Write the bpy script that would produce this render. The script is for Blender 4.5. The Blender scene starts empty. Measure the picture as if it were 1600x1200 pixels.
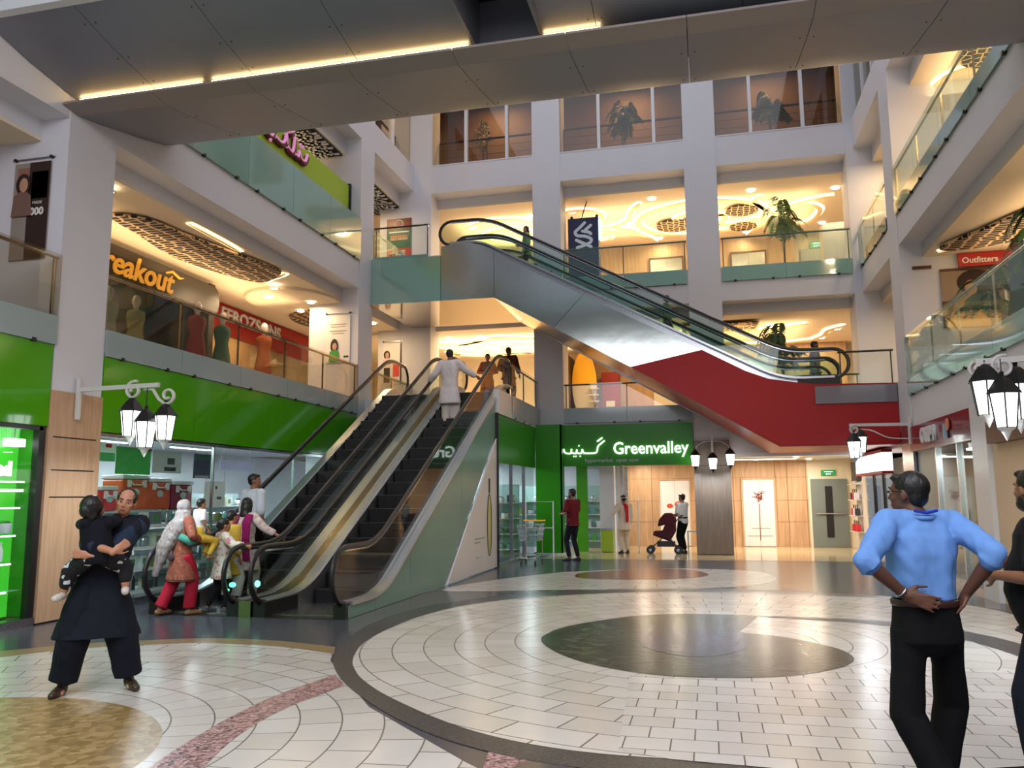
import bpy, bmesh, math, random
from mathutils import Vector, Matrix
random.seed(11)
scn = bpy.context.scene
COL = scn.collection
# ------------------------------------------------------------------ camera
YAW, PITCH, ROLL, FPX = 0.23375756, 0.13639264, -0.00746011, 1273.324
def cam_matrix():
    cy, sy = math.cos(YAW), math.sin(YAW)
    f = Vector((-sy*math.cos(PITCH), cy*math.cos(PITCH), math.sin(PITCH)))
    r = Vector((cy, sy, 0)); u = r.cross(f)
    r2 = r*math.cos(ROLL) + u*math.sin(ROLL); u2 = -r*math.sin(ROLL) + u*math.cos(ROLL)
    m = Matrix((r2, u2, -f)).transposed().to_4x4()
    m.translation = (0, 0, 1.6)
    return m
cam_data = bpy.data.cameras.new('camera'); cam = bpy.data.objects.new('camera', cam_data); COL.objects.link(cam)
cam_data.sensor_width = 36; cam_data.lens = FPX/1600*36; cam_data.clip_end = 200; cam_data.clip_start = 0.05
cam.matrix_world = cam_matrix(); scn.camera = cam
# ------------------------------------------------------------------ view, world
scn.view_settings.view_transform = 'Standard'; scn.view_settings.look = 'None'
scn.view_settings.exposure = 0.3; scn.view_settings.gamma = 1.0; scn.view_settings.use_curve_mapping = False
scn.cycles.use_denoising = True
scn.cycles.max_bounces = 7; scn.cycles.diffuse_bounces = 3; scn.cycles.glossy_bounces = 3
scn.cycles.transmission_bounces = 4; scn.cycles.transparent_max_bounces = 14
scn.cycles.sample_clamp_indirect = 4.0; scn.cycles.sample_clamp_direct = 0.0
scn.cycles.caustics_reflective = False; scn.cycles.caustics_refractive = False
world = bpy.data.worlds.new('evening_sky'); scn.world = world; world.use_nodes = True
wn = world.node_tree.nodes; wn['Background'].inputs[0].default_value = (0.78, 0.82, 1.0, 1)
wn['Background'].inputs[1].default_value = 0.31

def lin(h):
    if isinstance(h, str):
        h = h.lstrip('#'); c = [int(h[i:i+2], 16)/255 for i in (0, 2, 4)]
    else: c = [v/255 for v in h]
    return tuple((v/12.92 if v <= .04045 else ((v+.055)/1.055)**2.4) for v in c) + (1.0,)
WARM = (1.0, 0.70, 0.38); WARMER = (1.0, 0.62, 0.27); COOL = (0.80, 0.92, 1.0)
def area(name, loc, size, power, color, rot=(0, 0, 0), sizey=None, parent=None, shape='RECTANGLE', spread=None):
    d = bpy.data.lights.new(name, 'AREA'); d.energy = power; d.color = color[:3]
    d.shape = shape; d.size = size
    if sizey: d.size_y = sizey
    if spread: d.spread = spread
    o = bpy.data.objects.new(name, d); o.location = loc; o.rotation_euler = rot; COL.objects.link(o)
    if parent: o.parent = parent; o.location = Vector(loc)-parent.location
    return o
# large lights: the skylight over the atrium and an added unseen fill behind the viewpoint for the floor
area('skylight_glow', (-2.2, 13.5, 16.5), 11, 500, (0.84, 0.88, 1.0), sizey=17)
area('mall_lights_behind', (-1.5, -1.5, 8.0), 10, 950, (0.95, 0.95, 1.0), sizey=7, rot=(0.35, 0, 0))
# ------------------------------------------------------------------ mesh collecting
class MB:
    def __init__(s): s.v = []; s.f = []; s.uv = None; s.m = []; s.cur = 0
    def add(s, vs, fs):
        k = len(s.v); s.v += [Vector(v) for v in vs]; s.f += [tuple(k+i for i in f) for f in fs]; s.m += [s.cur]*len(fs); return s
    def box(s, x0, x1, y0, y1, z0, z1):
        if x0 > x1: x0, x1 = x1, x0
        if y0 > y1: y0, y1 = y1, y0
        if z0 > z1: z0, z1 = z1, z0
        return s.add([(x0,y0,z0),(x1,y0,z0),(x1,y1,z0),(x0,y1,z0),(x0,y0,z1),(x1,y0,z1),(x1,y1,z1),(x0,y1,z1)],
                     [(0,3,2,1),(4,5,6,7),(0,1,5,4),(1,2,6,5),(2,3,7,6),(3,0,4,7)])
    def obox(s, c, ax, ay, az):
        c = Vector(c); ax, ay, az = Vector(ax), Vector(ay), Vector(az)
        vs = [c+ax*i+ay*j+az*k for k in (-1, 1) for j in (-1, 1) for i in (-1, 1)]
        return s.add(vs, [(0,2,3,1),(4,5,7,6),(0,1,5,4),(1,3,7,5),(3,2,6,7),(2,0,4,6)])
    def prism(s, pts, axis, a, b):
        # pts: 2D polygon in the two other axes, in order (axis x: (y,z); y: (x,z); z: (x,y))
        def P(p, t): return {'x': (t, p[0], p[1]), 'y': (p[0], t, p[1]), 'z': (p[0], p[1], t)}[axis]
        n = len(pts)
        ar = sum(pts[i][0]*pts[(i+1) % n][1]-pts[(i+1) % n][0]*pts[i][1] for i in range(n))
        if ar < 0: pts = pts[::-1]
        if axis == 'y': a, b = b, a
        if (b < a) != (axis == 'y'): a, b = b, a
        vs = [P(p, a) for p in pts]+[P(p, b) for p in pts]
        fs = [tuple(range(n))[::-1], tuple(range(n, 2*n))]+[(i, (i+1) % n, n+(i+1) % n, n+i) for i in range(n)]
        return s.add(vs, fs)
    def strip(s, la, lb):
        # ribbon between two equally long polylines
        n = len(la); return s.add(list(la)+list(lb), [(i, i+1, n+i+1, n+i) for i in range(n-1)])
    def slabstrip(s, la, lb, d):
        d = Vector(d); n = len(la); la = [Vector(p) for p in la]; lb = [Vector(p) for p in lb]
        vs = la+lb+[p+d for p in la]+[p+d for p in lb]
        fs = []
        for i in range(n-1):
            fs += [(i, i+1, n+i+1, n+i), (2*n+i, 3*n+i, 3*n+i+1, 2*n+i+1), (i, 2*n+i, 2*n+i+1, i+1), (n+i, n+i+1, 3*n+i+1, 3*n+i)]
        fs += [(0, n, 3*n, 2*n), (n-1, 3*n-1, 4*n-1, 2*n-1)]
        return s.add(vs, fs)
    def tube(s, pts, r, seg=8, closed=False, cap=True, sy=1.0, up=None):
        pts = [Vector(p) for p in pts]; n = len(pts)
        rs = r if isinstance(r, (list, tuple)) else [r]*n
        k0 = len(s.v); t_prev = None; nrm = None
        for i in range(n):
            if closed: t = (pts[(i+1) % n]-pts[i-1])
            else: t = pts[min(i+1, n-1)]-pts[max(i-1, 0)]
            if t.length < 1e-9: t = Vector((0, 0, 1))
            t.normalize()
            if nrm is None:
                a = Vector(up) if up else (Vector((0, 0, 1)) if abs(t.z) < .9 else Vector((1, 0, 0)))
                nrm = (a-t*a.dot(t)).normalized()
            else:
                nrm = nrm-t*nrm.dot(t)
                nrm = nrm.normalized() if nrm.length > 1e-6 else t.orthogonal().normalized()
            b = t.cross(nrm)
            for j in range(seg):
                a = 2*math.pi*j/seg
                s.v.append(pts[i]+(nrm*math.cos(a)*rs[i]+b*math.sin(a)*rs[i]*sy))
        m = n if closed else n-1
        for i in range(m):
            for j in range(seg):
                a = k0+i*seg+j; b_ = k0+i*seg+(j+1) % seg; c = k0+((i+1) % n)*seg+(j+1) % seg; d = k0+((i+1) % n)*seg+j
                s.f.append((a, b_, c, d)); s.m.append(s.cur)
        if cap and not closed:
            s.f.append(tuple(k0+j for j in range(seg))[::-1]); s.m.append(s.cur)
            s.f.append(tuple(k0+(n-1)*seg+j for j in range(seg))); s.m.append(s.cur)
        return s
    def cyl(s, p0, p1, r0, r1=None, seg=12): return s.tube([p0, p1], [r0, r0 if r1 is None else r1], seg)
    def lathe(s, prof, c=(0, 0, 0), seg=16, rot=0, cap=True):
        k0 = len(s.v); n = len(prof)
        for (r, z) in prof:
            for j in range(seg):
                a = rot+2*math.pi*j/seg; s.v.append(Vector((c[0]+r*math.cos(a), c[1]+r*math.sin(a), c[2]+z)))
        for i in range(n-1):
            for j in range(seg):
                s.f.append((k0+i*seg+j, k0+i*seg+(j+1) % seg, k0+(i+1)*seg+(j+1) % seg, k0+(i+1)*seg+j)); s.m.append(s.cur)
        if cap:
            s.f.append(tuple(k0+j for j in range(seg))[::-1]); s.m.append(s.cur)
            s.f.append(tuple(k0+(n-1)*seg+j for j in range(seg))); s.m.append(s.cur)
        return s
    def ell(s, c, rx, ry, rz, seg=14, ring=9, rot=None):
        c = Vector(c); k0 = len(s.v)
        R = rot or Matrix.Identity(3)
        s.v.append(c+R@Vector((0, 0, -rz)))
        for i in range(1, ring):
            a = math.pi*i/ring-math.pi/2
            for j in range(seg):
                b = 2*math.pi*j/seg
                s.v.append(c+R@Vector((rx*math.cos(a)*math.cos(b), ry*math.cos(a)*math.sin(b), rz*math.sin(a))))
        s.v.append(c+R@Vector((0, 0, rz))); top = len(s.v)-1
        for j in range(seg):
            s.f.append((k0, k0+1+(j+1) % seg, k0+1+j)); s.m.append(s.cur)
            s.f.append((top, k0+1+(ring-2)*seg+j, k0+1+(ring-2)*seg+(j+1) % seg)); s.m.append(s.cur)
            for i in range(ring-2):
                a = k0+1+i*seg
                s.f.append((a+j, a+(j+1) % seg, a+seg+(j+1) % seg, a+seg+j)); s.m.append(s.cur)
        return s
    def quad(s, a, b, c, d): return s.add([a, b, c, d], [(0, 1, 2, 3)])
def worldloc(o):
    v = Vector((0, 0, 0))
    while o is not None: v += o.location; o = o.parent
    return v
def ob(name, mb, mat, parent=None, label=None, cat=None, group=None, kind=None, smooth=False, bev=0, origin=None, recalc=True):
    me = bpy.data.meshes.new(name)
    off = worldloc(parent) if parent is not None else Vector(origin) if origin else Vector((0, 0, 0))
    me.from_pydata([v-off for v in mb.v], [], mb.f)
    for m in (mat if isinstance(mat, (list, tuple)) else [mat]): me.materials.append(m)
    if isinstance(mat, (list, tuple)): me.polygons.foreach_set('material_index', mb.m)
    if recalc:
        bm = bmesh.new(); bm.from_mesh(me); bmesh.ops.recalc_face_normals(bm, faces=bm.faces); bm.to_mesh(me); bm.free()
    me.update()
    o = bpy.data.objects.new(name, me); COL.objects.link(o)
    if parent is not None: o.parent = parent
    elif origin: o.location = origin
    if smooth:
        me.polygons.foreach_set('use_smooth', [True]*len(me.polygons))
        if smooth != 'all':
            try: me.set_sharp_from_angle(angle=math.radians(42))
            except Exception: pass
    if bev:
        b = o.modifiers.new('b', 'BEVEL'); b.width = bev; b.segments = 2; b.limit_method = 'ANGLE'
    return tag(o, label, cat, group, kind)
def tag(o, label=None, cat=None, group=None, kind=None):
    if label: o['label'] = label
    if cat: o['category'] = cat
    if group: o['group'] = group
    if kind: o['kind'] = kind
    return o
def thing(name, label, cat, loc=(0, 0, 0), group=None, rz=0):
    o = bpy.data.objects.new(name, None); o.location = loc; o.rotation_euler = (0, 0, rz); o.empty_display_size = .1
    COL.objects.link(o); return tag(o, label, cat, group)
def st(name, mb, mat, **k): return ob(name, mb, mat, kind='structure', **k)
def copy_tree(o, parent=None, loc=None, rz=None, label=None, group=None):
    c = o.copy(); COL.objects.link(c); c.parent = parent
    if loc is not None: c.location = loc
    if rz is not None: c.rotation_euler = (0, 0, rz)
    if label: c['label'] = label
    if group: c['group'] = group
    for ch in list(o.children):
        if ch.name != c.name: copy_tree(ch, c)
    return c
# ------------------------------------------------------------------ materials
def nodes(name):
    m = bpy.data.materials.new(name); m.use_nodes = True
    nt = m.node_tree; return m, nt, nt.nodes['Principled BSDF'], nt.nodes, nt.links
def pbr(name, col, rough=.5, metal=0, emit=None, es=1.0, var=0, vscale=6, bump=0, bscale=60, coat=0, spec=.5, stretch=(1, 1, 1), rvar=0):
    m, nt, p, N, L = nodes(name)
    c = lin(col) if not (isinstance(col, tuple) and len(col) == 4) else col
    p.inputs['Base Color'].default_value = c; p.inputs['Roughness'].default_value = rough; p.inputs['Metallic'].default_value = metal
    p.inputs['Specular IOR Level'].default_value = spec
    if coat: p.inputs['Coat Weight'].default_value = coat; p.inputs['Coat Roughness'].default_value = .06
    if emit:
        p.inputs['Emission Color'].default_value = lin(emit) if not isinstance(emit, tuple) else (tuple(emit)+(1,))[:4]
        p.inputs['Emission Strength'].default_value = es
    if var or bump or rvar:
        tc = N.new('ShaderNodeTexCoord'); mp = N.new('ShaderNodeMapping'); mp.inputs['Scale'].default_value = stretch
        L.new(tc.outputs['Object'], mp.inputs[0])
    if var or rvar:
        no = N.new('ShaderNodeTexNoise'); no.inputs['Scale'].default_value = vscale; no.inputs['Detail'].default_value = 4
        L.new(mp.outputs[0], no.inputs[0])
    if var:
        mx = N.new('ShaderNodeMix'); mx.data_type = 'RGBA'
        mx.inputs[6].default_value = tuple(v*(1-var) for v in c[:3])+(1,); mx.inputs[7].default_value = tuple(min(1, v*(1+var)) for v in c[:3])+(1,)
        L.new(no.outputs[0], mx.inputs[0]); L.new(mx.outputs[2], p.inputs['Base Color'])
    if rvar:
        mr = N.new('ShaderNodeMapRange'); mr.inputs[3].default_value = max(0, rough-rvar); mr.inputs[4].default_value = rough+rvar
        L.new(no.outputs[0], mr.inputs[0]); L.new(mr.outputs[0], p.inputs['Roughness'])
    if bump:
        nb = N.new('ShaderNodeTexNoise'); nb.inputs['Scale'].default_value = bscale; nb.inputs['Detail'].default_value = 3
        L.new(mp.outputs[0], nb.inputs[0]); b = N.new('ShaderNodeBump'); b.inputs['Strength'].default_value = bump; b.inputs['Distance'].default_value = .02
        L.new(nb.outputs[0], b.inputs['Height']); L.new(b.outputs[0], p.inputs['Normal'])
    return m
def glass(name, tint, rough=.02, fac=.12, body=0.0, bodycol=None):
    # thin architectural pane: tinted see-through, mirror reflection, a little body colour of its own
    m = bpy.data.materials.new(name); m.use_nodes = True; nt = m.node_tree; N, L = nt.nodes, nt.links; N.clear()
    out = N.new('ShaderNodeOutputMaterial'); tr = N.new('ShaderNodeBsdfTransparent'); tr.inputs[0].default_value = lin(tint)
    gl = N.new('ShaderNodeBsdfGlossy'); gl.inputs['Roughness'].default_value = rough
    ge = N.new('ShaderNodeNewGeometry'); dt = N.new('ShaderNodeVectorMath'); dt.operation = 'DOT_PRODUCT'
    L.new(ge.outputs['Incoming'], dt.inputs[0]); L.new(ge.outputs['Normal'], dt.inputs[1])
    def mth(op, a, b):
        n = N.new('ShaderNodeMath'); n.operation = op; n.use_clamp = op == 'ADD'
        for i, v in ((0, a), (1, b)):
            if v is None: continue
            if isinstance(v, (int, float)): n.inputs[i].default_value = v
            else: L.new(v, n.inputs[i])
        return n.outputs[0]
    f5 = mth('POWER', mth('SUBTRACT', 1.0, mth('ABSOLUTE', dt.outputs['Value'], None)), 5.0)
    ad = N.new('ShaderNodeMath'); ad.operation = 'ADD'; ad.use_clamp = True; ad.inputs[1].default_value = fac+.025; L.new(mth('MULTIPLY', f5, .6), ad.inputs[0])
    mx = N.new('ShaderNodeMixShader'); L.new(ad.outputs[0], mx.inputs[0]); L.new(gl.outputs[0], mx.inputs[2])
    if body:
        df = N.new('ShaderNodeBsdfDiffuse'); df.inputs[0].default_value = lin(bodycol or tint)
        m2 = N.new('ShaderNodeMixShader'); m2.inputs[0].default_value = body
        L.new(tr.outputs[0], m2.inputs[1]); L.new(df.outputs[0], m2.inputs[2]); L.new(m2.outputs[0], mx.inputs[1])
    else: L.new(tr.outputs[0], mx.inputs[1])
    L.new(mx.outputs[0], out.inputs[0]); return m
def wood(name, c1, c2, scale=3, axis='z', rough=.45, seam=0.0):
    m, nt, p, N, L = nodes(name); p.inputs['Roughness'].default_value = rough
    tc = N.new('ShaderNodeTexCoord'); mp = N.new('ShaderNodeMapping'); L.new(tc.outputs['Object'], mp.inputs[0])
    mp.inputs['Scale'].default_value = {'z': (9, 9, .7), 'x': (.7, 9, 9), 'y': (9, .7, 9)}[axis]
    no = N.new('ShaderNodeTexNoise'); no.inputs['Scale'].default_value = scale; no.inputs['Detail'].default_value = 6; no.inputs['Distortion'].default_value = .6
    L.new(mp.outputs[0], no.inputs[0]); cr = N.new('ShaderNodeValToRGB')
    cr.color_ramp.elements[0].position = .3; cr.color_ramp.elements[0].color = lin(c1); cr.color_ramp.elements[1].position = .7; cr.color_ramp.elements[1].color = lin(c2)
    L.new(no.outputs[0], cr.inputs[0]); L.new(cr.outputs[0], p.inputs['Base Color']); return m
def emis(name, col, s):
    m = bpy.data.materials.new(name); m.use_nodes = True; nt = m.node_tree; N, L = nt.nodes, nt.links; N.clear()
    out = N.new('ShaderNodeOutputMaterial'); e = N.new('ShaderNodeEmission'); e.inputs[0].default_value = lin(col) if isinstance(col, str) else tuple(col)+(1,)
    e.inputs[1].default_value = s; L.new(e.outputs[0], out.inputs[0]); return m
def ramp2(nt, src, c1, c2, pos, w=.002):
    cr = nt.nodes.new('ShaderNodeValToRGB'); cr.color_ramp.elements[0].position = pos; cr.color_ramp.elements[1].position = pos+w
    cr.color_ramp.elements[0].color = c1; cr.color_ramp.elements[1].color = c2; nt.links.new(src, cr.inputs[0]); return cr
def tilemat(name, c1, c2, mortar, bw, rh, rough=.22, ms=.008, uv=False, var=.5, bump=.15, offset=.5, wedge=False):
    m, nt, p, N, L = nodes(name); p.inputs['Roughness'].default_value = rough
    tc = N.new('ShaderNodeTexCoord'); br = N.new('ShaderNodeTexBrick')
    br.inputs['Color1'].default_value = lin(c1); br.inputs['Color2'].default_value = lin(c2); br.inputs['Mortar'].default_value = lin(mortar)
    br.inputs['Scale'].default_value = 1; br.inputs['Brick Width'].default_value = bw; br.inputs['Row Height'].default_value = rh
    br.inputs['Mortar Size'].default_value = ms; br.inputs['Mortar Smooth'].default_value = .1; br.inputs['Bias'].default_value = -.2; br.offset = offset
    L.new(tc.outputs['UV' if uv else 'Object'], br.inputs[0])
    no = N.new('ShaderNodeTexNoise'); no.inputs['Scale'].default_value = 2.5; no.inputs['Detail'].default_value = 5; L.new(tc.outputs['Object'], no.inputs[0])
    mr = N.new('ShaderNodeMapRange'); mr.inputs[3].default_value = 1-var*.25; mr.inputs[4].default_value = 1+var*.12; L.new(no.outputs[0], mr.inputs[0])
    mx = N.new('ShaderNodeVectorMath'); mx.operation = 'SCALE'; L.new(br.outputs[0], mx.inputs[0]); L.new(mr.outputs[0], mx.inputs['Scale'])
    L.new(mx.outputs[0], p.inputs['Base Color'])
    b = N.new('ShaderNodeBump'); b.inputs['Strength'].default_value = bump; b.inputs['Distance'].default_value = .01; b.invert = True
    L.new(br.outputs['Fac'], b.inputs['Height']); L.new(b.outputs[0], p.inputs['Normal'])
    return m
def speckle(name, base, s1, s2, scale=60, rough=.25, bump=.2):
    m, nt, p, N, L = nodes(name); p.inputs['Roughness'].default_value = rough
    tc = N.new('ShaderNodeTexCoord'); vo = N.new('ShaderNodeTexVoronoi'); vo.inputs['Scale'].default_value = scale; L.new(tc.outputs['Object'], vo.inputs[0])
    cr = N.new('ShaderNodeValToRGB'); e = cr.color_ramp.elements; e[0].position = 0; e[0].color = lin(s1); e[1].position = .9; e[1].color = lin(s2)
    e2 = cr.color_ramp.elements.new(.35); e2.color = lin(base); sp = N.new('ShaderNodeSeparateColor'); L.new(vo.outputs['Color'], sp.inputs[0])
    L.new(sp.outputs[0], cr.inputs[0]); L.new(cr.outputs[0], p.inputs['Base Color'])
    b = N.new('ShaderNodeBump'); b.inputs['Strength'].default_value = bump; b.inputs['Distance'].default_value = .004
    L.new(vo.outputs['Distance'], b.inputs['Height']); L.new(b.outputs[0], p.inputs['Normal']); return m

M = {}
M['white'] = pbr('white_plaster', (214, 212, 216), .75, var=.04, vscale=1.5)
M['whitegloss'] = pbr('white_panel', (220, 219, 220), .3)
M['cream'] = pbr('cream_paint', (226, 212, 190), .7)
M['ceil'] = pbr('ceiling_paint', (232, 214, 186), .8)
M['green'] = pbr('green_glass_fascia', (72, 158, 8), .12, coat=.5, var=.05)
M['greendk'] = pbr('deep_green_fascia', (46, 136, 14), .3, spec=.25)
M['lime'] = pbr('lime_panel', (160, 190, 40), .4)
M['sage'] = pbr('sage_backed_glass', (132, 172, 158), .07, coat=1.0, var=.05, vscale=.8)
M['frost'] = pbr('frosted_fascia_glass', (150, 165, 165), .18, coat=.6)
M['glass'] = glass('clear_glass', '#fafdfb', fac=.0)
M['glassg'] = glass('green_edge_glass', '#f2faf6', fac=.0, body=.07, bodycol='#a8cdbb')
M['glassdk'] = glass('smoked_glass', '#ebe8e1', fac=.03)
M['glassshop'] = glass('shop_glass', '#f8fcfa', fac=.0)
M['steel'] = pbr('brushed_steel', (190, 192, 196), .25, 1.0, rvar=.08, vscale=20, stretch=(1, 1, 8))
M['deck'] = pbr('deck_steel', (200, 203, 210), .36, 1.0)
M['chrome'] = pbr('polished_steel', (205, 206, 210), .12, 1.0)
M['bronze'] = pbr('bronze_steel', (170, 150, 125), .22, 1.0)
M['clad'] = pbr('bridge_cladding', (132, 133, 142), .42, .35, rvar=.05, vscale=.6)
M['clad2'] = pbr('bridge_cladding_lip', (150, 138, 132), .5, .2)
M['black'] = pbr('black_rubber', (22, 22, 24), .38)
M['dark'] = pbr('dark_metal', (45, 43, 42), .4, .5)
M['red'] = pbr('red_panel', (158, 14, 18), .45, spec=.3)
M['redglow'] = pbr('red_sign_board', (170, 22, 26), .4)
M['wood'] = wood('light_oak_cladding', '#b48d6a', '#c9a382', 2.2)
M['woodback'] = wood('honey_oak_wall', '#b08a68', '#c8a480', 1.6)
M['woodgrey'] = wood('grey_oak_cladding', '#6d5c50', '#7e6c5e', 2.2)
M['brownwall'] = pbr('brown_lounge_wall', (104, 76, 56), .6)
M['brown'] = wood('dark_walnut', '#5a3820', '#75492a', 1.5)
M['tan'] = tilemat('tan_polished_tile', '#c9b083', '#d2ba8e', '#a89068', 1.2, 1.2, rough=.1, ms=.006)
M['stone'] = pbr('dark_slate_floor', (74, 76, 84), .2, var=.18, vscale=14, rvar=.05)
M['tile'] = tilemat('white_floor_tile', '#e2dcd4', '#d6cdc2', '#77736e', .62, .36, rough=.22, ms=.01, uv=True, bump=.3)
M['tile2'] = tilemat('white_floor_tile_small', '#dcd6ce', '#cec4b8', '#85807a', .62, .36, rough=.2, ms=.01)
M['ring'] = speckle('charcoal_pebble_inlay', '#3d3e42', '#55565a', '#2c2d31', 70, .3)
M['mosaic'] = speckle('green_black_mosaic', '#333a35', '#59604f', '#171c1a', 12, .24, .3)
M['mosaicp'] = speckle('purple_mosaic', '#3a3462', '#4d4678', '#1c1a34', 12, .24, .3)
M['gold'] = speckle('gold_mosaic', '#a5895c', '#b79b6c', '#8c7248', 16, .3, .5)
M['goldring'] = speckle('gold_pebble_inlay', '#8f7a56', '#a08b66', '#7b6746', 60, .3)
M['pink'] = speckle('pink_pebble_inlay', '#b48a8c', '#c9a3a2', '#4d3436', 45, .3, .5)
M['rosered'] = pbr('red_stone_inlay', (120, 58, 54), .2, var=.1)
M['downlight'] = emis('downlight_glow', (1.0, .84, .6), 14)
M['cove'] = emis('cove_led_glow', (1.0, .74, .36), 3.2)
M['lampglass'] = emis('lantern_glass_glow', (.93, 1.0, .97), 4)
M['tubelight'] = emis('shop_tube_glow', (.95, 1.0, .98), 5)
M['signwhite'] = emis('backlit_letters', (.92, .96, 1.0), 1.6)
M['leaf'] = pbr('leaf_green', (58, 84, 38), .5, var=.3, vscale=9)
M['pot'] = pbr('dark_planter', (70, 58, 50), .5)
M['ivory'] = pbr('ivory_paint', (205, 200, 196), .35)
# ------------------------------------------------------------------ floor
FL = {
 'ringo': [(2.51,14.12), (1.41,14.54), (-0.14,14.66), (-1.56,14.32), (-3.06,13.41), (-3.65,12.63), (-4.08,11.71), (-4.25,10.70), (-4.21,9.71), (-4.02,8.74), (-3.70,7.77), (-3.32,7.08), (-2.89,6.50), (-2.39,5.95), (-1.92,5.53), (-1.53,5.28), (-1.10,5.10), (-0.60,5.01), (-0.02,5.02), (0.62,5.16), (1.17,5.41), (1.81,5.82), (2.31,6.22)],
 'ringi': [(2.45,13.78), (1.35,14.00), (-0.14,14.10), (-1.50,13.77), (-2.88,12.84), (-3.56,11.81), (-3.82,10.72), (-3.86,9.72), (-3.78,8.75), (-3.52,7.84), (-3.20,7.21), (-2.84,6.72), (-2.42,6.28), (-1.87,5.80), (-1.42,5.52), (-0.96,5.36), (-0.47,5.31), (0.10,5.36), (0.67,5.51), (1.28,5.84), (2.01,6.42), (2.64,7.06)],
 'disc': [(0.58,11.53), (0.04,11.55), (-0.44,11.52), (-0.95,11.25), (-1.40,10.76), (-1.76,10.17), (-1.90,9.53), (-1.87,9.16), (-1.73,8.79), (-1.49,8.38), (-1.18,8.02), (-0.79,7.75), (-0.38,7.62), (0.09,7.64), (0.55,7.78), (0.97,8.11), (1.21,8.44), (1.31,8.74), (1.30,9.07), (1.19,9.37), (0.97,9.67), (0.73,9.91), (0.28,10.13)],
 'purple': [(0.28,10.13), (-0.12,10.19), (-0.49,10.17), (-0.76,9.84), (-0.81,9.44), (-0.72,8.99), (-0.52,8.71), (-0.26,8.55), (0.02,8.64), (0.28,9.04), (0.40,9.68)],
 'arm_o': [(0.58,11.53), (1.33,11.50), (2.01,11.35), (2.45,11.07), (2.74,10.79), (3.04,10.27), (3.27,9.49)],
 'arm_i': [(0.59,11.42), (1.30,11.27), (1.95,11.02), (2.37,10.71), (2.60,10.23), (2.82,9.54), (2.96,8.65)],
 'goldo': [(-7.40,7.46), (-7.08,7.82), (-6.69,8.14), (-6.32,8.34), (-5.84,8.56), (-5.40,8.64), (-4.73,8.60), (-3.98,8.39)],
 'goldi': [(-7.13,7.19), (-6.85,7.57), (-6.49,7.90), (-6.12,8.09), (-5.66,8.30), (-5.21,8.34), (-4.55,8.28), (-3.81,8.02)],
 'gdisc': [(-5.90,5.73), (-5.69,5.77), (-5.38,5.84), (-5.02,5.84), (-4.56,5.69), (-4.15,5.46), (-3.84,5.22), (-3.64,5.03), (-3.51,4.82), (-3.39,4.61), (-3.28,4.34)],
 'pinku': [(-3.37,7.12), (-3.45,6.62), (-3.50,6.14), (-3.49,5.64), (-3.44,5.18), (-3.39,4.84), (-3.33,4.55), (-3.24,4.21)],
 'pinkl': [(-3.10,6.74), (-3.16,6.29), (-3.21,5.96), (-3.20,5.49), (-3.14,5.07), (-3.01,4.59), (-2.89,4.24)],
 'pk2': [(-1.42,5.26), (-1.11,5.11), (-1.00,4.67), (-1.31,4.60)],
 'bw': [(-4.54,13.72), (-4.17,15.28), (-3.26,16.99), (-2.80,17.49), (-1.52,18.30), (-0.16,18.51), (0.88,18.06), (1.20,16.89), (0.98,15.79), (0.18,14.91), (-1.20,14.38), (-2.80,14.01), (-3.73,13.66)],
 'br': [(-2.33,17.56), (-1.52,18.30), (-0.56,18.29), (-0.10,17.48), (-0.15,16.80), (-0.63,16.22), (-1.33,15.98), (-2.19,15.97), (-2.61,16.28), (-2.67,17.08)],
 'whr': [(2.53,14.12), (3.07,13.73), (3.47,13.28), (3.76,12.60), (3.99,11.51)],
}
def smooth2(pts, n=5, closed=False):
    out = []; N = len(pts)
    rng = N if closed else N-1
    for i in range(rng):
        p0 = pts[(i-1) % N] if closed or i > 0 else pts[0]; p1 = pts[i]; p2 = pts[(i+1) % N]
        p3 = pts[(i+2) % N] if closed or i+2 < N else pts[-1]
        for k in range(n):
            t = k/n
            out.append(tuple(.5*(2*b+(c-a)*t+(2*a-5*b+4*c-d)*t*t+(3*b-a-3*c+d)*t**3) for a, b, c, d in zip(p0, p1, p2, p3)))
    if not closed: out.append(tuple(pts[-1]))
    return out
def flat(name, pts, z, mat):
    # thin inlay let into the floor, filled with triangles
    from mathutils.geometry import tessellate_polygon
    bm = bmesh.new(); vs = [bm.verts.new((p[0], p[1], z)) for p in pts]
    for t in tessellate_polygon([[Vector((p[0], p[1], 0)) for p in pts]]):
        try: bm.faces.new([vs[i] for i in t])
        except ValueError: pass
    bmesh.ops.recalc_face_normals(bm, faces=bm.faces)
    bm.normal_update(); bad = [f for f in bm.faces if f.normal.z < 0]
    if bad: bmesh.ops.reverse_faces(bm, faces=bad)
    me = bpy.data.meshes.new(name); bm.to_mesh(me); bm.free(); me.materials.append(mat)
    o = bpy.data.objects.new(name, me); COL.objects.link(o); return tag(o, kind='structure')
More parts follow.
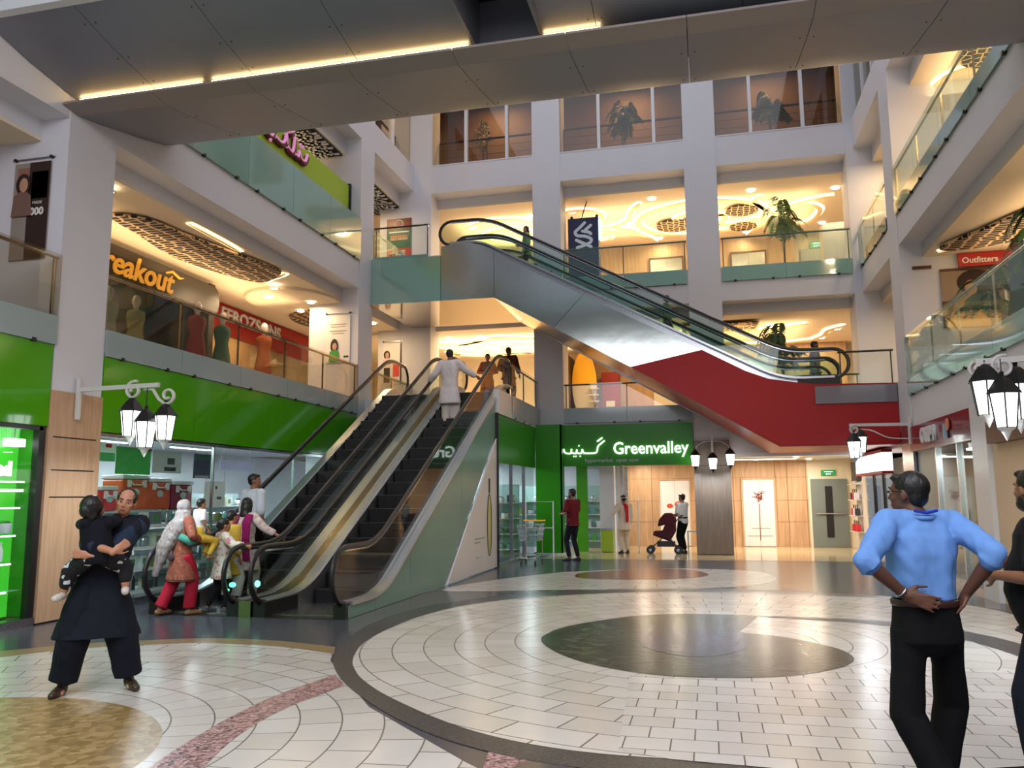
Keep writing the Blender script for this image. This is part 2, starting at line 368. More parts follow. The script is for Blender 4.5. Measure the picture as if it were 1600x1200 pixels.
def polar(mat, cx, cy, rref):
    nt = mat.node_tree; N, L = nt.nodes, nt.links
    br = [n for n in N if n.type == 'TEX_BRICK'][0]; tc = [n for n in N if n.type == 'TEX_COORD'][0]
    sub = N.new('ShaderNodeVectorMath'); sub.operation = 'SUBTRACT'; sub.inputs[1].default_value = (cx, cy, 0); L.new(tc.outputs['Object'], sub.inputs[0])
    ln = N.new('ShaderNodeVectorMath'); ln.operation = 'LENGTH'
    sx = N.new('ShaderNodeSeparateXYZ'); L.new(sub.outputs[0], sx.inputs[0])
    flatv = N.new('ShaderNodeCombineXYZ'); L.new(sx.outputs[0], flatv.inputs[0]); L.new(sx.outputs[1], flatv.inputs[1]); L.new(flatv.outputs[0], ln.inputs[0])
    at = N.new('ShaderNodeMath'); at.operation = 'ARCTAN2'; L.new(sx.outputs[1], at.inputs[0]); L.new(sx.outputs[0], at.inputs[1])
    mu = N.new('ShaderNodeMath'); mu.operation = 'MULTIPLY'; mu.inputs[1].default_value = rref; L.new(at.outputs[0], mu.inputs[0])
    cm = N.new('ShaderNodeCombineXYZ'); L.new(mu.outputs[0], cm.inputs[0]); L.new(ln.outputs['Value'], cm.inputs[1]); L.new(cm.outputs[0], br.inputs[0])
    return mat
T_big = polar(tilemat('tile_fan_big_circle', '#e2dcd4', '#d3cabe', '#77726d', .50, .33, ms=.006, bump=.3), .1, 9.6, 3.2)
T_gold = polar(tilemat('tile_fan_gold_circle', '#d6d2cc', '#cac3b9', '#77726d', .42, .30, ms=.006, bump=.3), -5.1, 4.6, 2.6)
T_grid = tilemat('tile_fine_grid', '#e2dcd5', '#d5ccc1', '#6e6965', .30, .26, ms=.005, bump=.3)
T_back = polar(tilemat('tile_fan_back_circle', '#cfcac4', '#c3bcb2', '#77736e', .6, .4, ms=.008, bump=.2), -1.2, 18.5, 3)
st('floor', MB().box(-14, 9, -4, 22.9, -.2, 0), M['stone'])
st('floor_lobby', MB().box(-4.2, 9, 20.95, 27, -.1, .003), M['tan'])
fb = lambda a, b: smooth2(a)+smooth2(b)[::-1]
Z = .0015
flat('floor_tile_gold_circle', smooth2(FL['goldo'])+[(-3.7, 7.7), (-2.6, 6.1), (-1.5, 5.0), (-.6, 4.2), (1.5, 2.5), (1.5, -1), (-8.3, -1), (-8.3, 6.9)], Z, T_gold)
flat('floor_ring_gold', fb(FL['goldo'], FL['goldi']), Z*2, M['goldring'])
gd = [(-5.11+1.73*math.cos(a*math.pi/32), 4.13+1.73*math.sin(a*math.pi/32)) for a in range(64)]
flat('floor_disc_gold', gd, Z*2, M['gold'])
flat('floor_band_pink', fb(FL['pinku'], FL['pinkl']), Z*2, M['pink'])
flat('floor_band_pink', FL['pk2'], Z*2, M['pink'])
flat('floor_dark_segment', [(-1.12, 5.2), (-.6, 4.9), (.5, 4.9), (1.6, 5.1), (2.3, 2.5), (-1.2, 2.5), (-1.3, 4.6)], Z*2.2, M['stone'])
flat('floor_circle_ring', smooth2(FL['ringo'])+[(7.5, 5.5), (7.5, 9)], Z*3, M['ring'])
big = smooth2(FL['ringi'])
flat('floor_tile_big_circle', big+[(4.15, 7.2), (4.15, 12.6)]+smooth2(FL['whr'])[::-1], Z*4, T_big)
flat('floor_tile_fine_grid', [(-.62, 5.42), (-.3, 5.3), (.4, 5.25), (1.1, 5.35), (2.0, 5.7), (3.0, 6.3), (3.2, 8.4), (1.4, 8.5), (.8, 7.9), (-.3, 7.55), (-.75, 7.6)], Z*5, T_grid)
flat('floor_spiral_arm', fb(FL['arm_o'], FL['arm_i']), Z*6, M['ring'])
flat('floor_mosaic_disc', smooth2(FL['disc'][:-1], 4)+[FL['disc'][-1]], Z*6, M['mosaic'])
flat('floor_mosaic_centre', smooth2(FL['purple'], 4, True), Z*7, M['mosaicp'])
flat('floor_tile_back_circle', smooth2(FL['bw'], 4, True), Z, T_back)
flat('floor_red_disc', smooth2(FL['br'], 4, True), Z*2, M['rosered'])
# ------------------------------------------------------------------ building shell
W = M['white']
XL, XR, YB = -8.5, 4.2, 22.8
# storey slabs with their fascia beams (atrium-side faces at XL, XR, YB)
def slabs(side):
    if side == 'left':
        st('floor_left_first', MB().box(-14, XL, -3, 28.9, 3.7, 4.05), W)
        st('floor_left_second', MB().box(-14, XL-.45, -3, 28.9, 6.65, 7.85), W)
        st('trim_1', MB().box(XL-.45, XL, -3, YB+.6, 6.9, 7.85), W)
        st('floor_left_third', MB().box(-14, XL-.45, -3, 28.9, 10.55, 11.7), W)
        st('trim_2', MB().box(XL-.45, XL, -3, YB+.6, 10.93, 11.7), W)
        st('trim_3', MB().box(XL-.5, XL, -3, YB+.6, 15.0, 15.8), W)
    if side == 'right':
        st('floor_right_first', MB().box(XR, 9.5, -3, YB+.6, 2.95, 4.05), W)
        st('floor_right_second', MB().box(XR+.45, 9.5, -3, 28.9, 6.65, 7.85), W)
        st('trim_4', MB().box(XR, XR+.45, -3, YB+.6, 6.9, 7.85), W)
        st('floor_right_third', MB().box(XR+.45, 9.5, -3, 28.9, 10.55, 11.7), W)
        st('trim_5', MB().box(XR, XR+.45, -3, YB+.6, 10.93, 11.7), W)
        st('trim_6', MB().box(XR, XR+.5, -3, YB+.6, 15.0, 15.8), W)
    if side == 'back':
        st('floor_back_first', MB().box(XL, 9.5, YB, 28.9, 3.62, 4.05), W)
        st('floor_landing_first', MB().box(XL, -4.62, 19.35, YB, 3.62, 4.05), W)
        st('floor_back_second', MB().box(XL-.45, XR+.45, YB+.5, 28.9, 6.65, 7.85), W)
        st('trim_7', MB().box(XL, XR, YB, YB+.5, 6.9, 7.85), W)
        st('floor_back_third', MB().box(XL-.45, XR+.45, YB+.6, 28.9, 10.55, 11.68), W)
        st('trim_8', MB().box(XL, XR, YB, YB+.6, 10.82, 11.68), W)
        st('trim_9', MB().box(XL, XR, YB, YB+.5, 15.0, 15.8), W)
for s_ in ('left', 'right', 'back'): slabs(s_)
# storey ceilings, warm painted
st('ceiling_left_first', MB().box(-14, XL-.45, -3, 22.8, 6.60, 6.65), M['ceil'])
st('ceiling_right_first', MB().box(XR+.45, 9.5, -3, 22.8, 6.60, 6.65), M['ceil'])
st('ceiling_back_first', MB().box(-14, 9.5, 23.3, 28.9, 6.60, 6.65), M['ceil'])
st('ceiling_left_second', MB().box(-14, XL-.45, -3, 22.8, 10.50, 10.55), M['ceil'])
st('ceiling_right_second', MB().box(XR+.45, 9.5, -3, 22.8, 10.50, 10.55), M['ceil'])
st('ceiling_back_second', MB().box(-14, 9.5, 23.4, 28.9, 10.50, 10.55), M['ceil'])
st('ceiling_lobby', MB().box(-4.7, 9.5, YB, 28, 2.62, 2.7), M['whitegloss'])
st('trim_10', MB().box(-4.62, XR, YB+.02, YB+.3, 2.6, 3.62), W)
st('ceiling_shop', MB().box(-14, XL-.2, -3, 22.8, 2.85, 2.9), M['whitegloss'])
st('ceiling_corner_shop', MB().box(XL-.2, -4.75, 19.0, 28.0, 2.85, 2.9), M['whitegloss'])
# outer walls behind the corridors and shops
st('wall_left', MB().box(-14.2, -14, -3, 29, 0, 16), M['cream'])
st('wall_right', MB().box(9.5, 9.7, -3, 29, 0, 16), M['cream'])
st('wall_back', MB().box(-14, 9.5, 28.9, 29.1, 2.7, 16), M['cream'])
# piers
def pier(n, x0, x1, y0, y1, z0, z1, mat=None): st(n, MB().box(x0, x1, y0, y1, z0, z1), mat or W)
pier('wall_pier_left', -9.95, XL+.01, 9.08, 10.0, 3.03, 15.8)
pier('wall_pier_left', -9.85, XL+.01, 18.85, 19.72, 0, 15.8)
pier('wall_pier_corner', -9.6, -7.93, YB-.01, 23.6, 0, 15.8)
pier('wall_pier_back', -4.76, -3.92, YB-.02, 23.7, 3.55, 15.8)
pier('wall_pier_back', -.33, .57, YB-.02, 23.7, 3.0, 15.8)
pier('wall_pier_corner', XR-.2, 5.2, YB-.02, 23.7, 2.7, 15.8)
pier('wall_pier_right', XR-.01, 6.2, 18.5, 19.4, 3.03, 15.8)
pier('wall_pier_left', -9.95, XL+.01, -.7, .2, 0, 15.8)
pier('wall_pier_right', XR-.01, 6.2, 8.7, 9.6, 3.03, 15.8)
# wood-look cladding round the feet of the piers
def clad(n, x0, x1, y0, y1, z1, mat, seams=(), face='x+'):
    b = MB().box(x0, x1, y0, y1, .02, z1); o = st(n, b, mat)
    s = MB()
    for z in seams:
        if face == 'x+': s.box(x1, x1+.004, y0+.08, y1-.1, z, z+.016)
        else: s.box(x0+.05, x1-.1, y0-.004, y0, z, z+.016)
    if seams: ob('groove', s, M['dark'], parent=o)
clad('trim_11', -9.95, XL+.03, 9.06, 10.02, 3.05, M['wood'], (1.62, 1.98, 2.42))
clad('trim_12', -.36, .60, YB-.08, 23.73, 3.05, M['woodgrey'], (2.36,), 'y-')
clad('trim_13', XR-.03, 5.2, 18.47, 19.43, 3.05, M['steel'], (2.4,), 'y-')
clad('trim_14', XR-.03, 5.2, 8.67, 9.63, 3.05, M['wood'], ())
# ------------------------------------------------------------------ upper storey windows
def window(n, axis, fix, a, b, z0, z1, muls):
    # brown glazed bay: sill, mullions, pane; axis is the direction it runs along
    o = st('window_%d' % n, MB().box(*((a, b, fix+.12, fix+.14) if axis == 'x' else (fix-.01, fix+.01, a, b)), z0, z1), M['glassdk'])
    m = MB()
    for t in muls:
        if axis == 'x': m.box(t-.045, t+.045, fix+.02, fix+.16, z0, z1)
        else: m.box(fix-.07, fix+.07, t-.045, t+.045, z0, z1)
    ob('mullion', m, M['whitegloss'], parent=o)
    s = MB()
    if axis == 'x': s.box(a, b, fix-.01, fix+.3, z0-.04, z0)
    else: s.box(fix-.15, fix+.15, a, b, z0-.04, z0)
    ob('window_sill', s, W, parent=o)
window(1, 'x', YB, -7.93, -4.76, 11.72, 15.0, (-6.84, -5.55))
window(2, 'x', YB, -3.92, -.33, 11.72, 15.0, (-2.75, -1.15))
window(3, 'x', YB, .57, 3.99, 11.72, 15.0, (1.55, 2.95))
window(4, 'y', XL-.15, 19.72, 22.79, 11.74, 15.0, (21.3,))
window(5, 'y', XL-.15, 10.0, 18.85, 11.74, 15.0, (12.2, 14.4, 16.6))
window(6, 'y', XR+.15, 19.4, 22.79, 11.74, 15.0, (20.4, 21.6))
window(7, 'y', XR+.15, 9.6, 18.5, 11.74, 15.0, (12.2, 14.4, 16.6))
st('wall_third_back', MB().box(-9.5, 5.2, 25.6, 25.7, 11.7, 15.1), M['brownwall'])
st('wall_third_left', MB().box(-10.4, -10.3, -1, 25.6, 11.7, 15.1), M['brownwall'])
st('wall_third_right', MB().box(6.3, 6.4, -1, 25.6, 11.7, 15.1), M['brownwall'])
st('ceiling_third', MB().box(-10.4, 6.4, YB, 25.7, 15.0, 15.1), M['brownwall'])
def dark_rail(n, axis, fix, a, b, z, label):
    o = thing(n, label, 'railing', loc=((a+b)/2, fix, z-1) if axis == 'x' else (fix, (a+b)/2, z-1))
    P = (lambda t, h: (t, fix, h)) if axis == 'x' else (lambda t, h: (fix, t, h))
    ob('handrail', MB().tube([P(a, z), P(b, z)], .035), M['dark'], o)
    for h in (.25, .5, .75): ob('cross_bar', MB().tube([P(a, z-h), P(b, z-h)], .008, 6), M['dark'], o)
    k = max(2, int(abs(b-a)/1.3)+1)
    for i in range(k): t = a+(b-a)*i/(k-1); ob('post', MB().tube([P(t, z-1.03), P(t, z)], .018, 6), M['dark'], o)
dark_rail('guard_railing', 'x', 23.5, -7.9, -4.8, 12.72, 'dark guard railing behind the top storey window at the left corner')
dark_rail('guard_railing', 'x', 23.5, -3.9, -.35, 12.72, 'dark guard railing behind the middle window of the top storey')
dark_rail('guard_railing', 'x', 23.5, .6, 3.95, 12.72, 'dark guard railing behind the top storey window at the right')
dark_rail('guard_railing', 'y', XL-.6, 19.8, 22.7, 12.72, 'short dark guard railing behind the narrow corner window above the bridge')
# ------------------------------------------------------------------ glass balustrades
def balustrade(label, axis, fix, a, b, zb, zf, zt, mat=None, low=None, out=1, rail='steel', group=None, panes=None):
    # hung fascia pane from zb to floor zf, clear pane to zt, handrail, clamps
    mid = (a+b)/2; loc = (mid, fix, zb) if axis == 'x' else (fix, mid, zb)
    o = thing('glass_balustrade', label, 'balustrade', loc, group)
    B = (lambda m, s, e, d0, d1, z0, z1: m.box(s, e, fix+d0*out, fix+d1*out, z0, z1)) if axis == 'x' else (lambda m, s, e, d0, d1, z0, z1: m.box(fix+d0*out, fix+d1*out, s, e, z0, z1))
    n = panes or max(1, round(abs(b-a)/1.9)); w = (b-a)/n
    for i in range(n):
        s, e = a+i*w+.006, a+(i+1)*w-.006
        ob('fascia_pane', B(MB(), s, e, .03, .045, zb, zf), low or M['frost'], o)
        ob('pane', B(MB(), s, e, .03, .042, zf, zt), mat or M['glass'], o)
        for t in (s+w*.2, e-w*.2):
            ob('clamp', B(MB(), t-.03, t+.03, .0, .06, zb-.02, zb+.03), M['dark'], o)
    hr = [(a, fix-.03*out, zt-.03), (b, fix-.03*out, zt-.03)] if axis == 'x' else [(fix-.03*out, a, zt-.03), (fix-.03*out, b, zt-.03)]
    ob('handrail', MB().tube(hr, .024), M[rail], o)
    k = max(2, n+1)
    for i in range(k):
        t = a+.05+(b-a-.1)*i/(k-1)
        ob('post', B(MB(), t-.012, t+.012, -.06, -.03, zf, zt-.04), M[rail], o)
    return o
balustrade('long glass balustrade with steel rail above the green fascia on the left', 'y', XL, 10.0, 18.85, 3.66, 4.05, 4.9, M['glassdk'], rail='bronze')
balustrade('glass balustrade above the left green fascia, on the near side of the wood clad pier', 'y', XL, -.5, 9.08, 3.66, 4.05, 4.9, M['glassdk'], rail='bronze')
balustrade('short glass balustrade between the left pier and the room corner behind the escalators', 'y', XL, 19.75, YB-.05, 3.66, 4.05, 4.9, M['glassdk'], rail='bronze')
balustrade('sage green glass parapet under the lime sign board on the second floor', 'y', XL, 10.0, 18.85, 7.62, 8.6, 8.72, M['sage'], low=M['sage'], rail='steel')
balustrade('sage green glass parapet on the near end of the second floor', 'y', XL, -.5, 9.08, 7.62, 8.6, 8.72, M['sage'], low=M['sage'])
balustrade('glass balustrade over the grey fascia beside the crossing escalator top landing', 'y', XL, 19.75, YB-.05, 7.62, 7.9, 8.72, M['glassg'])
balustrade('right hand first floor glass balustrade above the red shop sign', 'y', XR, 9.6, 18.5, 3.62, 3.95, 4.88, M['glassg'], out=-1, low=M['sage'])
balustrade('right hand second floor glass balustrade under the bridge end', 'y', XR, 9.6, 18.5, 7.56, 7.85, 8.62, M['glassg'], out=-1, low=M['sage'], rail='bronze')
balustrade('second floor glass balustrade between the right pier and the back corner', 'y', XR, 19.4, YB-.05, 7.56, 7.85, 8.7, M['glassg'], out=-1, low=M['sage'])
balustrade('back first floor glass balustrade above the green shop sign', 'x', YB, -3.9, -.35, 3.62, 4.05, 4.75, M['glass'], out=-1, rail='dark')
balustrade('back first floor glass balustrade behind the foot of the crossing escalator', 'x', YB, .6, 3.98, 3.62, 4.05, 4.75, M['glass'], out=-1, rail='dark')
balustrade('back second floor glass balustrade across the bay with the blue banner', 'x', YB, -3.9, -.35, 7.45, 7.86, 8.72, M['glassg'], out=-1, low=M['sage'], rail='dark')
balustrade('back second floor glass balustrade in the bay with the exit sign', 'x', YB, .6, 3.98, 7.45, 7.86, 8.72, M['glassg'], out=-1, low=M['sage'], rail='dark')
balustrade('glass balustrade at the head of the twin escalators over the green return fascia', 'y', -4.66, 19.4, YB-.05, 3.5, 4.05, 4.85, M['glass'], rail='dark')
# ------------------------------------------------------------------ escalators
# profile helpers: u runs along the flight, z up; P(u, w, z) maps to the world with w across
def fillet(pts, r=.5, n=5):
    out = [pts[0]]
    for i in range(1, len(pts)-1):
        a, b, c = (Vector(p) for p in pts[i-1:i+2])
        d1, d2 = (a-b), (c-b); l = min(r, d1.length*.45, d2.length*.45)
        p, q = b+d1.normalized()*l, b+d2.normalized()*l
        for k in range(n+1):
            t = k/n; out.append(tuple(p*(1-t)**2+b*2*t*(1-t)+q*t*t))
    out.append(pts[-1]); return out
def flight(name, label, loc, P, line, w0, w1, zlow, zhigh, group, skirt, u_low, u_high, mats, deckw=.13, hr=.93):
    """line(u): height of the step nosing; u_low..u_high comb to comb; w0,w1 the two balustrades"""
    o = thing(name, label, 'escalator', loc, group)
    tan = math.tan(math.radians(30))
    n = int((u_high-u_low)/.4)
    sgn = 1
    for i in range(n):
        u = u_low+.35+i*.4
        if u > u_high-.3: break
        z = min(max(line(u), zlow+.0), zhigh)
        zz = min(max(line(u+.4), zlow), zhigh)
        m = MB()
        a, b = P(u, w0+.09, 0), P(u+.40, w1-.09, 0)
        m.box(min(a[0], b[0]), max(a[0], b[0]), min(a[1], b[1]), max(a[1], b[1]), zz-.30, zz)
        st_ = ob('step', m, M['step'], o)
        ey = [(P(u, w0+.1, 0)), (P(u+.012, w1-.1, 0))]; ob('nosing', MB().box(ey[0][0], ey[1][0], ey[0][1], ey[1][1], zz-.004, zz+.004), M['nosing'], st_)
    for nm, ua, ub, z in (('comb_plate', u_low-.9, u_low+.36, zlow+.012), ('comb_plate', u_high-.2, u_high+.9, zhigh+.012)):
        a, b = P(ua, w0+.05, 0), P(ub, w1-.05, 0)
        ob(nm, MB().box(a[0], b[0], a[1], b[1], z-.03, z), M['steel'], o)
    for w, side in ((w0, -1), (w1, 1)):
        base = fillet([(u_low-1.0, zlow+.22), (u_low+.15, zlow+.22), (u_high+.15, zhigh+.26), (u_high+.95, zhigh+.26)], .7)
        rail = fillet([(u_low-1.0, zlow+hr), (u_low+.05, zlow+hr), (u_high-.05, zhigh+hr), (u_high+.95, zhigh+hr)], .9)
        # outer decking and inner skirt
        m = MB(); L1 = [P(u, w-.05, z) for u, z in base]; L2 = [P(u, w+.05+0, z) for u, z in base]
        lo, hi = (w-deckw, w+.04) if side < 0 else (w-.04, w+deckw)
        m.slabstrip([P(u, lo, z) for u, z in base], [P(u, hi, z) for u, z in base], (0, 0, -.05))
        ob('deck', m, mats['deck'], o, smooth=True)
        inn = w+.06*(-side)
        m = MB(); m.slabstrip([P(u, inn, z-.01) for u, z in base], [P(u, inn, max(z-.42, min(zlow, z-.2))) for u, z in base], tuple(Vector(P(0, .02*side, 0))-Vector(P(0, 0, 0))))
        ob('skirt', m, mats['skirt'], o)
        # glass panel
        g0 = [P(u, w, z) for u, z in base]; rr = []
        for (u, z) in base:
            # rail height over u
            for k in range(len(rail)-1):
                if rail[k][0]-1e-6 <= u <= rail[k+1][0]+1e-6:
                    t = (u-rail[k][0])/max(1e-6, rail[k+1][0]-rail[k][0]); rr.append(P(u, w, rail[k][1]*(1-t)+rail[k+1][1]*t-.02)); break
            else: rr.append(P(u, w, rail[-1][1]-.02))
        ob('glass_panel', MB().slabstrip(g0, rr, tuple(Vector(P(0, .012, 0))-Vector(P(0, 0, 0)))), mats['glass'], o)
        # newel ends: glass half discs plus the rubber handrail loop
        loop = []
        rlow, rhigh = (hr-.22)/2+.02, (hr-.26)/2+.02
        zc = zlow+hr-rlow
        for k in range(9, -1, -1):
            a = math.pi/2+math.pi*k/9; loop.append((u_low-1.0+rlow*math.cos(a)*1.0, zc+rlow*math.sin(a)))
        loop += rail[1:-1]
        zc2 = zhigh+hr-rhigh
        top = []
        for k in range(10):
            a = math.pi/2-math.pi*k/9; top.append((u_high+.95+rhigh*math.cos(a), zc2+rhigh*math.sin(a)))
        loop += top
        ob('handrail', MB().tube([P(u, w+.006, z) for u, z in loop], .042, 8, sy=.75), M['black'], o, smooth='all')
        ob('rail_track', MB().tube([P(u, w+.006, z-.045) for u, z in rail], .02, 6), M['chrome'], o)
        for (uc, zc_, r_, s_) in ((u_low-1.0, zc, rlow, -1), (u_high+.95, zc2, rhigh, 1)):
            arc = [(uc+s_*r_*math.cos(a)*.97, zc_+r_*.97*math.sin(a)) for a in [(-math.pi/2+math.pi*k/10) for k in range(11)]]
            m = MB(); n_ = len(arc)
            vs = [P(u, w, z) for u, z in arc]+[P(u, w+.012, z) for u, z in arc]
            m.add(vs, [tuple(range(n_)), tuple(range(n_, 2*n_))[::-1]]+[(i, i+1, n_+i+1, n_+i) for i in range(n_-1)])
            ob('newel_glass', m, mats['glass'], o)
        # newel base with the inlet box
        a, b = P(u_low-1.12, w-.09, 0), P(u_low-.2, w+.09, 0)
        ob('newel_base', MB().box(a[0], b[0], a[1], b[1], zlow, zlow+.2), M['dark'], o)
    return o
def stepmat():
    m, nt, p, N, L = nodes('ribbed_step'); p.inputs['Base Color'].default_value = lin((34, 32, 33)); p.inputs['Roughness'].default_value = .35; p.inputs['Metallic'].default_value = .6
    tc = N.new('ShaderNodeTexCoord'); wv = N.new('ShaderNodeTexWave'); wv.bands_direction = 'X'; wv.inputs['Scale'].default_value = 18; L.new(tc.outputs['Object'], wv.inputs[0])
    b = N.new('ShaderNodeBump'); b.inputs['Strength'].default_value = .5; b.inputs['Distance'].default_value = .005; L.new(wv.outputs[0], b.inputs['Height']); L.new(b.outputs[0], p.inputs['Normal']); return m
M['step'] = stepmat(); M['nosing'] = pbr('step_nosing', (120, 112, 104), .4, .4)
M['escglass'] = glass('escalator_glass', '#f7fbf9', fac=.0)
em = dict(deck=M['deck'], skirt=M['deck'], glass=M['escglass'])
T30 = math.tan(math.radians(30.6))
lineA = lambda y: (y-11.75)*T30
PA = lambda u, w, z: (w, u, z)
GRP = 'twin escalators up to the first floor'
ea = flight('escalator', 'left one of the two parallel escalators, with the family at its foot', (-7.0, 11.3, 0), PA, lineA, -7.60, -6.38, 0, 4.05, GRP, 0, 11.35, 18.75, em)
eb = flight('escalator', 'right one of the two parallel escalators, carrying the man in a white kurta', (-5.4, 11.3, 0), PA, lineA, -5.98, -4.80, 0, 4.05, GRP, 0, 11.35, 18.75, em)
# green-lit direction lights on the left newel
ob('direction_light', MB().ell((-6.40, 10.24, .42), .05, .03, .035).ell((-6.52, 10.3, .34), .04, .02, .02), emis('green_indicator', (.1, 1, .4), 3), ea)
ob('direction_light', MB().ell((-6.02, 10.24, .44), .04, .03, .045), emis('cyan_indicator', (.2, 1, .8), 3), eb)
# steel strip filling the gap between the two flights
base = fillet([(10.2, .22), (11.5, .22), (18.9, 4.31), (19.7, 4.31)], .7)
mm = MB(); mm.slabstrip([(-6.27, y, z-.005) for y, z in base], [(-6.09, y, z-.005) for y, z in base], (0, 0, -.3))
ob('centre_deck', mm, M['bronze'], ea, smooth=True)
# truss sides: black underside box at the foot of each flight
def truss(name, x0, x1, parent):
    pts = [(10.15, 0.0), (19.4, 0.0), (19.4, 3.6), (18.9, 3.6), (12.0, 0.0)]
    m = MB()
    m.prism([(10.2, .002), (13.5, .002), (19.3, 3.35), (19.3, 3.8), (18.7, 3.62), (11.9, -.0+.004), (10.2, .004)], 'x', x0, x1)
    ob(name, m, M['dark'], parent)
truss('truss', -7.66, -6.42, ea); truss('truss', -5.94, -4.86, eb)
ob('centre_base', MB().prism([(10.45, .004), (13.6, .004), (13.6, 1.0), (12.0, .16), (10.45, .16)], 'x', -6.40, -5.96), M['dark'], ea)
# side cladding of the right flight: sage glass panels above, white ad panel below
base2 = fillet([(10.3, .19), (11.5, .19), (18.9, 4.28), (19.4, 4.28)], .7)
def top_at(y):
    for k in range(len(base2)-1):
        if base2[k][0] <= y <= base2[k+1][0]:
            t = (y-base2[k][0])/(base2[k+1][0]-base2[k][0]); return base2[k][1]*(1-t)+base2[k+1][1]*t
    return base2[-1][1]
def adline(y): return max(0.0, (y-14.35)*.80)
M['sagedark'] = pbr('sage_cladding', (110, 148, 138), .25, spec=.3)
cl = thing('escalator_side_panel', 'sage green glass cladding along the open side of the right escalator', 'panel', (-4.7, 14, 0))
cuts = [10.3, 11.2, 12.6, 14.0, 15.4, 16.8, 18.05]
for i in range(len(cuts)-1):
    a, b = cuts[i]+.004, cuts[i+1]-.004
    ys = [a+(b-a)*k/8 for k in range(9)]
    pts = [(y, min(adline(y), top_at(y)-.05)+.005) for y in ys]+[(y, top_at(y)-.02) for y in reversed(ys)]
    ob('pane', MB().prism(pts, 'x', -4.72, -4.70), M['sagedark'], cl)
ad = thing('advert_panel', 'white triangular advert board with a yellow bottle under the right escalator', 'sign', (-4.69, 17, 0))
ob('board', MB().prism([(14.45, .03), (18.03, .03), (18.03, 2.88)], 'x', -4.70, -4.665), M['whitegloss'], ad)
bt = MB().ell((-4.66, 17.35, 1.0), .006, .15, .62)
ob('bottle_print', bt, pbr('bottle_yellow', (198, 196, 120), .4), ad)
ob('bottle_cap_print', MB().box(-4.662, -4.654, 17.31, 17.41, 1.66, 1.98), M['dark'], ad)
ob('bottle_outline', MB().tube([(-4.657, 17.35+.17*math.cos(a*math.pi/12), .98+.66*math.sin(a*math.pi/12)) for a in range(24)], .008, 5, closed=True), M['dark'], ad)
for z, y0, y1 in ((.72, 16.2, 17.0), (.64, 16.2, 16.6), (.34, 16.3, 16.65)): ob('text_line', MB().box(-4.662, -4.656, y0, y1, z, z+.02), M['frost'], ad)
ob('strut', MB().tube([(-4.68, 14.42, .0), (-4.68, 18.05, 2.9)], .02, 6), M['whitegloss'], ad)
# ---- crossing escalators, first floor right to second floor left
PB = lambda u, w, z: (-u, w, z)      # u grows towards -x
# nosing line: floor 4.05 at x=+1.6 rising to 7.9 at x=-5.2
T2 = 3.85/6.75
lineB = lambda u: 4.05+(u+1.55)*T2
emb = dict(deck=M['steel'], skirt=M['steel'], glass=glass('crossing_escalator_glass', '#eff8f5', fac=.0))
GR2 = 'crossing escalators between first and second floor'
ec = flight('escalator', 'front one of the two escalators crossing the hall above the red panel', (-1.5, 20.3, 4.05), PB, lineB, 19.72, 21.05, 4.05, 7.9, GR2, 0, -1.9, 5.35, emb, hr=.86)
ed = flight('escalator', 'rear one of the two escalators crossing the hall, carrying two standing women', (-1.5, 21.8, 4.05), PB, lineB, 21.2, 22.5, 4.05, 7.9, GR2, 0, -1.9, 5.35, emb, hr=.86)
def body(X0, X1): pass
TOP = [(-8.49, 7.87), (-6.55, 7.84), (-6.53, 8.1)]+[(-5.75, 8.12), (-5.15, 7.87), (-4.64, 7.52), (-3.98, 7.14), (-3.01, 6.61), (-.03, 5.0)]
TOPR = [(-.03, 5.0), (.95, 4.45), (1.44, 4.25), (2.0, 4.15), (2.47, 4.1)]
cb = thing('escalator_casing', 'mirror steel and red casing of the crossing escalators, spanning the hall', 'casing', (-2, 19.6, 2.67))
hum = [(-6.53, 8.05), (-6.1, 8.12), (-5.75, 8.1), (-5.4, 8.0), (-5.15, 7.87)]
steelp = [(-8.49, 6.62), (-5.12, 6.6), (-1.71, 4.66), (-.03, 5.0), (-3.01, 6.61), (-3.98, 7.14), (-4.64, 7.52)]+hum[::-1]+[(-6.53, 7.8), (-8.49, 7.84)]
M['mirror'] = pbr('mirror_steel', (200, 208, 204), .16, 1.0, bump=.25, bscale=1.1)
M['mirrorsoffit'] = pbr('mirror_soffit', (205, 196, 184), .10, 1.0, bump=.1, bscale=1.2)
# front face as three panels so the green glass end, steel slope and red end stay apart
ob('landing_panel', MB().prism([(-8.49, 6.62), (-6.55, 6.61), (-6.55, 7.80), (-8.49, 7.84)], 'y', 19.58, 19.62), pbr('sage_mirror', (172, 206, 192), .14, .6, bump=.15, bscale=1), cb)
ob('steel_panel', MB().prism([(-6.54, 6.61), (-5.12, 6.6), (-5.12, 7.84)]+hum[::-1]+[(-6.54, 7.8)], 'y', 19.585, 19.62), M['mirror'], cb)
ob('steel_panel', MB().prism([(-5.11, 6.595), (-3.6, 5.74), (-2.85, 6.52), (-3.98, 7.14), (-4.64, 7.52), (-5.11, 7.84)], 'y', 19.585, 19.62), M['mirror'], cb)
ob('steel_panel', MB().prism([(-3.59, 5.735), (-1.72, 4.665), (-.04, 5.0), (-2.84, 6.515)], 'y', 19.585, 19.62), M['mirror'], cb)
ob('red_panel', MB().prism([(-1.71, 4.66), (1.63, 2.68), (4.19, 2.68), (4.19, 4.05), (2.47, 4.08), (2.0, 4.15), (1.44, 4.25), (.95, 4.45), (-.03, 5.0)], 'y', 19.58, 19.62), M['red'], cb)
ob('grey_pane', MB().prism([(2.45, 3.62), (4.18, 3.62), (4.18, 4.02), (2.45, 4.02)], 'y', 19.54, 19.57), pbr('grey_fascia_glass', (120, 112, 118), .15, coat=.5), cb)
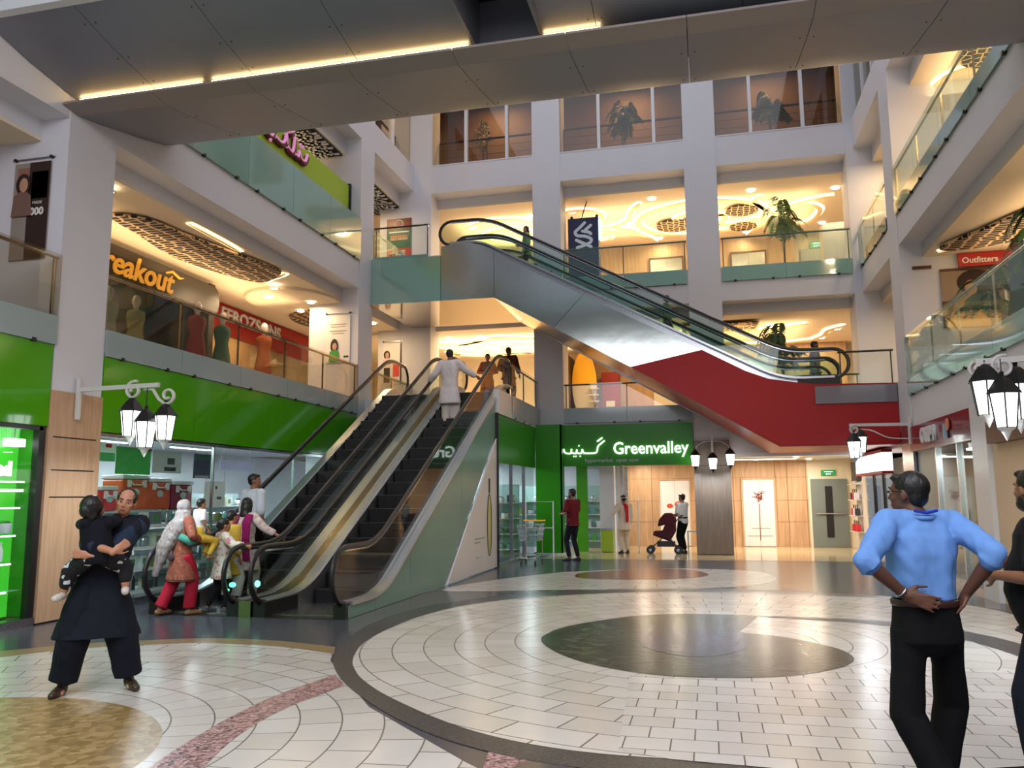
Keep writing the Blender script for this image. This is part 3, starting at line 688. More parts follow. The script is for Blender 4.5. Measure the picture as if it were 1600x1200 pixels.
ob('soffit', MB().slabstrip([(x, 19.62, z) for x, z in ((-8.49, 6.62), (-5.12, 6.60))], [(x, 22.7, z) for x, z in ((-8.49, 6.62), (-5.12, 6.60))], (0, 0, .03)), M['mirrorsoffit'], cb)
ob('soffit', MB().slabstrip([(x, 19.62, z) for x, z in ((-5.12, 6.60), (-1.7, 4.66))], [(x, 22.7, z) for x, z in ((-5.12, 6.60), (-1.7, 4.66))], (0, 0, .03)), pbr('bronzed_soffit', (176, 160, 146), .2, .9, bump=.1, bscale=1.5), cb)
ob('red_soffit', MB().slabstrip([(x, 19.62, z) for x, z in ((-1.7, 4.66), (1.63, 2.67), (4.19, 2.67))], [(x, 22.7, z) for x, z in ((-1.7, 4.66), (1.63, 2.67), (4.19, 2.67))], (0, 0, .03)), pbr('red_soffit_paint', (170, 70, 60), .35), cb)
ob('back_panel', MB().prism([(-8.49, 6.62), (-5.12, 6.6), (1.63, 2.68), (4.19, 2.68), (4.19, 4.05), (2.47, 4.08), (.95, 4.45), (-3.98, 7.14), (-5.15, 7.84), (-8.49, 7.84)], 'y', 22.66, 22.70), M['mirror'], cb)
st('floor_landing_second', MB().box(-8.49, -6.2, 19.63, 22.7, 7.7, 7.84), M['whitegloss'])
st('floor_landing_crossing', MB().box(2.6, 4.19, 19.6, 22.7, 3.7, 4.04), M['tan'])
balustrade('clear glass balustrade and black rail on the top landing of the crossing escalators', 'x', 19.66, -8.45, -6.9, 7.55, 7.9, 8.75, M['glass'], out=-1, low=M['sage'], rail='dark', panes=1)
balustrade('clear glass balustrade and black rail on the lower landing of the crossing escalators', 'x', 19.66, 3.0, 4.18, 3.66, 4.02, 4.84, M['glass'], out=-1, rail='dark', panes=1)
# ------------------------------------------------------------------ bridge overhead
br = thing('footbridge', 'grey metal clad footbridge overhead with warm light in its underside gutter', 'bridge', (-2.15, 9.4, 7.0))
BX0, BX1 = XL+.01, XR-.01
def slab_x(prof, x0, x1, name, mat, th=.05):
    la = [(x0, y, z) for y, z in prof]; lb = [(x1, y, z) for y, z in prof]
    return ob(name, MB().slabstrip(la, lb, (0, 0, th)), mat, br, smooth=True)
far = [(9.22, 6.98), (9.6, 7.04), (10.6, 7.24), (11.1, 7.36), (11.28, 7.44), (11.36, 7.56), (11.38, 7.75), (11.38, 7.95)]
near = [(7.62, 7.48), (8.3, 7.32), (9.38, 7.16)]
for i in range(9):
    a = BX0+(BX1-BX0)*i/9; b = BX0+(BX1-BX0)*(i+1)/9
    slab_x(far, a+.004, b-.004, 'underside_panel', M['clad'])
    slab_x([(8.92, 7.02), (9.21, 6.975)], a+.004, b-.004, 'gutter_lip', M['clad2'], .03)
for a, b in ((BX0, -7.2), (-7.2, -5.7), (-5.7, -4.2), (-4.2, -2.66), (-1.76, -1.1), (-1.1, .6), (.6, 2.4), (2.4, BX1)):
    slab_x(near, a+.004, b-.004, 'underside_panel', M['clad'])
ob('edge_beam', MB().box(BX0, BX1, 7.5, 7.62, 7.48, 7.62), M['whitegloss'], br)
ob('parapet_pane', MB().box(BX0, BX1, 7.52, 7.54, 7.62, 8.7), M['sage'], br)
ob('parapet_pane', MB().box(BX0, BX1, 11.3, 11.32, 7.95, 8.7), M['glassg'], br)
ob('walkway', MB().box(BX0, BX1, 7.6, 11.36, 7.88, 7.94), M['dark'], br)
ob('notch_wall', MB().box(-2.66, -2.62, 7.7, 9.4, 7.2, 7.88).box(-1.80, -1.76, 7.7, 9.4, 7.2, 7.88).box(-2.62, -1.8, 9.36, 9.4, 7.1, 7.88), M['clad'], br)
M['bridgeled'] = emis('bridge_led', (1.0, .66, .26), 22)
for a, b in ((BX0+.1, -6.45), (-6.3, -2.7), (-1.74, -1.05)):
    ob('led_strip', MB().tube([(a, 9.12, 7.168), (b, 9.12, 7.168)], .011, 6), M['bridgeled'], br)
bolt = MB()
for i in range(1, 9):
    x = BX0+(BX1-BX0)*i/9
    for dx in (-.08, .08):
        for y in (9.8, 10.9):
            z = 7.04+(y-9.6)*.2; bolt.ell((x+dx, y, z-.003), .012, .012, .006, 6, 4)
for x in (-7.2, -5.7, -4.2, -1.1, .6, 2.4):
    for dx in (-.08, .08):
        for y, z in ((7.9, 7.415), (8.5, 7.29), (9.0, 7.215)): bolt.ell((x+dx, y, z-.003), .012, .012, .006, 6, 4)
o_ = ob('bolt_heads', bolt, M['dark'], br); tag(o_, kind='stuff')
# ------------------------------------------------------------------ lamps in the ceilings
def downlight(loc, label, r=.10, power=22, group='round ceiling downlights', col=WARM):
    o = thing('ceiling_downlight', label, 'ceiling light', loc, group)
    x, y, z = loc
    ob('trim_ring', MB().lathe([(r, -.012), (r+.03, -.012), (r+.03, 0), (r, 0)], loc, 16, cap=False), M['whitegloss'], o)
    ob('lens', MB().lathe([(.001, -.008), (r, -.008), (r, -.003), (.001, -.003)], loc, 16), M['downlight'], o)
    area('downlight_lamp', (x, y, z-.03), r*2, power, col, parent=o, shape='DISK')
def perf(name, base, dark, scale, stretch=(1, 1, 1), thr=.11, kind='voronoi', brick=(.3, .1)):
    m, nt, p, N, L = nodes(name); p.inputs['Roughness'].default_value = .7
    tc = N.new('ShaderNodeTexCoord'); mp = N.new('ShaderNodeMapping'); mp.inputs['Scale'].default_value = stretch; L.new(tc.outputs['Object'], mp.inputs[0])
    if kind == 'voronoi':
        t = N.new('ShaderNodeTexVoronoi'); t.feature = 'DISTANCE_TO_EDGE'; t.inputs['Scale'].default_value = scale; t.inputs['Randomness'].default_value = .4
        L.new(mp.outputs[0], t.inputs[0]); src = t.outputs['Distance']; cr = ramp2(nt, src, lin(base), lin(dark), thr, .01)
    else:
        # fret pattern: two brick grids laid crosswise
        a = N.new('ShaderNodeTexBrick'); a.inputs['Scale'].default_value = scale; a.inputs['Brick Width'].default_value = brick[0]; a.inputs['Row Height'].default_value = brick[1]
        a.inputs['Mortar Size'].default_value = thr; a.inputs['Mortar Smooth'].default_value = 0; a.inputs['Color1'].default_value = (0, 0, 0, 1); a.inputs['Color2'].default_value = (1, 1, 1, 1); a.inputs['Mortar'].default_value = (1, 1, 1, 1)
        a.inputs['Bias'].default_value = -.1; a.offset = .37; L.new(mp.outputs[0], a.inputs[0])
        ck = N.new('ShaderNodeTexChecker'); ck.inputs['Scale'].default_value = scale*1.25; L.new(mp.outputs[0], ck.inputs[0])
        mp2 = N.new('ShaderNodeMapping'); mp2.inputs['Rotation'].default_value = (0, 0, math.pi/2); L.new(mp.outputs[0], mp2.inputs[0])
        b = N.new('ShaderNodeTexBrick')
        for i_ in ('Scale', 'Brick Width', 'Row Height', 'Mortar Size', 'Mortar Smooth', 'Color1', 'Color2', 'Mortar', 'Bias'): b.inputs[i_].default_value = a.inputs[i_].default_value
        b.offset = .63; L.new(mp2.outputs[0], b.inputs[0])
        mx = N.new('ShaderNodeMix'); mx.data_type = 'RGBA'; L.new(ck.outputs['Fac'], mx.inputs[0]); L.new(a.outputs[0], mx.inputs[6]); L.new(b.outputs[0], mx.inputs[7])
        cr = ramp2(nt, mx.outputs[2], lin(dark), lin(base), .5, .02)
    L.new(cr.outputs[0], p.inputs['Base Color']); return m
M['perf'] = perf('perforated_organic_panel', '#d9b78e', '#0e0806', 6.2, (.62, 1.25, 1), .095)
M['perf2'] = perf('perforated_leaf_panel', '#d9b47f', '#1a0c04', 5.5, (1, 1, 1), .07)
M['fret'] = perf('fretwork_panel', '#e6e2d8', '#15110f', 2.2, (1, 1, 1), .1, 'brick', (.42, .16))
M['band'] = pbr('ceiling_band', (234, 206, 160), .8)
def swirl(pts, w, z, o, glow=.07, drop=.09):
    pts = smooth2(pts, 6); L1, L2, G1, G2 = [], [], [], []
    for i, p in enumerate(pts):
        a = Vector(pts[max(0, i-1)]); b = Vector(pts[min(len(pts)-1, i+1)]); t = (b-a); t = t.normalized() if t.length > 0 else Vector((1, 0)); n = Vector((-t.y, t.x)); p = Vector(p)
        k = min(1, i/4+.25, (len(pts)-1-i)/4+.25); ww = w*k
        L1.append((*(p-n*ww/2), z-drop)); L2.append((*(p+n*ww/2), z-drop))
        G1.append((*(p-n*(ww/2+glow)), z-.02)); G2.append((*(p+n*(ww/2+glow)), z-.02))
    ob('ribbon', MB().slabstrip(L1, L2, (0, 0, .03)), M['band'], o)
    ob('led_glow', MB().slabstrip(G1, G2, (0, 0, .01)), M['cove'], o)
def spiral(cx, cy, r0, r1, a0, turns, n=14, sq=1.0):
    return [(cx+(r0+(r1-r0)*i/n)*math.cos(a0+turns*2*math.pi*i/n), cy+(r0+(r1-r0)*i/n)*math.sin(a0+turns*2*math.pi*i/n)*sq) for i in range(n+1)]
def swirl_ceiling(cx, z, label, group, pieces):
    o = thing('ceiling_cove_light', label, 'ceiling light', (cx, 26, z), group)
    for pts, w in pieces: swirl(pts, w, z, o)
    return o
G2 = 'glowing swirl coves in the second floor ceiling'
zc = 10.5
swirl_ceiling(-3, zc, 'branching glowing cove above the blue banner', None, [(spiral(-3.6, 25.2, .25, .95, 2.6, -.8), .16), (spiral(-3.2, 27.3, .2, .8, 0, .85), .16), ([(-3.2, 26.3), (-2.6, 26.1), (-2.2, 25.6), (-2.0, 24.8), (-1.7, 24.2)], .14), ([(-2.7, 26.2), (-2.2, 26.6), (-1.9, 27.3), (-1.4, 28.1)], .14)])
swirl_ceiling(0, zc, 'large oval glowing swirl around the perforated leaf, behind the middle upper pier', None, [(spiral(.15, 26.1, 2.1, 1.9, 1.8, .93, 26, .8), .2), (spiral(-.2, 26.1, 1.5, .35, 2.4, -.95, 18, .75), .18), (spiral(.9, 26.2, 1.0, .3, .4, .8, 14, .8), .16)])
swirl_ceiling(3, zc, 'leaf shaped glowing swirl above the exit sign on the second floor', None, [([(2.3, 26.2), (2.8, 25.6), (3.4, 25.2), (4.0, 25.0)], .14), ([(2.4, 26.3), (2.8, 25.9), (3.3, 25.6), (3.75, 26.2), (3.6, 27.2), (3.0, 27.6), (2.6, 27.1)], .14), ([(2.4, 26.3), (2.0, 25.6), (1.7, 24.9), (1.9, 24.5)], .14), ([(2.4, 26.3), (2.1, 26.9), (1.9, 27.6), (1.6, 28.2)], .14)])
swirl_ceiling(-6, zc, 'glowing swirl above the potted plant at the top of the crossing escalators', None, [(spiral(-6.1, 26.2, 1.6, .3, .3, 1.1, 20, .8), .18), (spiral(-5.6, 26.0, 1.0, 1.1, 2.8, -.45, 10), .16), ([(-7.4, 25), (-6.6, 24.6), (-5.6, 24.7), (-5, 25.2)], .14)])
for x, y, r in ((-.75, 26.55, .62), (1.35, 25.6, .5), (1.45, 27.2, .45)):
    st('ceiling_leaf_panel', MB().lathe([(.001, -.11), (r, -.11), (r, -.08), (.001, -.08)], (x, y, zc), 20), M['perf2'])
# right hand second floor swirl
o = thing('ceiling_cove_light', 'glowing swirl in the second floor ceiling on the right, under the bridge end', 'ceiling light', (5.5, 15, zc))
for pts, w in ((spiral(5.7, 14.6, 1.1, .25, 0, 1.2, 20), .18), (spiral(5.9, 18.4, .9, .3, 1, .9, 16), .16), ([(5.0, 11.5), (5.4, 12.5), (5.3, 13.4), (4.9, 14.2)], .16)): swirl(pts, w, zc, o)
st('ceiling_leaf_panel', MB().lathe([(.001, -.11), (.55, -.11), (.55, -.08), (.001, -.08)], (5.9, 17.3, zc), 20), M['perf2'])
# first floor coves
o = thing('ceiling_cove_light', 'long curved glowing cove in the first floor ceiling over the lower escalator landing', 'ceiling light', (2, 26, 6.6))
for pts, w in (([(.7, 25.5), (1.5, 25.45), (2.3, 25.2), (3.0, 24.8)], .22), ([(1.2, 27.6), (2.2, 27.9), (3.4, 27.5)], .16), ([(3.4, 27.6), (3.7, 26.8), (3.75, 26.0), (4.1, 25.4)], .14), ([(-3.5, 25), (-2.4, 25.5), (-1.2, 25.4), (0, 24.9)], .18)): swirl(pts, w, 6.6, o)
st('ceiling_leaf_panel', MB().box(-.6, 1.6, 24.0, 25.2, 6.5, 6.53), M['perf2'])
o = thing('ceiling_cove_light', 'layered oval glowing coves above the top of the twin escalators', 'ceiling light', (-6.5, 26, 6.6))
for pts, w in ((spiral(-6.2, 26.0, 1.9, 1.8, 0, 1.0, 24, .7), .26), (spiral(-6.3, 26.1, 1.2, 1.1, 1, .8, 16, .6), .22), (spiral(-6.0, 26.2, .6, .5, 2, .9, 12, .7), .2), ([(-8.8, 24.6), (-7.6, 25.2), (-6.4, 24.4), (-5.0, 24.9)], .22), ([(-8.7, 26.6), (-7.5, 27.6), (-6.2, 27.2), (-4.9, 28)], .22), ([(-9.0, 25.4), (-8.3, 26.4), (-8.6, 27.6)], .22)): swirl(pts, w, 6.6, o, .1)
o = thing('ceiling_cove_light', 'glowing edge of the perforated panel in the left first floor ceiling', 'ceiling light', (-9.8, 15, 6.6))
swirl([(-10.55, 14.7), (-10.35, 15.67), (-10.0, 16.52), (-9.5, 16.35), (-9.05, 16.1)], .10, 6.6, o, .10, .05)
swirl([(-9.05, 12.6), (-9.06, 13.6), (-9.1, 14.4)], .05, 6.6, o, .06, .05)
leaf = smooth2([(-10.06, 11.8), (-9.55, 12.11), (-9.39, 13.19), (-9.17, 14.37), (-8.98, 15.56), (-9.11, 15.99), (-9.9, 16.46), (-10.39, 15.32), (-10.53, 14.19), (-10.26, 12.77)], 5, True)
st('ceiling_perforated_panel', MB().prism(leaf, 'z', 6.52, 6.56), M['perf'])
st('ceiling_perforated_panel', MB().prism(smooth2([(-9.3, 19.3), (-9.4, 21.5), (-10.4, 22.5), (-11.2, 21), (-10.8, 19.6)], 5, True), 'z', 6.52, 6.56), M['perf'])
st('ceiling_raised_oval', MB().prism([(-10.1+1.15*math.cos(a*math.pi/16), 18.6+1.5*math.sin(a*math.pi/16)) for a in range(32)], 'z', 6.53, 6.6), M['ceil'])
o = thing('ceiling_cove_light', 'glowing edge of the perforated panel in the right first floor ceiling', 'ceiling light', (5.4, 17.5, 6.6))
swirl([(4.85, 18.1), (5.2, 17.9), (5.6, 17.5), (5.95, 17.1)], .08, 6.6, o, .1, .05)
st('ceiling_perforated_panel', MB().prism(smooth2([(4.75, 17.6), (5.2, 16.6), (5.9, 15.2), (7.2, 14.6), (7.6, 16.2), (6.4, 17.2), (5.3, 17.8)], 5, True), 'z', 6.5, 6.56), M['perf'])
def fret(x0, x1, y0, y1, z, seed):
    b = st('ceiling_fret_panel', MB().box(x0, x1, y0, y1, z+.03, z+.05), pbr('fret_dark', (20, 16, 14), .9))
    r_ = random.Random(seed); c = .125; m_ = MB(); nx, ny = int((x1-x0)/c), int((y1-y0)/c)
    for i in range(nx):
        for j in range(ny):
            x, y = x0+i*c, y0+j*c
            if r_.random() < .5: m_.box(x-.03, x+c+.03, y-.03, y+.03, z, z+.03)
            else: m_.box(x-.03, x+.03, y-.03, y+c+.03, z, z+.03)
    ob('fretwork', m_, M['whitegloss'], b, recalc=False)
fret(-10.9, -8.98, 12.2, 18.75, 10.42, 1); fret(-10.9, -8.98, 19.9, 23.2, 10.42, 2)
# downlights, each where it hangs in the ceiling
for (x, y, z, r, p, w) in [(-9.25, 10.75, 6.52, .10, 16, 'beside the near left pier'), (-9.79, 16.95, 6.50, .09, 12, 'first of the four in the left oval'), (-10.36, 17.7, 6.50, .09, 12, 'in the left oval near the red shop sign'), (-9.64, 18.5, 6.50, .09, 12, 'in the left oval nearest the balcony'), (-10.35, 19.3, 6.50, .09, 12, 'far one of the left oval'),
        (-9.3, 21.6, 6.58, .12, 22, 'over the corridor beyond the twin escalators'), (-9.2, 24.0, 6.58, .12, 22, 'deep in the left corner of the first floor'),
        (-7.81, 24.27, 6.58, .10, 26, 'left of three above the escalator head'), (-6.82, 24.33, 6.58, .10, 26, 'middle of three above the escalator head'), (-5.96, 24.7, 6.58, .10, 26, 'right of three above the escalator head'), (-5.4, 27, 6.58, .16, 40, 'large one at the back above the two waiting people'),
        (1.98, 24.95, 6.58, .11, 26, 'above the lower landing, left of the potted palm'), (4.0, 26.1, 6.58, .11, 24, 'by the pier above the lower landing'), (3.74, 27.5, 6.58, .10, 20, 'far right of the first floor back ceiling'), (2.43, 27.9, 6.58, .10, 20, 'behind the potted palm on the first floor'), (1.4, 27.8, 6.58, .10, 18, 'far left of the palm on the first floor'), (-2.6, 25.6, 6.58, .10, 26, 'above the red cabinet on the first floor'),
        (-3.87, 24.57, 10.48, .13, 26, 'beside the blue banner'), (-1.33, 24.03, 10.48, .12, 26, 'at the front of the second floor bay with the banner'), (-2.21, 26.14, 10.48, .12, 26, 'between the swirls of the banner bay'), (-1.34, 28.0, 10.48, .12, 26, 'deep in the banner bay'), (1.56, 24.08, 10.48, .12, 26, 'front left of the exit sign bay'), (3.96, 24.5, 10.48, .12, 26, 'front right of the exit sign bay'), (2.57, 26.07, 10.48, .12, 26, 'on the stem of the leaf shaped swirl'), (4.0, 27.7, 10.48, .10, 22, 'deep right in the exit sign bay'), (1.58, 28.0, 10.48, .11, 22, 'deep left in the exit sign bay'),
        (-7.3, 25.2, 10.48, .12, 26, 'beside the plant on the upper landing'), (-5.2, 24.6, 10.48, .10, 22, 'above the top of the crossing escalators'), (-9.6, 21.6, 10.40, .10, 22, 'behind the fretwork near the red and green poster'), (-9.8, 14.5, 10.40, .1, 20, 'above the lime sign board'),
        (4.9, 13.2, 10.48, .16, 30, 'large one on the right, under the bridge end'), (5.3, 11.4, 10.48, .14, 26, 'small one cut off by the bridge on the right'), (5.2, 16.2, 10.48, .16, 30, 'in the right swirl of the second floor'), (5.0, 21.5, 10.48, .12, 36, 'in the small right bay near the room corner'),
        (5.2, 12.8, 6.5, .12, 24, 'over the right first floor walkway, nearer'), (6.9, 17.2, 6.5, .12, 24, 'over the right first floor shop'), (5.0, 20.8, 6.5, .12, 24, 'behind the right pier on the first floor')]:
    downlight((x, y, z), 'round warm ceiling downlight '+w, r, p*1.5)
# added warm fill lamps in mid-air, washing the storey ceilings
for nm, x, y, z, sx, sy, p in (('cove_wash', -10.6, 14.5, 6.3, 1.2, 8, 50), ('cove_wash', -6.3, 26, 6.3, 4, 3, 160), ('cove_wash', 0, 26, 6.3, 6, 3, 90), ('cove_wash', 0, 26, 10.2, 7, 3, 110), ('cove_wash', -6.3, 26, 10.2, 3, 3, 70), ('cove_wash', 6.4, 14, 6.2, 2, 8, 70), ('cove_wash', 6, 15, 10.2, 2, 8, 80), ('cove_wash', -10.5, 15, 10.1, 1.5, 8, 50)):
    area(nm, (x, y, z), sx, p, WARM, rot=(math.pi, 0, 0), sizey=sy)
for x, y, p in ((-6.4, 24.6, 60), (-2.0, 24.6, 60), (2.2, 24.6, 45)): area('third_floor_lamp', (x, y, 14.8), .8, p*1.1, WARMER)
area('third_floor_lamp', (-9.6, 20, 14.5), .5, 60, WARM)
# ------------------------------------------------------------------ lettering
FONT_MATS = {}
ROT = {'x+': (math.pi/2, 0, math.pi/2), 'y-': (math.pi/2, 0, 0), 'x-': (math.pi/2, 0, -math.pi/2)}
def text(name, body, size, loc, face, mat, parent=None, ext=.01, shear=0, align='LEFT', width=1.0, bold=0, space=1.0):
    c = bpy.data.curves.new(name, 'FONT'); c.body = body; c.size = size; c.extrude = ext; c.shear = shear; c.align_x = align; c.align_y = 'CENTER'
    c.offset = bold; c.space_character = space; c.resolution_u = 3
    c.materials.append(mat); tf = bpy.data.objects.new(name, c); COL.objects.link(tf); bpy.context.view_layer.update()
    me = bpy.data.meshes.new_from_object(tf.evaluated_get(bpy.context.evaluated_depsgraph_get())); bpy.data.objects.remove(tf); me.name = name
    t = bpy.data.objects.new(name, me); COL.objects.link(t)
    t.rotation_euler = ROT[face]; t.scale = (width, 1, 1)
    off = worldloc(parent) if parent else Vector((0, 0, 0)); t.location = Vector(loc)-off
    if parent: t.parent = parent
    return t
# ------------------------------------------------------------------ left first floor shops
bo = thing('shop_sign', 'dark shop sign board with orange italic lettering on the left first floor', 'sign', (-11, 13, 5.8))
ob('board', MB().prism([(9.2, 5.80), (16.35, 5.80), (16.55, 5.9), (16.6, 6.1), (16.55, 6.38), (16.4, 6.48), (9.2, 6.48)], 'x', -11.15, -11.0), pbr('sign_brown_black', (48, 40, 36), .35), bo)
M['orange'] = pbr('orange_letters', (224, 150, 40), .4, emit=(.9, .45, .05), es=.25)
text('lettering', 'breakout', .66, (-10.98, 12.40, 6.13), 'x+', M['orange'], bo, .015, .25, width=1.0, bold=.012)
ob('swoosh', MB().tube([(-10.97, 14.6, 6.33), (-10.97, 14.8, 6.40), (-10.97, 15.05, 6.32), (-10.97, 15.2, 6.36)], [.02, .03, .03, .005], 6), M['orange'], bo)
st('wall_shop_left', MB().box(-11.12, -11.02, 9.0, 12.2, 4.05, 5.8).box(-14, -11.2, 16.5, 16.7, 4.05, 6.6), M['dark'])
st('window_8', MB().box(-11.04, -11.02, 12.2, 16.4, 4.1, 5.78), M['glass'])
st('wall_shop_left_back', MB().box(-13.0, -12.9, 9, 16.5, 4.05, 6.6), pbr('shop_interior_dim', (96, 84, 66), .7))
fz = thing('shop_sign', 'red shop sign board with white capitals on the left first floor', 'sign', (-12, 20, 5.9))
ob('board', MB().box(-12.15, -12.0, 16.8, 24.0, 5.80, 6.58), M['red'], fz)
text('lettering', 'FEROZSONS', .46, (-11.98, 18.15, 6.30), 'x+', M['whitegloss'], fz, .02, 0, width=1.18, bold=.012)
text('small_lettering', 'A COMPLETE STORE', .1, (-11.98, 20.1, 5.93), 'x+', M['whitegloss'], fz, .004) if False else None
st('window_9', MB().box(-12.02, -12.0, 16.8, 22.9, 4.1, 5.78), M['glass'])
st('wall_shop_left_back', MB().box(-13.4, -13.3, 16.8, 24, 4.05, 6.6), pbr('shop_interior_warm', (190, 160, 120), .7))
area('shop_lamp', (-12.6, 19.5, 6.3), 1, 60, WARM, sizey=4); area('shop_lamp', (-12.2, 14, 6.3), 1, 22, WARM, sizey=3)
def mannequin(label, loc, col, group=None, kind='dress', head=True):
    x, y, z = loc; o = thing('mannequin', label, 'mannequin', loc, group)
    mt = pbr('garment', tuple(int(v*.8) for v in col), .8, var=.15)
    ob('garment', MB().lathe([(.22, .35), (.20, .7), (.14, 1.05), (.19, 1.3), (.17, 1.42), (.06, 1.47)], loc, 12), mt, o, smooth='all')
    ob('body', MB().lathe([(.05, 1.45), (.05, 1.52), (.085, 1.6), (.09, 1.68), (.05, 1.76), (.002, 1.78)], loc, 10), M['ivory'], o, smooth='all')
    for dx in (-.08, .08): ob('leg', MB().cyl((x+dx, y, z+.01), (x+dx, y, z+.4), .05), M['ivory'], o, smooth=True)
    ob('base', MB().lathe([(.2, 0), (.2, .02), (.001, .02)], loc, 12), M['steel'], o)
for lab, loc, c in (('shop mannequin in an orange dress behind the left first floor glass', (-10.4, 17.6, 4.05), (196, 98, 44)), ('shop mannequin in a red and pink dress below the end of the dark sign', (-10.6, 15.2, 4.05), (150, 60, 60)), ('shop mannequin in a pale yellow tunic below the dark sign', (-11.5, 14.4, 4.05), (180, 170, 110)), ('shop mannequin in a white shirt beside the yellow tunic', (-11.5, 13.6, 4.05), (190, 190, 180)), ('shop mannequin in a green shirt nearest the left pier upstairs', (-11.5, 12.8, 4.05), (70, 110, 70)), ('shop mannequin in a teal dress next to the red one', (-10.7, 16.3, 4.05), (70, 120, 110))): mannequin(lab, loc, c)
pp = thing('clothes_pile', 'blue cloth heap on a stand behind the leftmost first floor glass', 'clothes', (-9.6, 8.2, 4.06))
ob('cloth', MB().ell((-9.6, 8.2, 4.36), .35, .4, .30, 12, 8), pbr('denim_cloth', (64, 78, 110), .9, bump=.5, bscale=8), pp, smooth='all')
# red display and cabinets seen at the back of the first floor
for nm, lab, x0, x1, y0, y1, z1, c in (('display_cabinet', 'dark red display cabinet at the back of the first floor', -3.45, -2.85, 27.8, 28.3, 1.75, (130, 22, 24)), ('display_cabinet', 'dark brown shop wall unit at the back left of the first floor', -4.85, -4.45, 27.0, 28.35, 2.3, (66, 40, 24))):
    o = thing(nm, lab, 'cabinet', ((x0+x1)/2, y0, 4.05)); ob('body', MB().box(x0, x1, y0, y1, 4.05, 4.05+z1), pbr('cabinet_paint', c, .4), o, bev=.01)
    ob('label_plate', MB().box(x0+.15, x1-.15, y0-.01, y0, 4.6, 4.8), M['ivory'], o)
    ob('plinth', MB().box(x0+.02, x1-.02, y0+.03, y1, 4.05, 4.12), M['dark'], o)
o = thing('round_display', 'large round display with a yellow upper half beside the red cabinet', 'display', (-4.0, 27.6, 4.05))
ring_ = [(-4.0+.42*math.cos(a*math.pi/16), 5.35+1.15*math.sin(a*math.pi/16)) for a in range(33)]
ob('frame', MB().prism(ring_[:-1], 'y', 27.5, 27.6), M['ivory'], o)
ob('yellow_face', MB().prism([p for p in ring_[:17]], 'y', 27.47, 27.5), pbr('yellow_print', (226, 170, 30), .5), o)
ob('foot', MB().box(-4.15, -3.85, 27.45, 27.65, 4.05, 4.25), M['ivory'], o)
for i in range(5): ob('shelf', MB().box(-3.85, -3.5, 27.3, 27.5, 4.3+i*.22, 4.33+i*.22), M['ivory'], o)
st('wall_first_back', MB().box(-4.9, 4.6, 28.4, 28.5, 4.05, 6.6), M['woodback'])
st('wall_first_partition', MB().box(-1.6, .6, 26.6, 26.7, 4.05, 5.6), M['cream'])
def lift_door(label, x0, x1, z0, h, y, mat, frame):
    o = thing('elevator', label, 'elevator', ((x0+x1)/2, y, z0))
    xm = (x0+x1)/2
    for a, b in ((x0, xm-.004), (xm+.004, x1)): ob('door', MB().box(a, b, y-.03, y, z0+.02, z0+h), mat, o)
    ob('door_frame', MB().box(x0-.05, x0, y-.06, y, z0+.01, z0+h+.05).box(x1, x1+.05, y-.06, y, z0+.01, z0+h+.05).box(x0, x1, y-.06, y, z0+h, z0+h+.05), frame, o)
    return o
lift_door('steel elevator on the first floor behind the escalator rails', .9, 2.0, 4.05, 2.05, 28.38, M['steel'], M['bronze'])
st('wall_second_back', MB().box(-4.9, 3.2, 28.6, 28.7, 7.85, 10.5), M['woodback'])
lift_door('steel elevator on the second floor right of the blue banner', -1.7, -.6, 7.85, 2.05, 28.58, M['steel'], M['brown'])
lift_door('steel elevator on the second floor behind the tall plant', 1.1, 2.2, 7.85, 2.05, 28.58, M['steel'], M['brown'])
dr = st('door_1', MB().box(3.4, 4.5, 28.80, 28.86, 7.87, 9.95), pbr('grey_door', (150, 152, 150), .4)); ob('door_handle', MB().box(3.5, 3.6, 28.74, 28.80, 8.85, 8.9), M['steel'], dr)
st('trim_15', MB().box(3.6, 4.6, 25.0, 25.6, 7.87, 9.6), M['ivory'])
def exit_sign(label, x, y, z, w, h):
    o = thing('exit_sign', label, 'sign', (x, y, z))
    ob('board', MB().box(x-w/2, x+w/2, y-.03, y, z-h/2, z+h/2), pbr('exit_green', (28, 110, 50), .4, emit=(.02, .3, .06), es=.5), o)
    text('lettering', 'EXIT', h*.42, (x, y-.035, z-h*.2), 'y-', M['signwhite'], o, .002, align='CENTER')
    ob('arrow', MB().box(x-w*.3, x+w*.3, y-.034, y-.03, z+h*.16, z+h*.26), M['signwhite'], o)
exit_sign('green exit sign above the grey door on the second floor', 3.94, 28.8, 10.07, .42, .24)
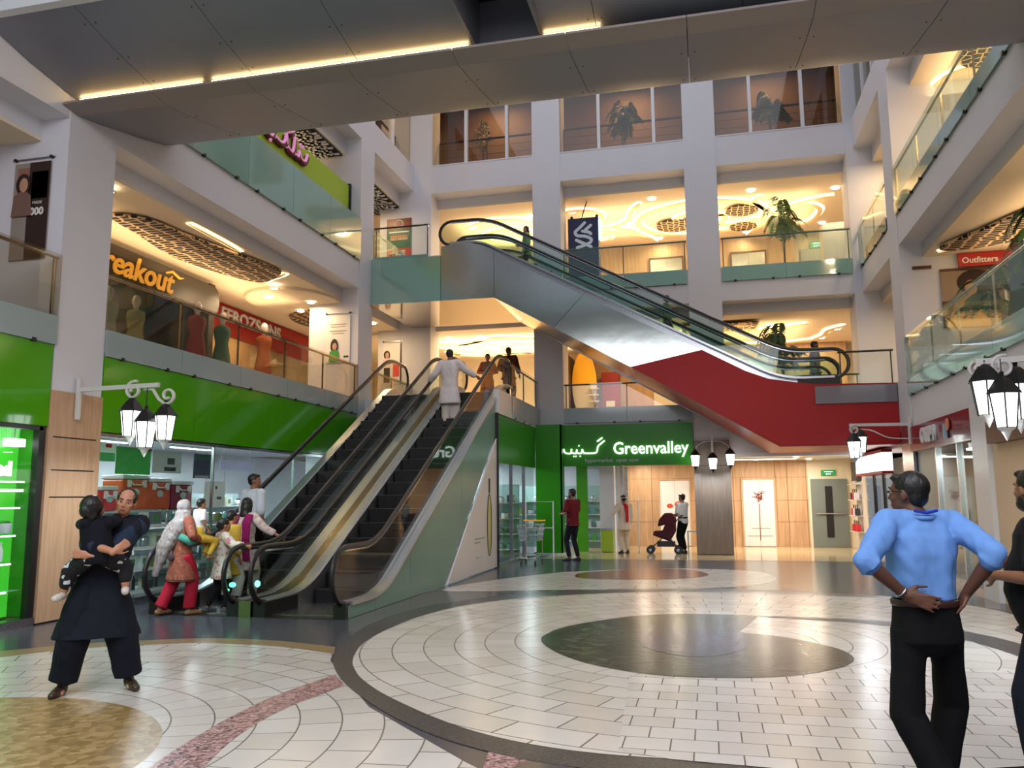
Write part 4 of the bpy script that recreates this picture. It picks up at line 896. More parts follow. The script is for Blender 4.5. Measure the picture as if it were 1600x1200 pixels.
# ------------------------------------------------------------------ hung posters on the pier sides
def poster(label, x0, x1, y, z0, z1, bg, details, rods=True):
    o = thing('poster', label, 'poster', ((x0+x1)/2, y, z0))
    ob('sheet', MB().box(x0, x1, y-.03, y-.018, z0, z1), bg, o)
    for (a, b, c, d, m) in details: ob('print', MB().box(x0+a*(x1-x0), x0+b*(x1-x0), y-.034, y-.03, z0+c*(z1-z0), z0+d*(z1-z0)), m, o)
    if rods:
        ob('rod', MB().cyl((x0-.05, y-.024, z1+.06), (x1+.05, y-.024, z1+.06), .01, seg=6), M['steel'], o)
        for x in (x0, x1): ob('standoff', MB().cyl((x, y-.05, z1+.06), (x, y, z1+.06), .022, seg=8), M['dark'], o)
    return o
def portrait(o, x, y, z, h, shirt, hair=(30, 20, 16), skin=(190, 140, 112), longhair=False):
    s = h
    ob('portrait_shirt', MB().prism([(x-.24*s, z), (x+.24*s, z), (x+.2*s, z+.42*s), (x+.07*s, z+.5*s), (x-.07*s, z+.5*s), (x-.2*s, z+.42*s)], 'y', y-.04, y-.035), pbr('print_shirt', shirt, .6), o)
    ob('portrait_hair', MB().ell((x, y-.037, z+.66*s), .17*s, .004, .22*s if not longhair else .3*s), pbr('print_hair', hair, .6), o)
    ob('portrait_face', MB().ell((x+.02*s, y-.041, z+.64*s), .10*s, .004, .15*s), pbr('print_skin', skin, .6), o)
PW = pbr('poster_white', (226, 222, 216), .4); PG = pbr('poster_grey', (150, 138, 128), .4); PD = pbr('poster_dark', (52, 36, 32), .4); PR = pbr('poster_red', (176, 60, 52), .4); PGR = pbr('poster_green', (58, 104, 82), .4); PBR = pbr('poster_brown_red', (120, 52, 36), .4)
a = poster('tall dark poster with numerals on the near left pier', -9.33, -8.73, 9.08, 4.88, 6.28, PG, [(.42, 1, 0, 1, PD), (.1, .4, .45, .95, pbr('poster_blush', (150, 100, 84), .5)), (.5, .95, .62, .9, pbr('poster_roseshade', (112, 66, 58), .5))])
text('numerals', '000', .15, (-8.90, 9.03, 5.55), 'y-', PW, a, .002, align='CENTER', bold=.006); text('lettering', 'MADE', .06, (-8.90, 9.03, 5.68), 'y-', PW, a, .002, align='CENTER')
portrait(a, -9.15, 9.06, 5.5, .7, (120, 90, 80), (40, 28, 24))
a = poster('white poster of a woman in a green top on the pier left of the escalators', -9.36, -8.70, 18.85, 4.98, 6.2, PW, [(.15, .85, .80, .82, PG), (.2, .8, .75, .765, PG), (.15, .85, .66, .68, PG), (.25, .75, .61, .625, PG), (.75, .95, .1, .14, PD)])
portrait(a, -9.12, 18.84, 5.0, .62, (58, 140, 56), longhair=True)
a = poster('white poster of a standing man with a red square beyond the escalator heads', -9.42, -8.86, YB, 4.95, 6.2, PW, [(.55, .92, .18, .5, pbr('poster_bright_red', (220, 70, 56), .5)), (.96, 1.03, 0, 1, PD)])
portrait(a, -9.3, YB-.01, 5.45, .6, (214, 190, 186)); ob('print_trousers', MB().box(-9.4, -9.2, YB-.036, YB-.032, 5.0, 5.46), PD, a)
a = poster('red and green poster with the word FREE on the upper landing', -9.36, -8.56, YB, 8.75, 10.1, PGR, [(0, 1, .74, 1, PBR), (0, 1, 0, .3, pbr('poster_coral', (186, 70, 66), .4)), (.15, .85, .49, .54, pbr('poster_orange', (196, 130, 60), .4)), (.15, .85, .56, .61, pbr('poster_orange2', (196, 120, 60), .4)), (.1, .9, .67, .7, PW)], False)
text('lettering', 'FREE', .2, (-8.96, YB-.04, 9.0), 'y-', PW, a, .002, align='CENTER', bold=.006); text('lettering', 'GET MORE', .12, (-8.96, YB-.04, 9.45), 'y-', PW, a, .002, align='CENTER')
ob('print_badge', MB().tube([(-8.96+.13*math.cos(t*math.pi/10), YB-.036, 9.92+.13*math.sin(t*math.pi/10)) for t in range(20)], .014, 5, closed=True), PW, a)
# lime sign board on the left second floor with pink script
lm = thing('sign_board', 'lime green sign board with pink Urdu script above the sage parapet', 'sign', (-8.8, 16, 8.3))
ob('board', MB().box(-8.82, -8.76, 13.0, 18.75, 8.45, 9.6), M['lime'], lm)
ob('end_post', MB().box(-8.84, -8.72, 18.70, 18.78, 7.85, 9.65), M['dark'], lm)
for y in (13.1, 15.9): ob('post', MB().box(-8.88, -8.82, y, y+.06, 7.85, 9.5), M['steel'], lm)
def arabic(s):
    # contextual forms written out, laid right to left
    return s[::-1]
M['pinkletter'] = pbr('pink_letters', (226, 150, 200), .4, emit=(.9, .3, .6), es=.25); M['maroon'] = pbr('maroon_backing', (96, 20, 40), .5)
pts = []
def strokes(o, name, lines, P, r, mat):
    m = MB()
    for l in lines: m.tube([P(u, v) for u, v in smooth2(l, 4)], r, 6)
    return ob(name, m, mat, o, smooth='all')
urdu1 = [[(0, .3), (.1, .05), (.35, .02), (.45, .3), (.5, .55)], [(.5, .1), (.8, .05), (1.0, .25), (1.05, .6), (1.1, .15)], [(1.1, .1), (1.4, .05), (1.5, .75)], [(1.5, .05), (1.7, .05), (1.75, .3), (1.85, .05), (2.1, .1), (2.2, .45)], [(1.2, .75), (1.4, .9)], [(.6, .75), (.9, .9)]]
P1 = lambda u, v: (-8.70, 14.45+u*.85, 9.18+v*.55)
strokes(lm, 'script_backing', urdu1, lambda u, v: (-8.73, 14.45+u*.85+.03, 9.14+v*.55), .07, M['maroon']); strokes(lm, 'script', urdu1, P1, .04, M['pinkletter'])
for u, v in ((.3, -.18), (.9, .95), (1.8, .6), (1.95, .6)): ob('script_dot', MB().ell(P1(u, v), .03, .05, .05, 8, 6), M['pinkletter'], lm)
st('wall_second_left', MB().box(-12.2, -12.1, 9, 22.8, 7.85, 10.5), M['cream'])
st('wall_second_left_end', MB().box(-9.6, -8.9, 18.9, 19.0, 7.85, 10.5), M['cream'])
# blue banner with interwoven white ribbon mark
bn = thing('hanging_banner', 'dark blue hanging banner with an interlaced white emblem on the second floor', 'banner', (-3.4, 23.5, 8.1))
navy = pbr('banner_navy', (24, 34, 78), .5)
bx0, bx1, by = -3.84, -2.92, 23.62
ob('cloth', MB().box(bx0, bx1, by, by+.45, 8.0, 9.92), navy, bn)
ob('cord', MB().cyl((-3.48, by+.2, 9.92), (-3.28, by+.2, 10.5), .018, seg=6), M['dark'], bn)
for x in (bx0+.1, bx1-.05): ob('spotlight', MB().ell((x, by+.1, 9.97), .05, .05, .06), M['dark'], bn)
ob('lit_letters', MB().box(bx1+.0, bx1+.10, by+.02, by+.06, 9.2, 9.85), emis('banner_lit_letters', (.5, .9, 1.0), 1.6), bn)
lw = pbr('emblem_white', (214, 224, 236), .5)
def ribbon(l, y): return MB().tube([(-3.40+u*.30, y, 9.18+v*.30) for u, v in smooth2(l, 6)], .085, 8, sy=.25, up=(0, 0, 1))
S1 = [(.05, 1.45), (-.55, 1.0), (-.75, .65), (-.2, .35), (.5, .1), (.75, -.15), (.55, -.5), (-.05, -.9), (-.5, -1.3)]
S2 = [(.65, 1.25), (.35, .85), (.72, .3), (.4, -.0), (-.4, -.1), (-.75, -.45), (-.2, -.75), (.6, -1.2)]
def band(l, w, y, cx=-3.37, cz=9.38):
    l = [Vector((cx+u*.26, y, cz+v*.38)) for u, v in smooth2(l, 6)]; A, B = [], []
    for i_, p_ in enumerate(l):
        t_ = l[min(i_+1, len(l)-1)]-l[max(i_-1, 0)]; n_ = Vector((-t_.z, 0, t_.x)).normalized()*w/2; A.append(p_-n_); B.append(p_+n_)
    m_ = MB().strip(A, B)
    for e in (l[0], l[-1]): m_.ell(e, w/2, .003, w/2, 12, 8)
    return m_
for nm, l, y in (('emblem', [(.15, 1.0), (-.55, .55), (-.95, .3), (-.75, .0), (.2, -.12), (.85, -.35), (.8, -.62), (.2, -.82), (-.75, -1.0)], by-.012), ('emblem_stroke', [(.85, .75), (.25, .42)], by-.012), ('emblem_stroke', [(.85, .05), (.6, .2), (-.1, .32)], by-.016), ('emblem_stroke', [(-.85, -.38), (-.2, -.62), (.85, -1.0)], by-.016)):
    ob(nm, band(l, .095, y), lw, bn)
# ------------------------------------------------------------------ plants
def plant(label, x, y, z, h, kind='palm', seed=1, pot=True, fronds=14):
    rnd = random.Random(seed); o = thing('potted_plant', label, 'plant', (x, y, z))
    if pot: ob('pot', MB().lathe([(.13, 0), (.19, .34), (.2, .36), (.17, .36), (.16, .3), (.001, .3)], (x, y, z), 14), M['pot'], o, smooth=True)
    ob('stem', MB().tube([(x, y, z+.25), (x+.02, y, z+h*.35), (x, y, z+h*.6)], .025, 6), M['brown'], o)
    m = MB()
    for i in range(fronds):
        a = rnd.uniform(0, 6.28); r = rnd.uniform(.35, .62)*h*.5; z0 = z+h*rnd.uniform(.3, .6); up = rnd.uniform(.15, .5)*h
        pts_ = [Vector((x, y, z0)), Vector((x+math.cos(a)*r*.4, y+math.sin(a)*r*.4, z0+up)), Vector((x+math.cos(a)*r*.8, y+math.sin(a)*r*.8, z0+up*.95)), Vector((x+math.cos(a)*r*1.15, y+math.sin(a)*r*1.15, z0+up*.5))]
        m.tube(pts_, [.008, .006, .004, .002], 4)
        cur = smooth2([tuple(p) for p in pts_], 6)
        side = Vector((-math.sin(a), math.cos(a), 0))
        for k in range(3, len(cur)-1):
            p = Vector(cur[k]); t = (Vector(cur[k+1])-p).normalized(); l = .20*h*.5*(1-abs(k/len(cur)-.55))
            for sg in (-1, 1):
                e = p+side*sg*l+t*l*.7+Vector((0, 0, -l*.35))
                m.add([p, p+t*.03+side*sg*.01, e, p+side*sg*l*.45-t*.012], [(0, 1, 2, 3)])
    ob('fronds', m, M['leaf'], o, recalc=False); return o
plant('potted palm behind the foot of the crossing escalators on the first floor', 2.2, 24.2, 4.05, 2.3, seed=3)
plant('tall potted palm in front of the steel elevator on the second floor', 2.4, 24.2, 7.85, 2.2, seed=5)
plant('potted palm on the upper landing behind the escalator curve', -6.9, 24.6, 7.85, 1.9, seed=7)
plant('potted palm behind the middle window of the top storey', -2.1, 24.0, 11.7, 2.0, seed=9)
plant('potted palm behind the right hand window of the top storey', 2.2, 24.3, 11.7, 1.9, seed=12)
o = thing('potted_shrub', 'dark column shaped shrub behind the left window of the top storey', 'plant', (-6.6, 24.0, 11.7))
ob('pot', MB().lathe([(.15, 0), (.2, .35), (.001, .35)], (-6.6, 24, 11.7), 12), M['pot'], o); ob('stem', MB().cyl((-6.6, 24, 12), (-6.6, 24, 12.7), .03), M['brown'], o)
rnd = random.Random(4); m = MB()
for i in range(420):
    t = rnd.random(); a = rnd.uniform(0, 6.28); r = .30*math.sin(math.pi*(.1+.85*t))*rnd.uniform(.5, 1); c = Vector((-6.6+r*math.cos(a), 24+r*math.sin(a), 12.55+t*1.0)); d = Vector((rnd.uniform(-1, 1), rnd.uniform(-1, 1), rnd.uniform(.2, 1))).normalized()*.07; s_ = d.orthogonal().normalized()*.018
    m.add([c-s_, c+s_, c+d], [(0, 1, 2)])
ob('foliage', m, M['leaf'], o, recalc=False)
plant('potted palm with drooping fronds by the right first floor balustrade', 5.3, 13.9, 4.05, 2.2, seed=21, fronds=18)
plant('small palm beside the red shop sign on the right first floor', 5.5, 17.3, 4.05, 2.1, seed=23, fronds=14)
# ------------------------------------------------------------------ right first floor
a = poster('poster of a curly haired woman in yellow on the right first floor pier', 4.95, 6.15, 18.5, 5.02, 6.30, pbr('poster_tan_brown', (92, 58, 42), .4), [(.0, .45, .45, .95, pbr('poster_flowers', (150, 130, 110), .6))], False)
ob('portrait_hair', MB().ell((5.62, 18.46, 5.98), .36, .006, .27), pbr('print_curls', (40, 22, 16), .7), a); ob('portrait_face', MB().ell((5.52, 18.455, 5.86), .12, .006, .17), pbr('print_face', (196, 140, 100), .6), a)
ob('portrait_dress', MB().prism([(5.0, 5.03), (6.0, 5.03), (5.8, 5.6), (5.5, 5.72), (5.2, 5.55)], 'y', 18.458, 18.464), pbr('print_yellow', (190, 140, 52), .6), a)
rs = thing('shop_sign', 'red shop sign with white letters above the woman poster on the right', 'sign', (5.9, 18.4, 6.35))
ob('board', MB().box(5.42, 6.6, 18.3, 18.4, 6.32, 6.60), M['redglow'], rs) if False else ob('board', MB().box(5.30, 6.6, 18.36, 18.42, 6.30, 6.58), M['redglow'], rs)
text('lettering', 'Outfitters', .17, (5.36, 18.35, 6.42), 'y-', M['whitegloss'], rs, .004, bold=.004)
st('wall_shop_right', MB().box(7.6, 7.7, 4, 18.5, 4.05, 6.6), pbr('shop_back_warm', (190, 150, 105), .6))
o = thing('vent_grille', 'small brown vent on the white pier above the poster', 'vent', (4.6, 18.48, 6.1)); ob('frame', MB().box(4.42, 4.80, 18.47, 18.49, 6.33, 6.40), M['brown'], o); ob('slat', MB().box(4.44, 4.78, 18.46, 18.47, 6.36, 6.37), M['dark'], o)
for i, (lab, y, c) in enumerate((('right first floor clothes rail with grey coats behind the balustrade', 16.6, (90, 92, 98)), ('right first floor clothes rail with green tops, nearer one', 12.6, (70, 96, 66)))):
    o = thing('clothes_rail', lab, 'clothes rail', (6.6, y, 4.05))
    ob('frame', MB().tube([(6.6, y-.7, 4.05), (6.6, y-.7, 5.4), (6.6, y+.7, 5.4), (6.6, y+.7, 4.05)], .02, 6), M['chrome'], o)
    for k in range(8): yy = y-.6+k*.17; ob('garment', MB().prism([(6.4, 4.45), (6.8, 4.45), (6.78, 5.2), (6.6, 5.36), (6.42, 5.2)], 'y', yy, yy+.07), pbr('garment', tuple(min(255, v+random.randint(-25, 35)) for v in c), .8), o)
# ------------------------------------------------------------------ street lanterns on scroll brackets
def lantern(label, x, y, z, s, group, chain=.25, roof=None):
    o = thing('lantern', label, 'lantern', (x, y, z), group)
    c = (x, y, z)
    ob('lamp_glass', MB().lathe([(.001, -.30*s), (.10*s, -.28*s), (.13*s, -.05*s), (.14*s, .05*s), (.001, .05*s)], c, 6, .3), M['lampglass'], o)
    b = MB()
    for k in range(6):
        a = .3+math.pi/3*k; b.tube([(x+.10*s*math.cos(a), y+.10*s*math.sin(a), z-.29*s), (x+.145*s*math.cos(a), y+.145*s*math.sin(a), z+.05*s)], .009*s, 5)
    ob('cage', b, M['dark'], o)
    ob('roof', MB().lathe([(.18*s, .05*s), (.17*s, .07*s), (.09*s, .18*s), (.05*s, .22*s), (.02*s, .24*s), (.025*s, .27*s), (.001, .29*s)], c, 6, .3), roof or M['dark'], o)
    ob('finial', MB().lathe([(.001, -.42*s), (.03*s, -.36*s), (.05*s, -.32*s), (.10*s, -.28*s), (.001, -.28*s)], c, 8), M['whitegloss'] if s > .9 else M['dark'], o)
    ob('chain', MB().cyl((x, y, z+.27*s), (x, y, z+.27*s+chain), .006, seg=5), M['dark'], o)
    area('lantern_lamp', (x, y, z-.46*s), .12, 10*s, COOL, parent=o, shape='DISK')
def scroll(c, r, turns, a0, axis, n=26, sgn=1):
    out = []
    for i in range(n+1):
        t = i/n; a = a0+sgn*turns*2*math.pi*t; rr = r*(1-.72*t)
        out.append((c[0]+rr*math.cos(a), c[1], c[2]+rr*math.sin(a)) if axis == 'x' else (c[0], c[1]+rr*math.cos(a), c[2]+rr*math.sin(a)))
    return out
def bracket(label, base, tip, out=(0, -1)):
    # white post on the pier with an arm and two scrolls
    o = thing('lantern_bracket', label, 'bracket', base); x, y, z = base; wm = M['ivory']
    ob('wall_post', MB().box(x-.03, x+.03, y-.03, y+.03, z-.42, z+.16), wm, o, bev=.008)
    ob('arm', MB().obox(((x+tip[0])/2, (y+tip[1])/2, (z+tip[2])/2), (Vector(tip)-Vector(base))/2, (0, .02, 0) if abs(tip[0]-x) > abs(tip[1]-y) else (.02, 0, 0), (0, 0, .03)), wm, o)
    return o
wm = M['ivory']
# left cluster (pier at Y 9.5)
yb = 9.5
o = bracket('white iron scroll bracket holding three lanterns on the near left pier', (-8.43, yb, 3.10), (-7.16, yb, 3.12))
ob('scroll', MB().tube(scroll((-7.55, yb, 3.06), .13, 1.4, 1.2, 'x'), .02, 6, sy=1.6), wm, o, smooth='all')
ob('scroll', MB().tube([(-7.38, yb, 3.06), (-7.25, yb, 3.06), (-7.15, yb, 2.92), (-7.06, yb, 2.86)]+scroll((-7.02, yb, 2.97), .11, 1.1, -1.3, 'x'), .02, 6, sy=1.6), wm, o, smooth='all')
GL = 'lanterns on the near left pier'
lantern('left one of the three lit lanterns on the near left pier', -7.57, yb, 2.72, 1.0, None, .06); lantern('lowest, middle one of the three lit lanterns on the near left pier', -7.30, yb-.05, 2.56, 1.0, None, .25); lantern('outermost of the three lit lanterns on the near left pier', -7.04, yb, 2.64, .95, None, .05)
# right near cluster
o = bracket('white scroll bracket holding three lanterns at the upper right edge of the view', (4.0, 9.1, 2.96), (2.70, 9.1, 2.92))
ob('scroll', MB().tube(scroll((2.95, 9.1, 2.86), .12, 1.4, 1.2, 'x'), .02, 6, sy=1.6), wm, o, smooth='all'); ob('scroll', MB().tube(scroll((2.72, 9.1, 2.84), .09, 1.2, 2, 'x'), .018, 6, sy=1.6), wm, o, smooth='all')
lantern('left one of the three black roofed lanterns at the right edge', 2.78, 9.1, 2.66, 1.0, None, .02); lantern('middle lowest of the three black roofed lanterns at the right edge', 2.90, 9.0, 2.52, 1.0, None, .14); lantern('right one of the three black roofed lanterns at the right edge', 3.08, 9.15, 2.62, 1.05, None, .05)
# back pier cluster
o = bracket('white two armed bracket on the grey wood clad pier at the back', (.14, 22.66, 2.9), (.14, 22.3, 3.0))
ob('drop_rod', MB().box(.12, .16, 22.24, 22.28, 2.70, 3.16), wm, o)
for sgn in (-1, 1): ob('side_arm', MB().tube([(.14, 22.26, 3.0), (.14+sgn*.22, 22.26, 2.99), (.14+sgn*.40, 22.26, 2.88), (.14+sgn*.45, 22.26, 2.76)], .012, 6), wm, o)
lantern('left lantern on the back wood clad pier', -.31, 22.26, 2.58, .85, None, .0); lantern('middle lower lantern on the back wood clad pier', .14, 22.26, 2.50, .85, None, .0); lantern('right lantern on the back wood clad pier', .59, 22.26, 2.60, .85, None, .0)
# corner pier cluster
o = bracket('white bracket reaching out from the right steel clad pier', (4.12, 18.4, 3.02), (2.95, 18.4, 3.03))
ob('scroll', MB().tube(scroll((3.05, 18.4, 2.93), .10, 1.3, 1.2, 'x'), .025, 6, sy=1.6), wm, o, smooth='all')
ob('cable', MB().tube(smooth2([(3.15, 18.4, 2.94), (3.4, 18.4, 2.9), (3.7, 18.4, 2.75), (4.1, 18.4, 2.72)], 4), .012, 6), wm, o)
lantern('front lit lantern under the bracket of the right steel clad pier', 3.02, 18.38, 2.62, 1.0, None, .02); lantern('rear lit lantern under the bracket of the right steel clad pier', 3.16, 18.42, 2.72, .95, None, .0)
# ------------------------------------------------------------------ left ground floor shop
st('trim_16', MB().box(XL-.25, XL-.02, 10.0, 18.85, 2.55, 3.7), W)
gf = thing('shop_fascia', 'glossy green shop fascia running from the near pier to the escalators', 'shop fascia', (XL, 14, 2.55))
for a, b in ((10.02, 12.2), (12.205, 14.4), (14.405, 16.6), (16.605, 18.84)): ob('panel', MB().box(XL-.02, XL+.02, a, b, 2.56, 3.655), M['green'], gf)
gf = thing('shop_fascia', 'glossy green shop fascia at the left edge, above the green lit window', 'shop fascia', (XL, 5, 2.55))
ob('panel', MB().box(XL-.02, XL+.02, 5.0, 9.05, 2.56, 3.655), M['green'], gf); ob('panel', MB().box(XL-.02, XL+.02, -.5, 4.995, 2.56, 3.655), M['green'], gf)
# near window: green frosted backing behind glass
o = st('window_10', MB().box(XL-.06, XL-.04, .2, 8.98, .1, 2.55), M['glassshop'])
ob('window_frame', MB().box(XL-.1, XL, 8.94, 9.04, .1, 2.55).box(XL-.1, XL, .2, 9.0, 2.5, 2.56).box(XL-.1, XL, 6.0, 6.06, .1, 2.5), M['dark'], o)
ob('window_sill', MB().box(XL-.14, XL+.02, .2, 9.04, .0, .1), M['steel'], o)
st('wall_green_end', MB().box(-8.95, -8.58, 9.03, 9.055, .1, 2.55), pbr('green_end_panel', (52, 140, 34), .3))
st('wall_green_backing', MB().box(-8.95, -8.9, .2, 9.03, 0.1, 2.55), pbr('green_backlit_panel', (40, 150, 30), .25, emit=(.05, .45, .03), es=.9, coat=.5))
rnd = random.Random(5)
GSH = 'glass shelves in the green window'
for k, z in enumerate((.45, .8, 1.15, 1.5, 1.83)):  # reflections of the shops opposite, modelled as solid shelves with goods
    o = thing('glass_shelf', ['lowest', 'second', 'third', 'fourth', 'topmost'][k]+' glass shelf against the green window backing at the left edge', 'shelf', (-8.75, 8, z), None)
    ob('shelf_board', MB().box(-8.89, -8.62, 6.1, 8.92, z, z+.012), pbr('shelf_glass_edge', (150, 220, 190), .1, coat=1) if k == 0 else M['shelfglass'] if 'shelfglass' in M else M['glassg'], o)
    ob('light_bar', MB().cyl((-8.61, 6.3+.3*k, z-.008), (-8.61, 8.7+.04*k, z-.008), .010, seg=5), M['tubelight'], o)
cols = [(210, 216, 214), (60, 140, 60), (190, 190, 196), (150, 190, 160), (230, 230, 226), (90, 120, 100)]
cmat = [pbr('package_%d' % i, c, .4) for i, c in enumerate(cols)]
def product(nm, lab, cat, x, y, z, dx, dy, dz, mat, group, kind):
    if kind == 'box':
        m = MB().box(x-dx, x+dx, y-dy, y+dy, z, z+dz); b = .006
        o = thing(nm, lab, cat, (x, y, z), group); ob('carton', m, mat, o); ob('label_panel', MB().box(x+dx, x+dx+.003, y-dy*.6, y+dy*.6, z+dz*.25, z+dz*.75), random.choice(cmat), o); return o
    if kind == 'pot':
        o = thing(nm, lab, cat, (x, y, z), group)
        ob('body', MB().lathe([(dy*.8, 0), (dy, dz*.15), (dy, dz*.7), (dy*.9, dz*.78)], (x, y, z), 12), mat, o, smooth=True)
        ob('lid', MB().lathe([(dy, dz*.78), (dy*.6, dz*.92), (.015, dz*.94), (.015, dz), (.001, dz)], (x, y, z), 12), M['steel'], o, smooth=True); return o
    if kind == 'bottle':
        o = thing(nm, lab, cat, (x, y, z), group)
        ob('body', MB().lathe([(dy*.7, 0), (dy*.7, dz*.6), (dy*.3, dz*.78), (dy*.25, dz*.9)], (x, y, z), 10), mat, o, smooth=True); ob('cap', MB().lathe([(dy*.32, dz*.9), (dy*.32, dz), (.001, dz)], (x, y, z), 8), M['whitegloss'], o); return o
protos = {}
def row(zone, x, y0, y1, z, zmax, group, seed, kinds=('box', 'pot', 'bottle'), axis='y', palette=cmat):
    r = random.Random(seed); t = y0
    while t < y1:
        k = r.choice(kinds); ci = r.randrange(len(palette)); key = (k, ci)
        w = {'box': .11, 'pot': .11, 'bottle': .05}[k]
        nm = {'box': 'carton', 'pot': 'cooking_pot', 'bottle': 'bottle'}[k]
        lab = {'box': 'carton', 'pot': 'lidded pot', 'bottle': 'bottle'}[k]+' on '+zone
        x_, y_ = (x, t+w) if axis == 'y' else (t+w, x)
        if key not in protos:
            h = {'box': .2, 'pot': .17, 'bottle': .24}[k]
            protos[key] = product(nm, lab, {'box': 'box', 'pot': 'pot', 'bottle': 'bottle'}[k], x_, y_, z, .08, w*.85, h, palette[ci], group, k)
        else: copy_tree(protos[key], loc=(x_, y_, z), label=lab, group=group)
        t += 2*w+r.uniform(.02, .12)
ZN = ('the lowest', 'the second', 'the third', 'the fourth')
for k, z in enumerate((.46, .81, 1.16)): row(ZN[k]+' glass shelf of the green lit window at the left edge', -8.76, 6.4, 8.75, z+.013, .3, 'goods on %s shelf of the green lit window' % ZN[k], 40+k)
def lettersign(): pass
rf = thing('lit_window_sign', 'white glowing lettering across the green window at the left edge', 'sign', (-8.7, 8.3, 1.9))  # reflection of a lit sign in the pane, built as glowing letters
text('lettering', 'ndo baad', .24, (-8.60, 7.75, 1.98), 'x+', emis('window_letters', (.95, 1, .97), 4), rf, .008, bold=.012)
ob('light_bar', MB().box(-8.62, -8.60, 7.2, 8.85, 1.70, 1.73), M['tubelight'], rf)
for y in (8.25, 8.78):
    o = thing('ceiling_lamp', 'square white lamp behind the green glass at the left edge, %s one' % ('nearer' if y < 8.5 else 'farther'), 'lamp', (-8.73, y, 2.28)); ob('shade', MB().box(-8.80, -8.66, y-.11, y+.11, 2.28, 2.38), M['lampglass'], o); ob('stem', MB().cyl((-8.73, y, 2.38), (-8.73, y, 2.56), .01), M['steel'], o)
# main window
o = st('window_11', MB().box(XL-.06, XL-.045, 10.05, 18.8, .12, 2.55), M['glassshop'])
ob('window_sill', MB().box(XL-.16, XL+.02, 10.02, 18.84, 0, .12), M['steel'], o)
ob('window_frame', MB().box(XL-.08, XL-.03, 12.9, 12.93, .12, 2.55).box(XL-.08, XL-.03, 15.8, 15.83, .12, 2.55).box(XL-.1, XL-.02, 10.02, 18.84, 2.5, 2.56), M['steel'], o)
st('wall_shop_back', MB().box(-13.9, -13.8, 9.1, 28.8, 0, 2.85), pbr('shop_white', (214, 216, 220), .5))
st('wall_shop_side', MB().box(-13.8, -9.95, 9.08, 9.14, 0, 2.85), pbr('shop_green_wall', (60, 160, 60), .5))
tl = []
for i, (x, y) in enumerate([(-10.3, 11), (-10.3, 14), (-10.3, 17), (-12.2, 11.5), (-12.2, 14.5), (-12.2, 17.5), (-11, 20.5), (-8.2, 20.4), (-6.3, 20.4), (-7, 24), (-8.0, 26.6), (-5.6, 25.5)]):
    o = thing('tube_light', 'linear white ceiling light in the ground floor shop', 'ceiling light', (x, y, 2.8), 'linear ceiling lights in the green shop')
    ob('housing', MB().box(x-.08, x+.08, y-.8, y+.8, 2.80, 2.85), M['whitegloss'], o); ob('tube', MB().box(x-.05, x+.05, y-.75, y+.75, 2.78, 2.80), M['tubelight'], o)
    area('tube_lamp', (x, y, 2.76), .12, 60, COOL, parent=o, sizey=1.5)
M['deckshelf'] = pbr('shelf_enamel', (170, 196, 196), .3)
zs = (.16, .50, .84, 1.18)
GOODS = [pbr('goods_white', (214, 220, 222), .35), pbr('goods_silver', (170, 176, 180), .2, .7), pbr('goods_olive', (110, 120, 40), .5), pbr('goods_grey', (110, 120, 126), .4), pbr('goods_teal', (90, 150, 150), .4), pbr('goods_cream', (206, 202, 180), .4), pbr('goods_black', (50, 54, 58), .3)]
protos.clear()
for k, z in enumerate(zs):
    lab = ['lowest', 'second', 'third', 'uppermost'][k]
    o = thing('display_shelf', lab+' long shelf of kitchenware inside the left shop window', 'shelf', (-9.1, 13, z))
    ob('shelf_board', MB().box(-9.35, -8.75, 10.3, 15.6, z-.02, z), M['deckshelf'], o); ob('price_rail', MB().box(-8.75, -8.74, 10.3, 15.6, z-.035, z+.01), M['whitegloss'], o)
    if k == 0:
        up = thing('shelf_upright', 'white shelf uprights inside the left shop window', 'shelf frame', (-9.4, 13, 0)); [ob('upright', MB().box(-9.4, -9.36, y, y+.05, .0, 1.38), M['whitegloss'], up) for y in (10.3, 12.0, 13.8, 15.55)]
    row('the %s shelf inside the left shop window' % lab, -8.95, 10.35, 14.6, z+.002, .3, 'kitchenware on the %s shelf of the left shop window' % lab, 70+k, palette=GOODS, kinds=('box', 'pot', 'pot', 'bottle', 'box'))
def cooler(label, y0, y1, z0, z1, col):
    o = thing('cool_box', label, 'cool box', (-9.15, (y0+y1)/2, z0)); x0, x1 = -9.38, -8.98
    ob('body', MB().box(x0, x1, y0, y1, z0, z1-.07), pbr('coolbox_body', col, .35), o, bev=.03); ob('lid', MB().box(x0-.01, x1+.015, y0-.012, y1+.012, z1-.07, z1), M['whitegloss'], o, bev=.02)
    w = y1-y0
    for t in (.2, .8): ob('latch', MB().box(x1, x1+.03, y0+w*t-.04, y0+w*t+.04, z1-.2, z1-.08), M['whitegloss'], o, bev=.01)
    ob('badge', MB().lathe([(.07, 0), (.07, .008), (.001, .008)], (0, 0, 0), 14), M['deckshelf'], o) if False else ob('badge', MB().ell((x1+.004, y0+w*.5, z0+(z1-z0)*.5), .008, .08, .06), M['deckshelf'], o)
    ob('handle', MB().tube([(x1+.01, y0+w*.3, z1-.12), (x1+.05, y0+w*.3, z1-.16), (x1+.05, y0+w*.7, z1-.16), (x1+.01, y0+w*.7, z1-.12)], .012, 6), M['whitegloss'], o)
o = thing('display_shelf', 'high shelf carrying the cool boxes inside the left shop window', 'shelf', (-9.15, 12, 1.38)); ob('shelf_board', MB().box(-9.42, -8.9, 10.3, 13.1, 1.385, 1.405), M['deckshelf'], o)
for y in (10.32, 11.7, 13.05): ob('upright', MB().box(-9.42, -9.38, y, y+.04, .0, 1.385), M['whitegloss'], o)
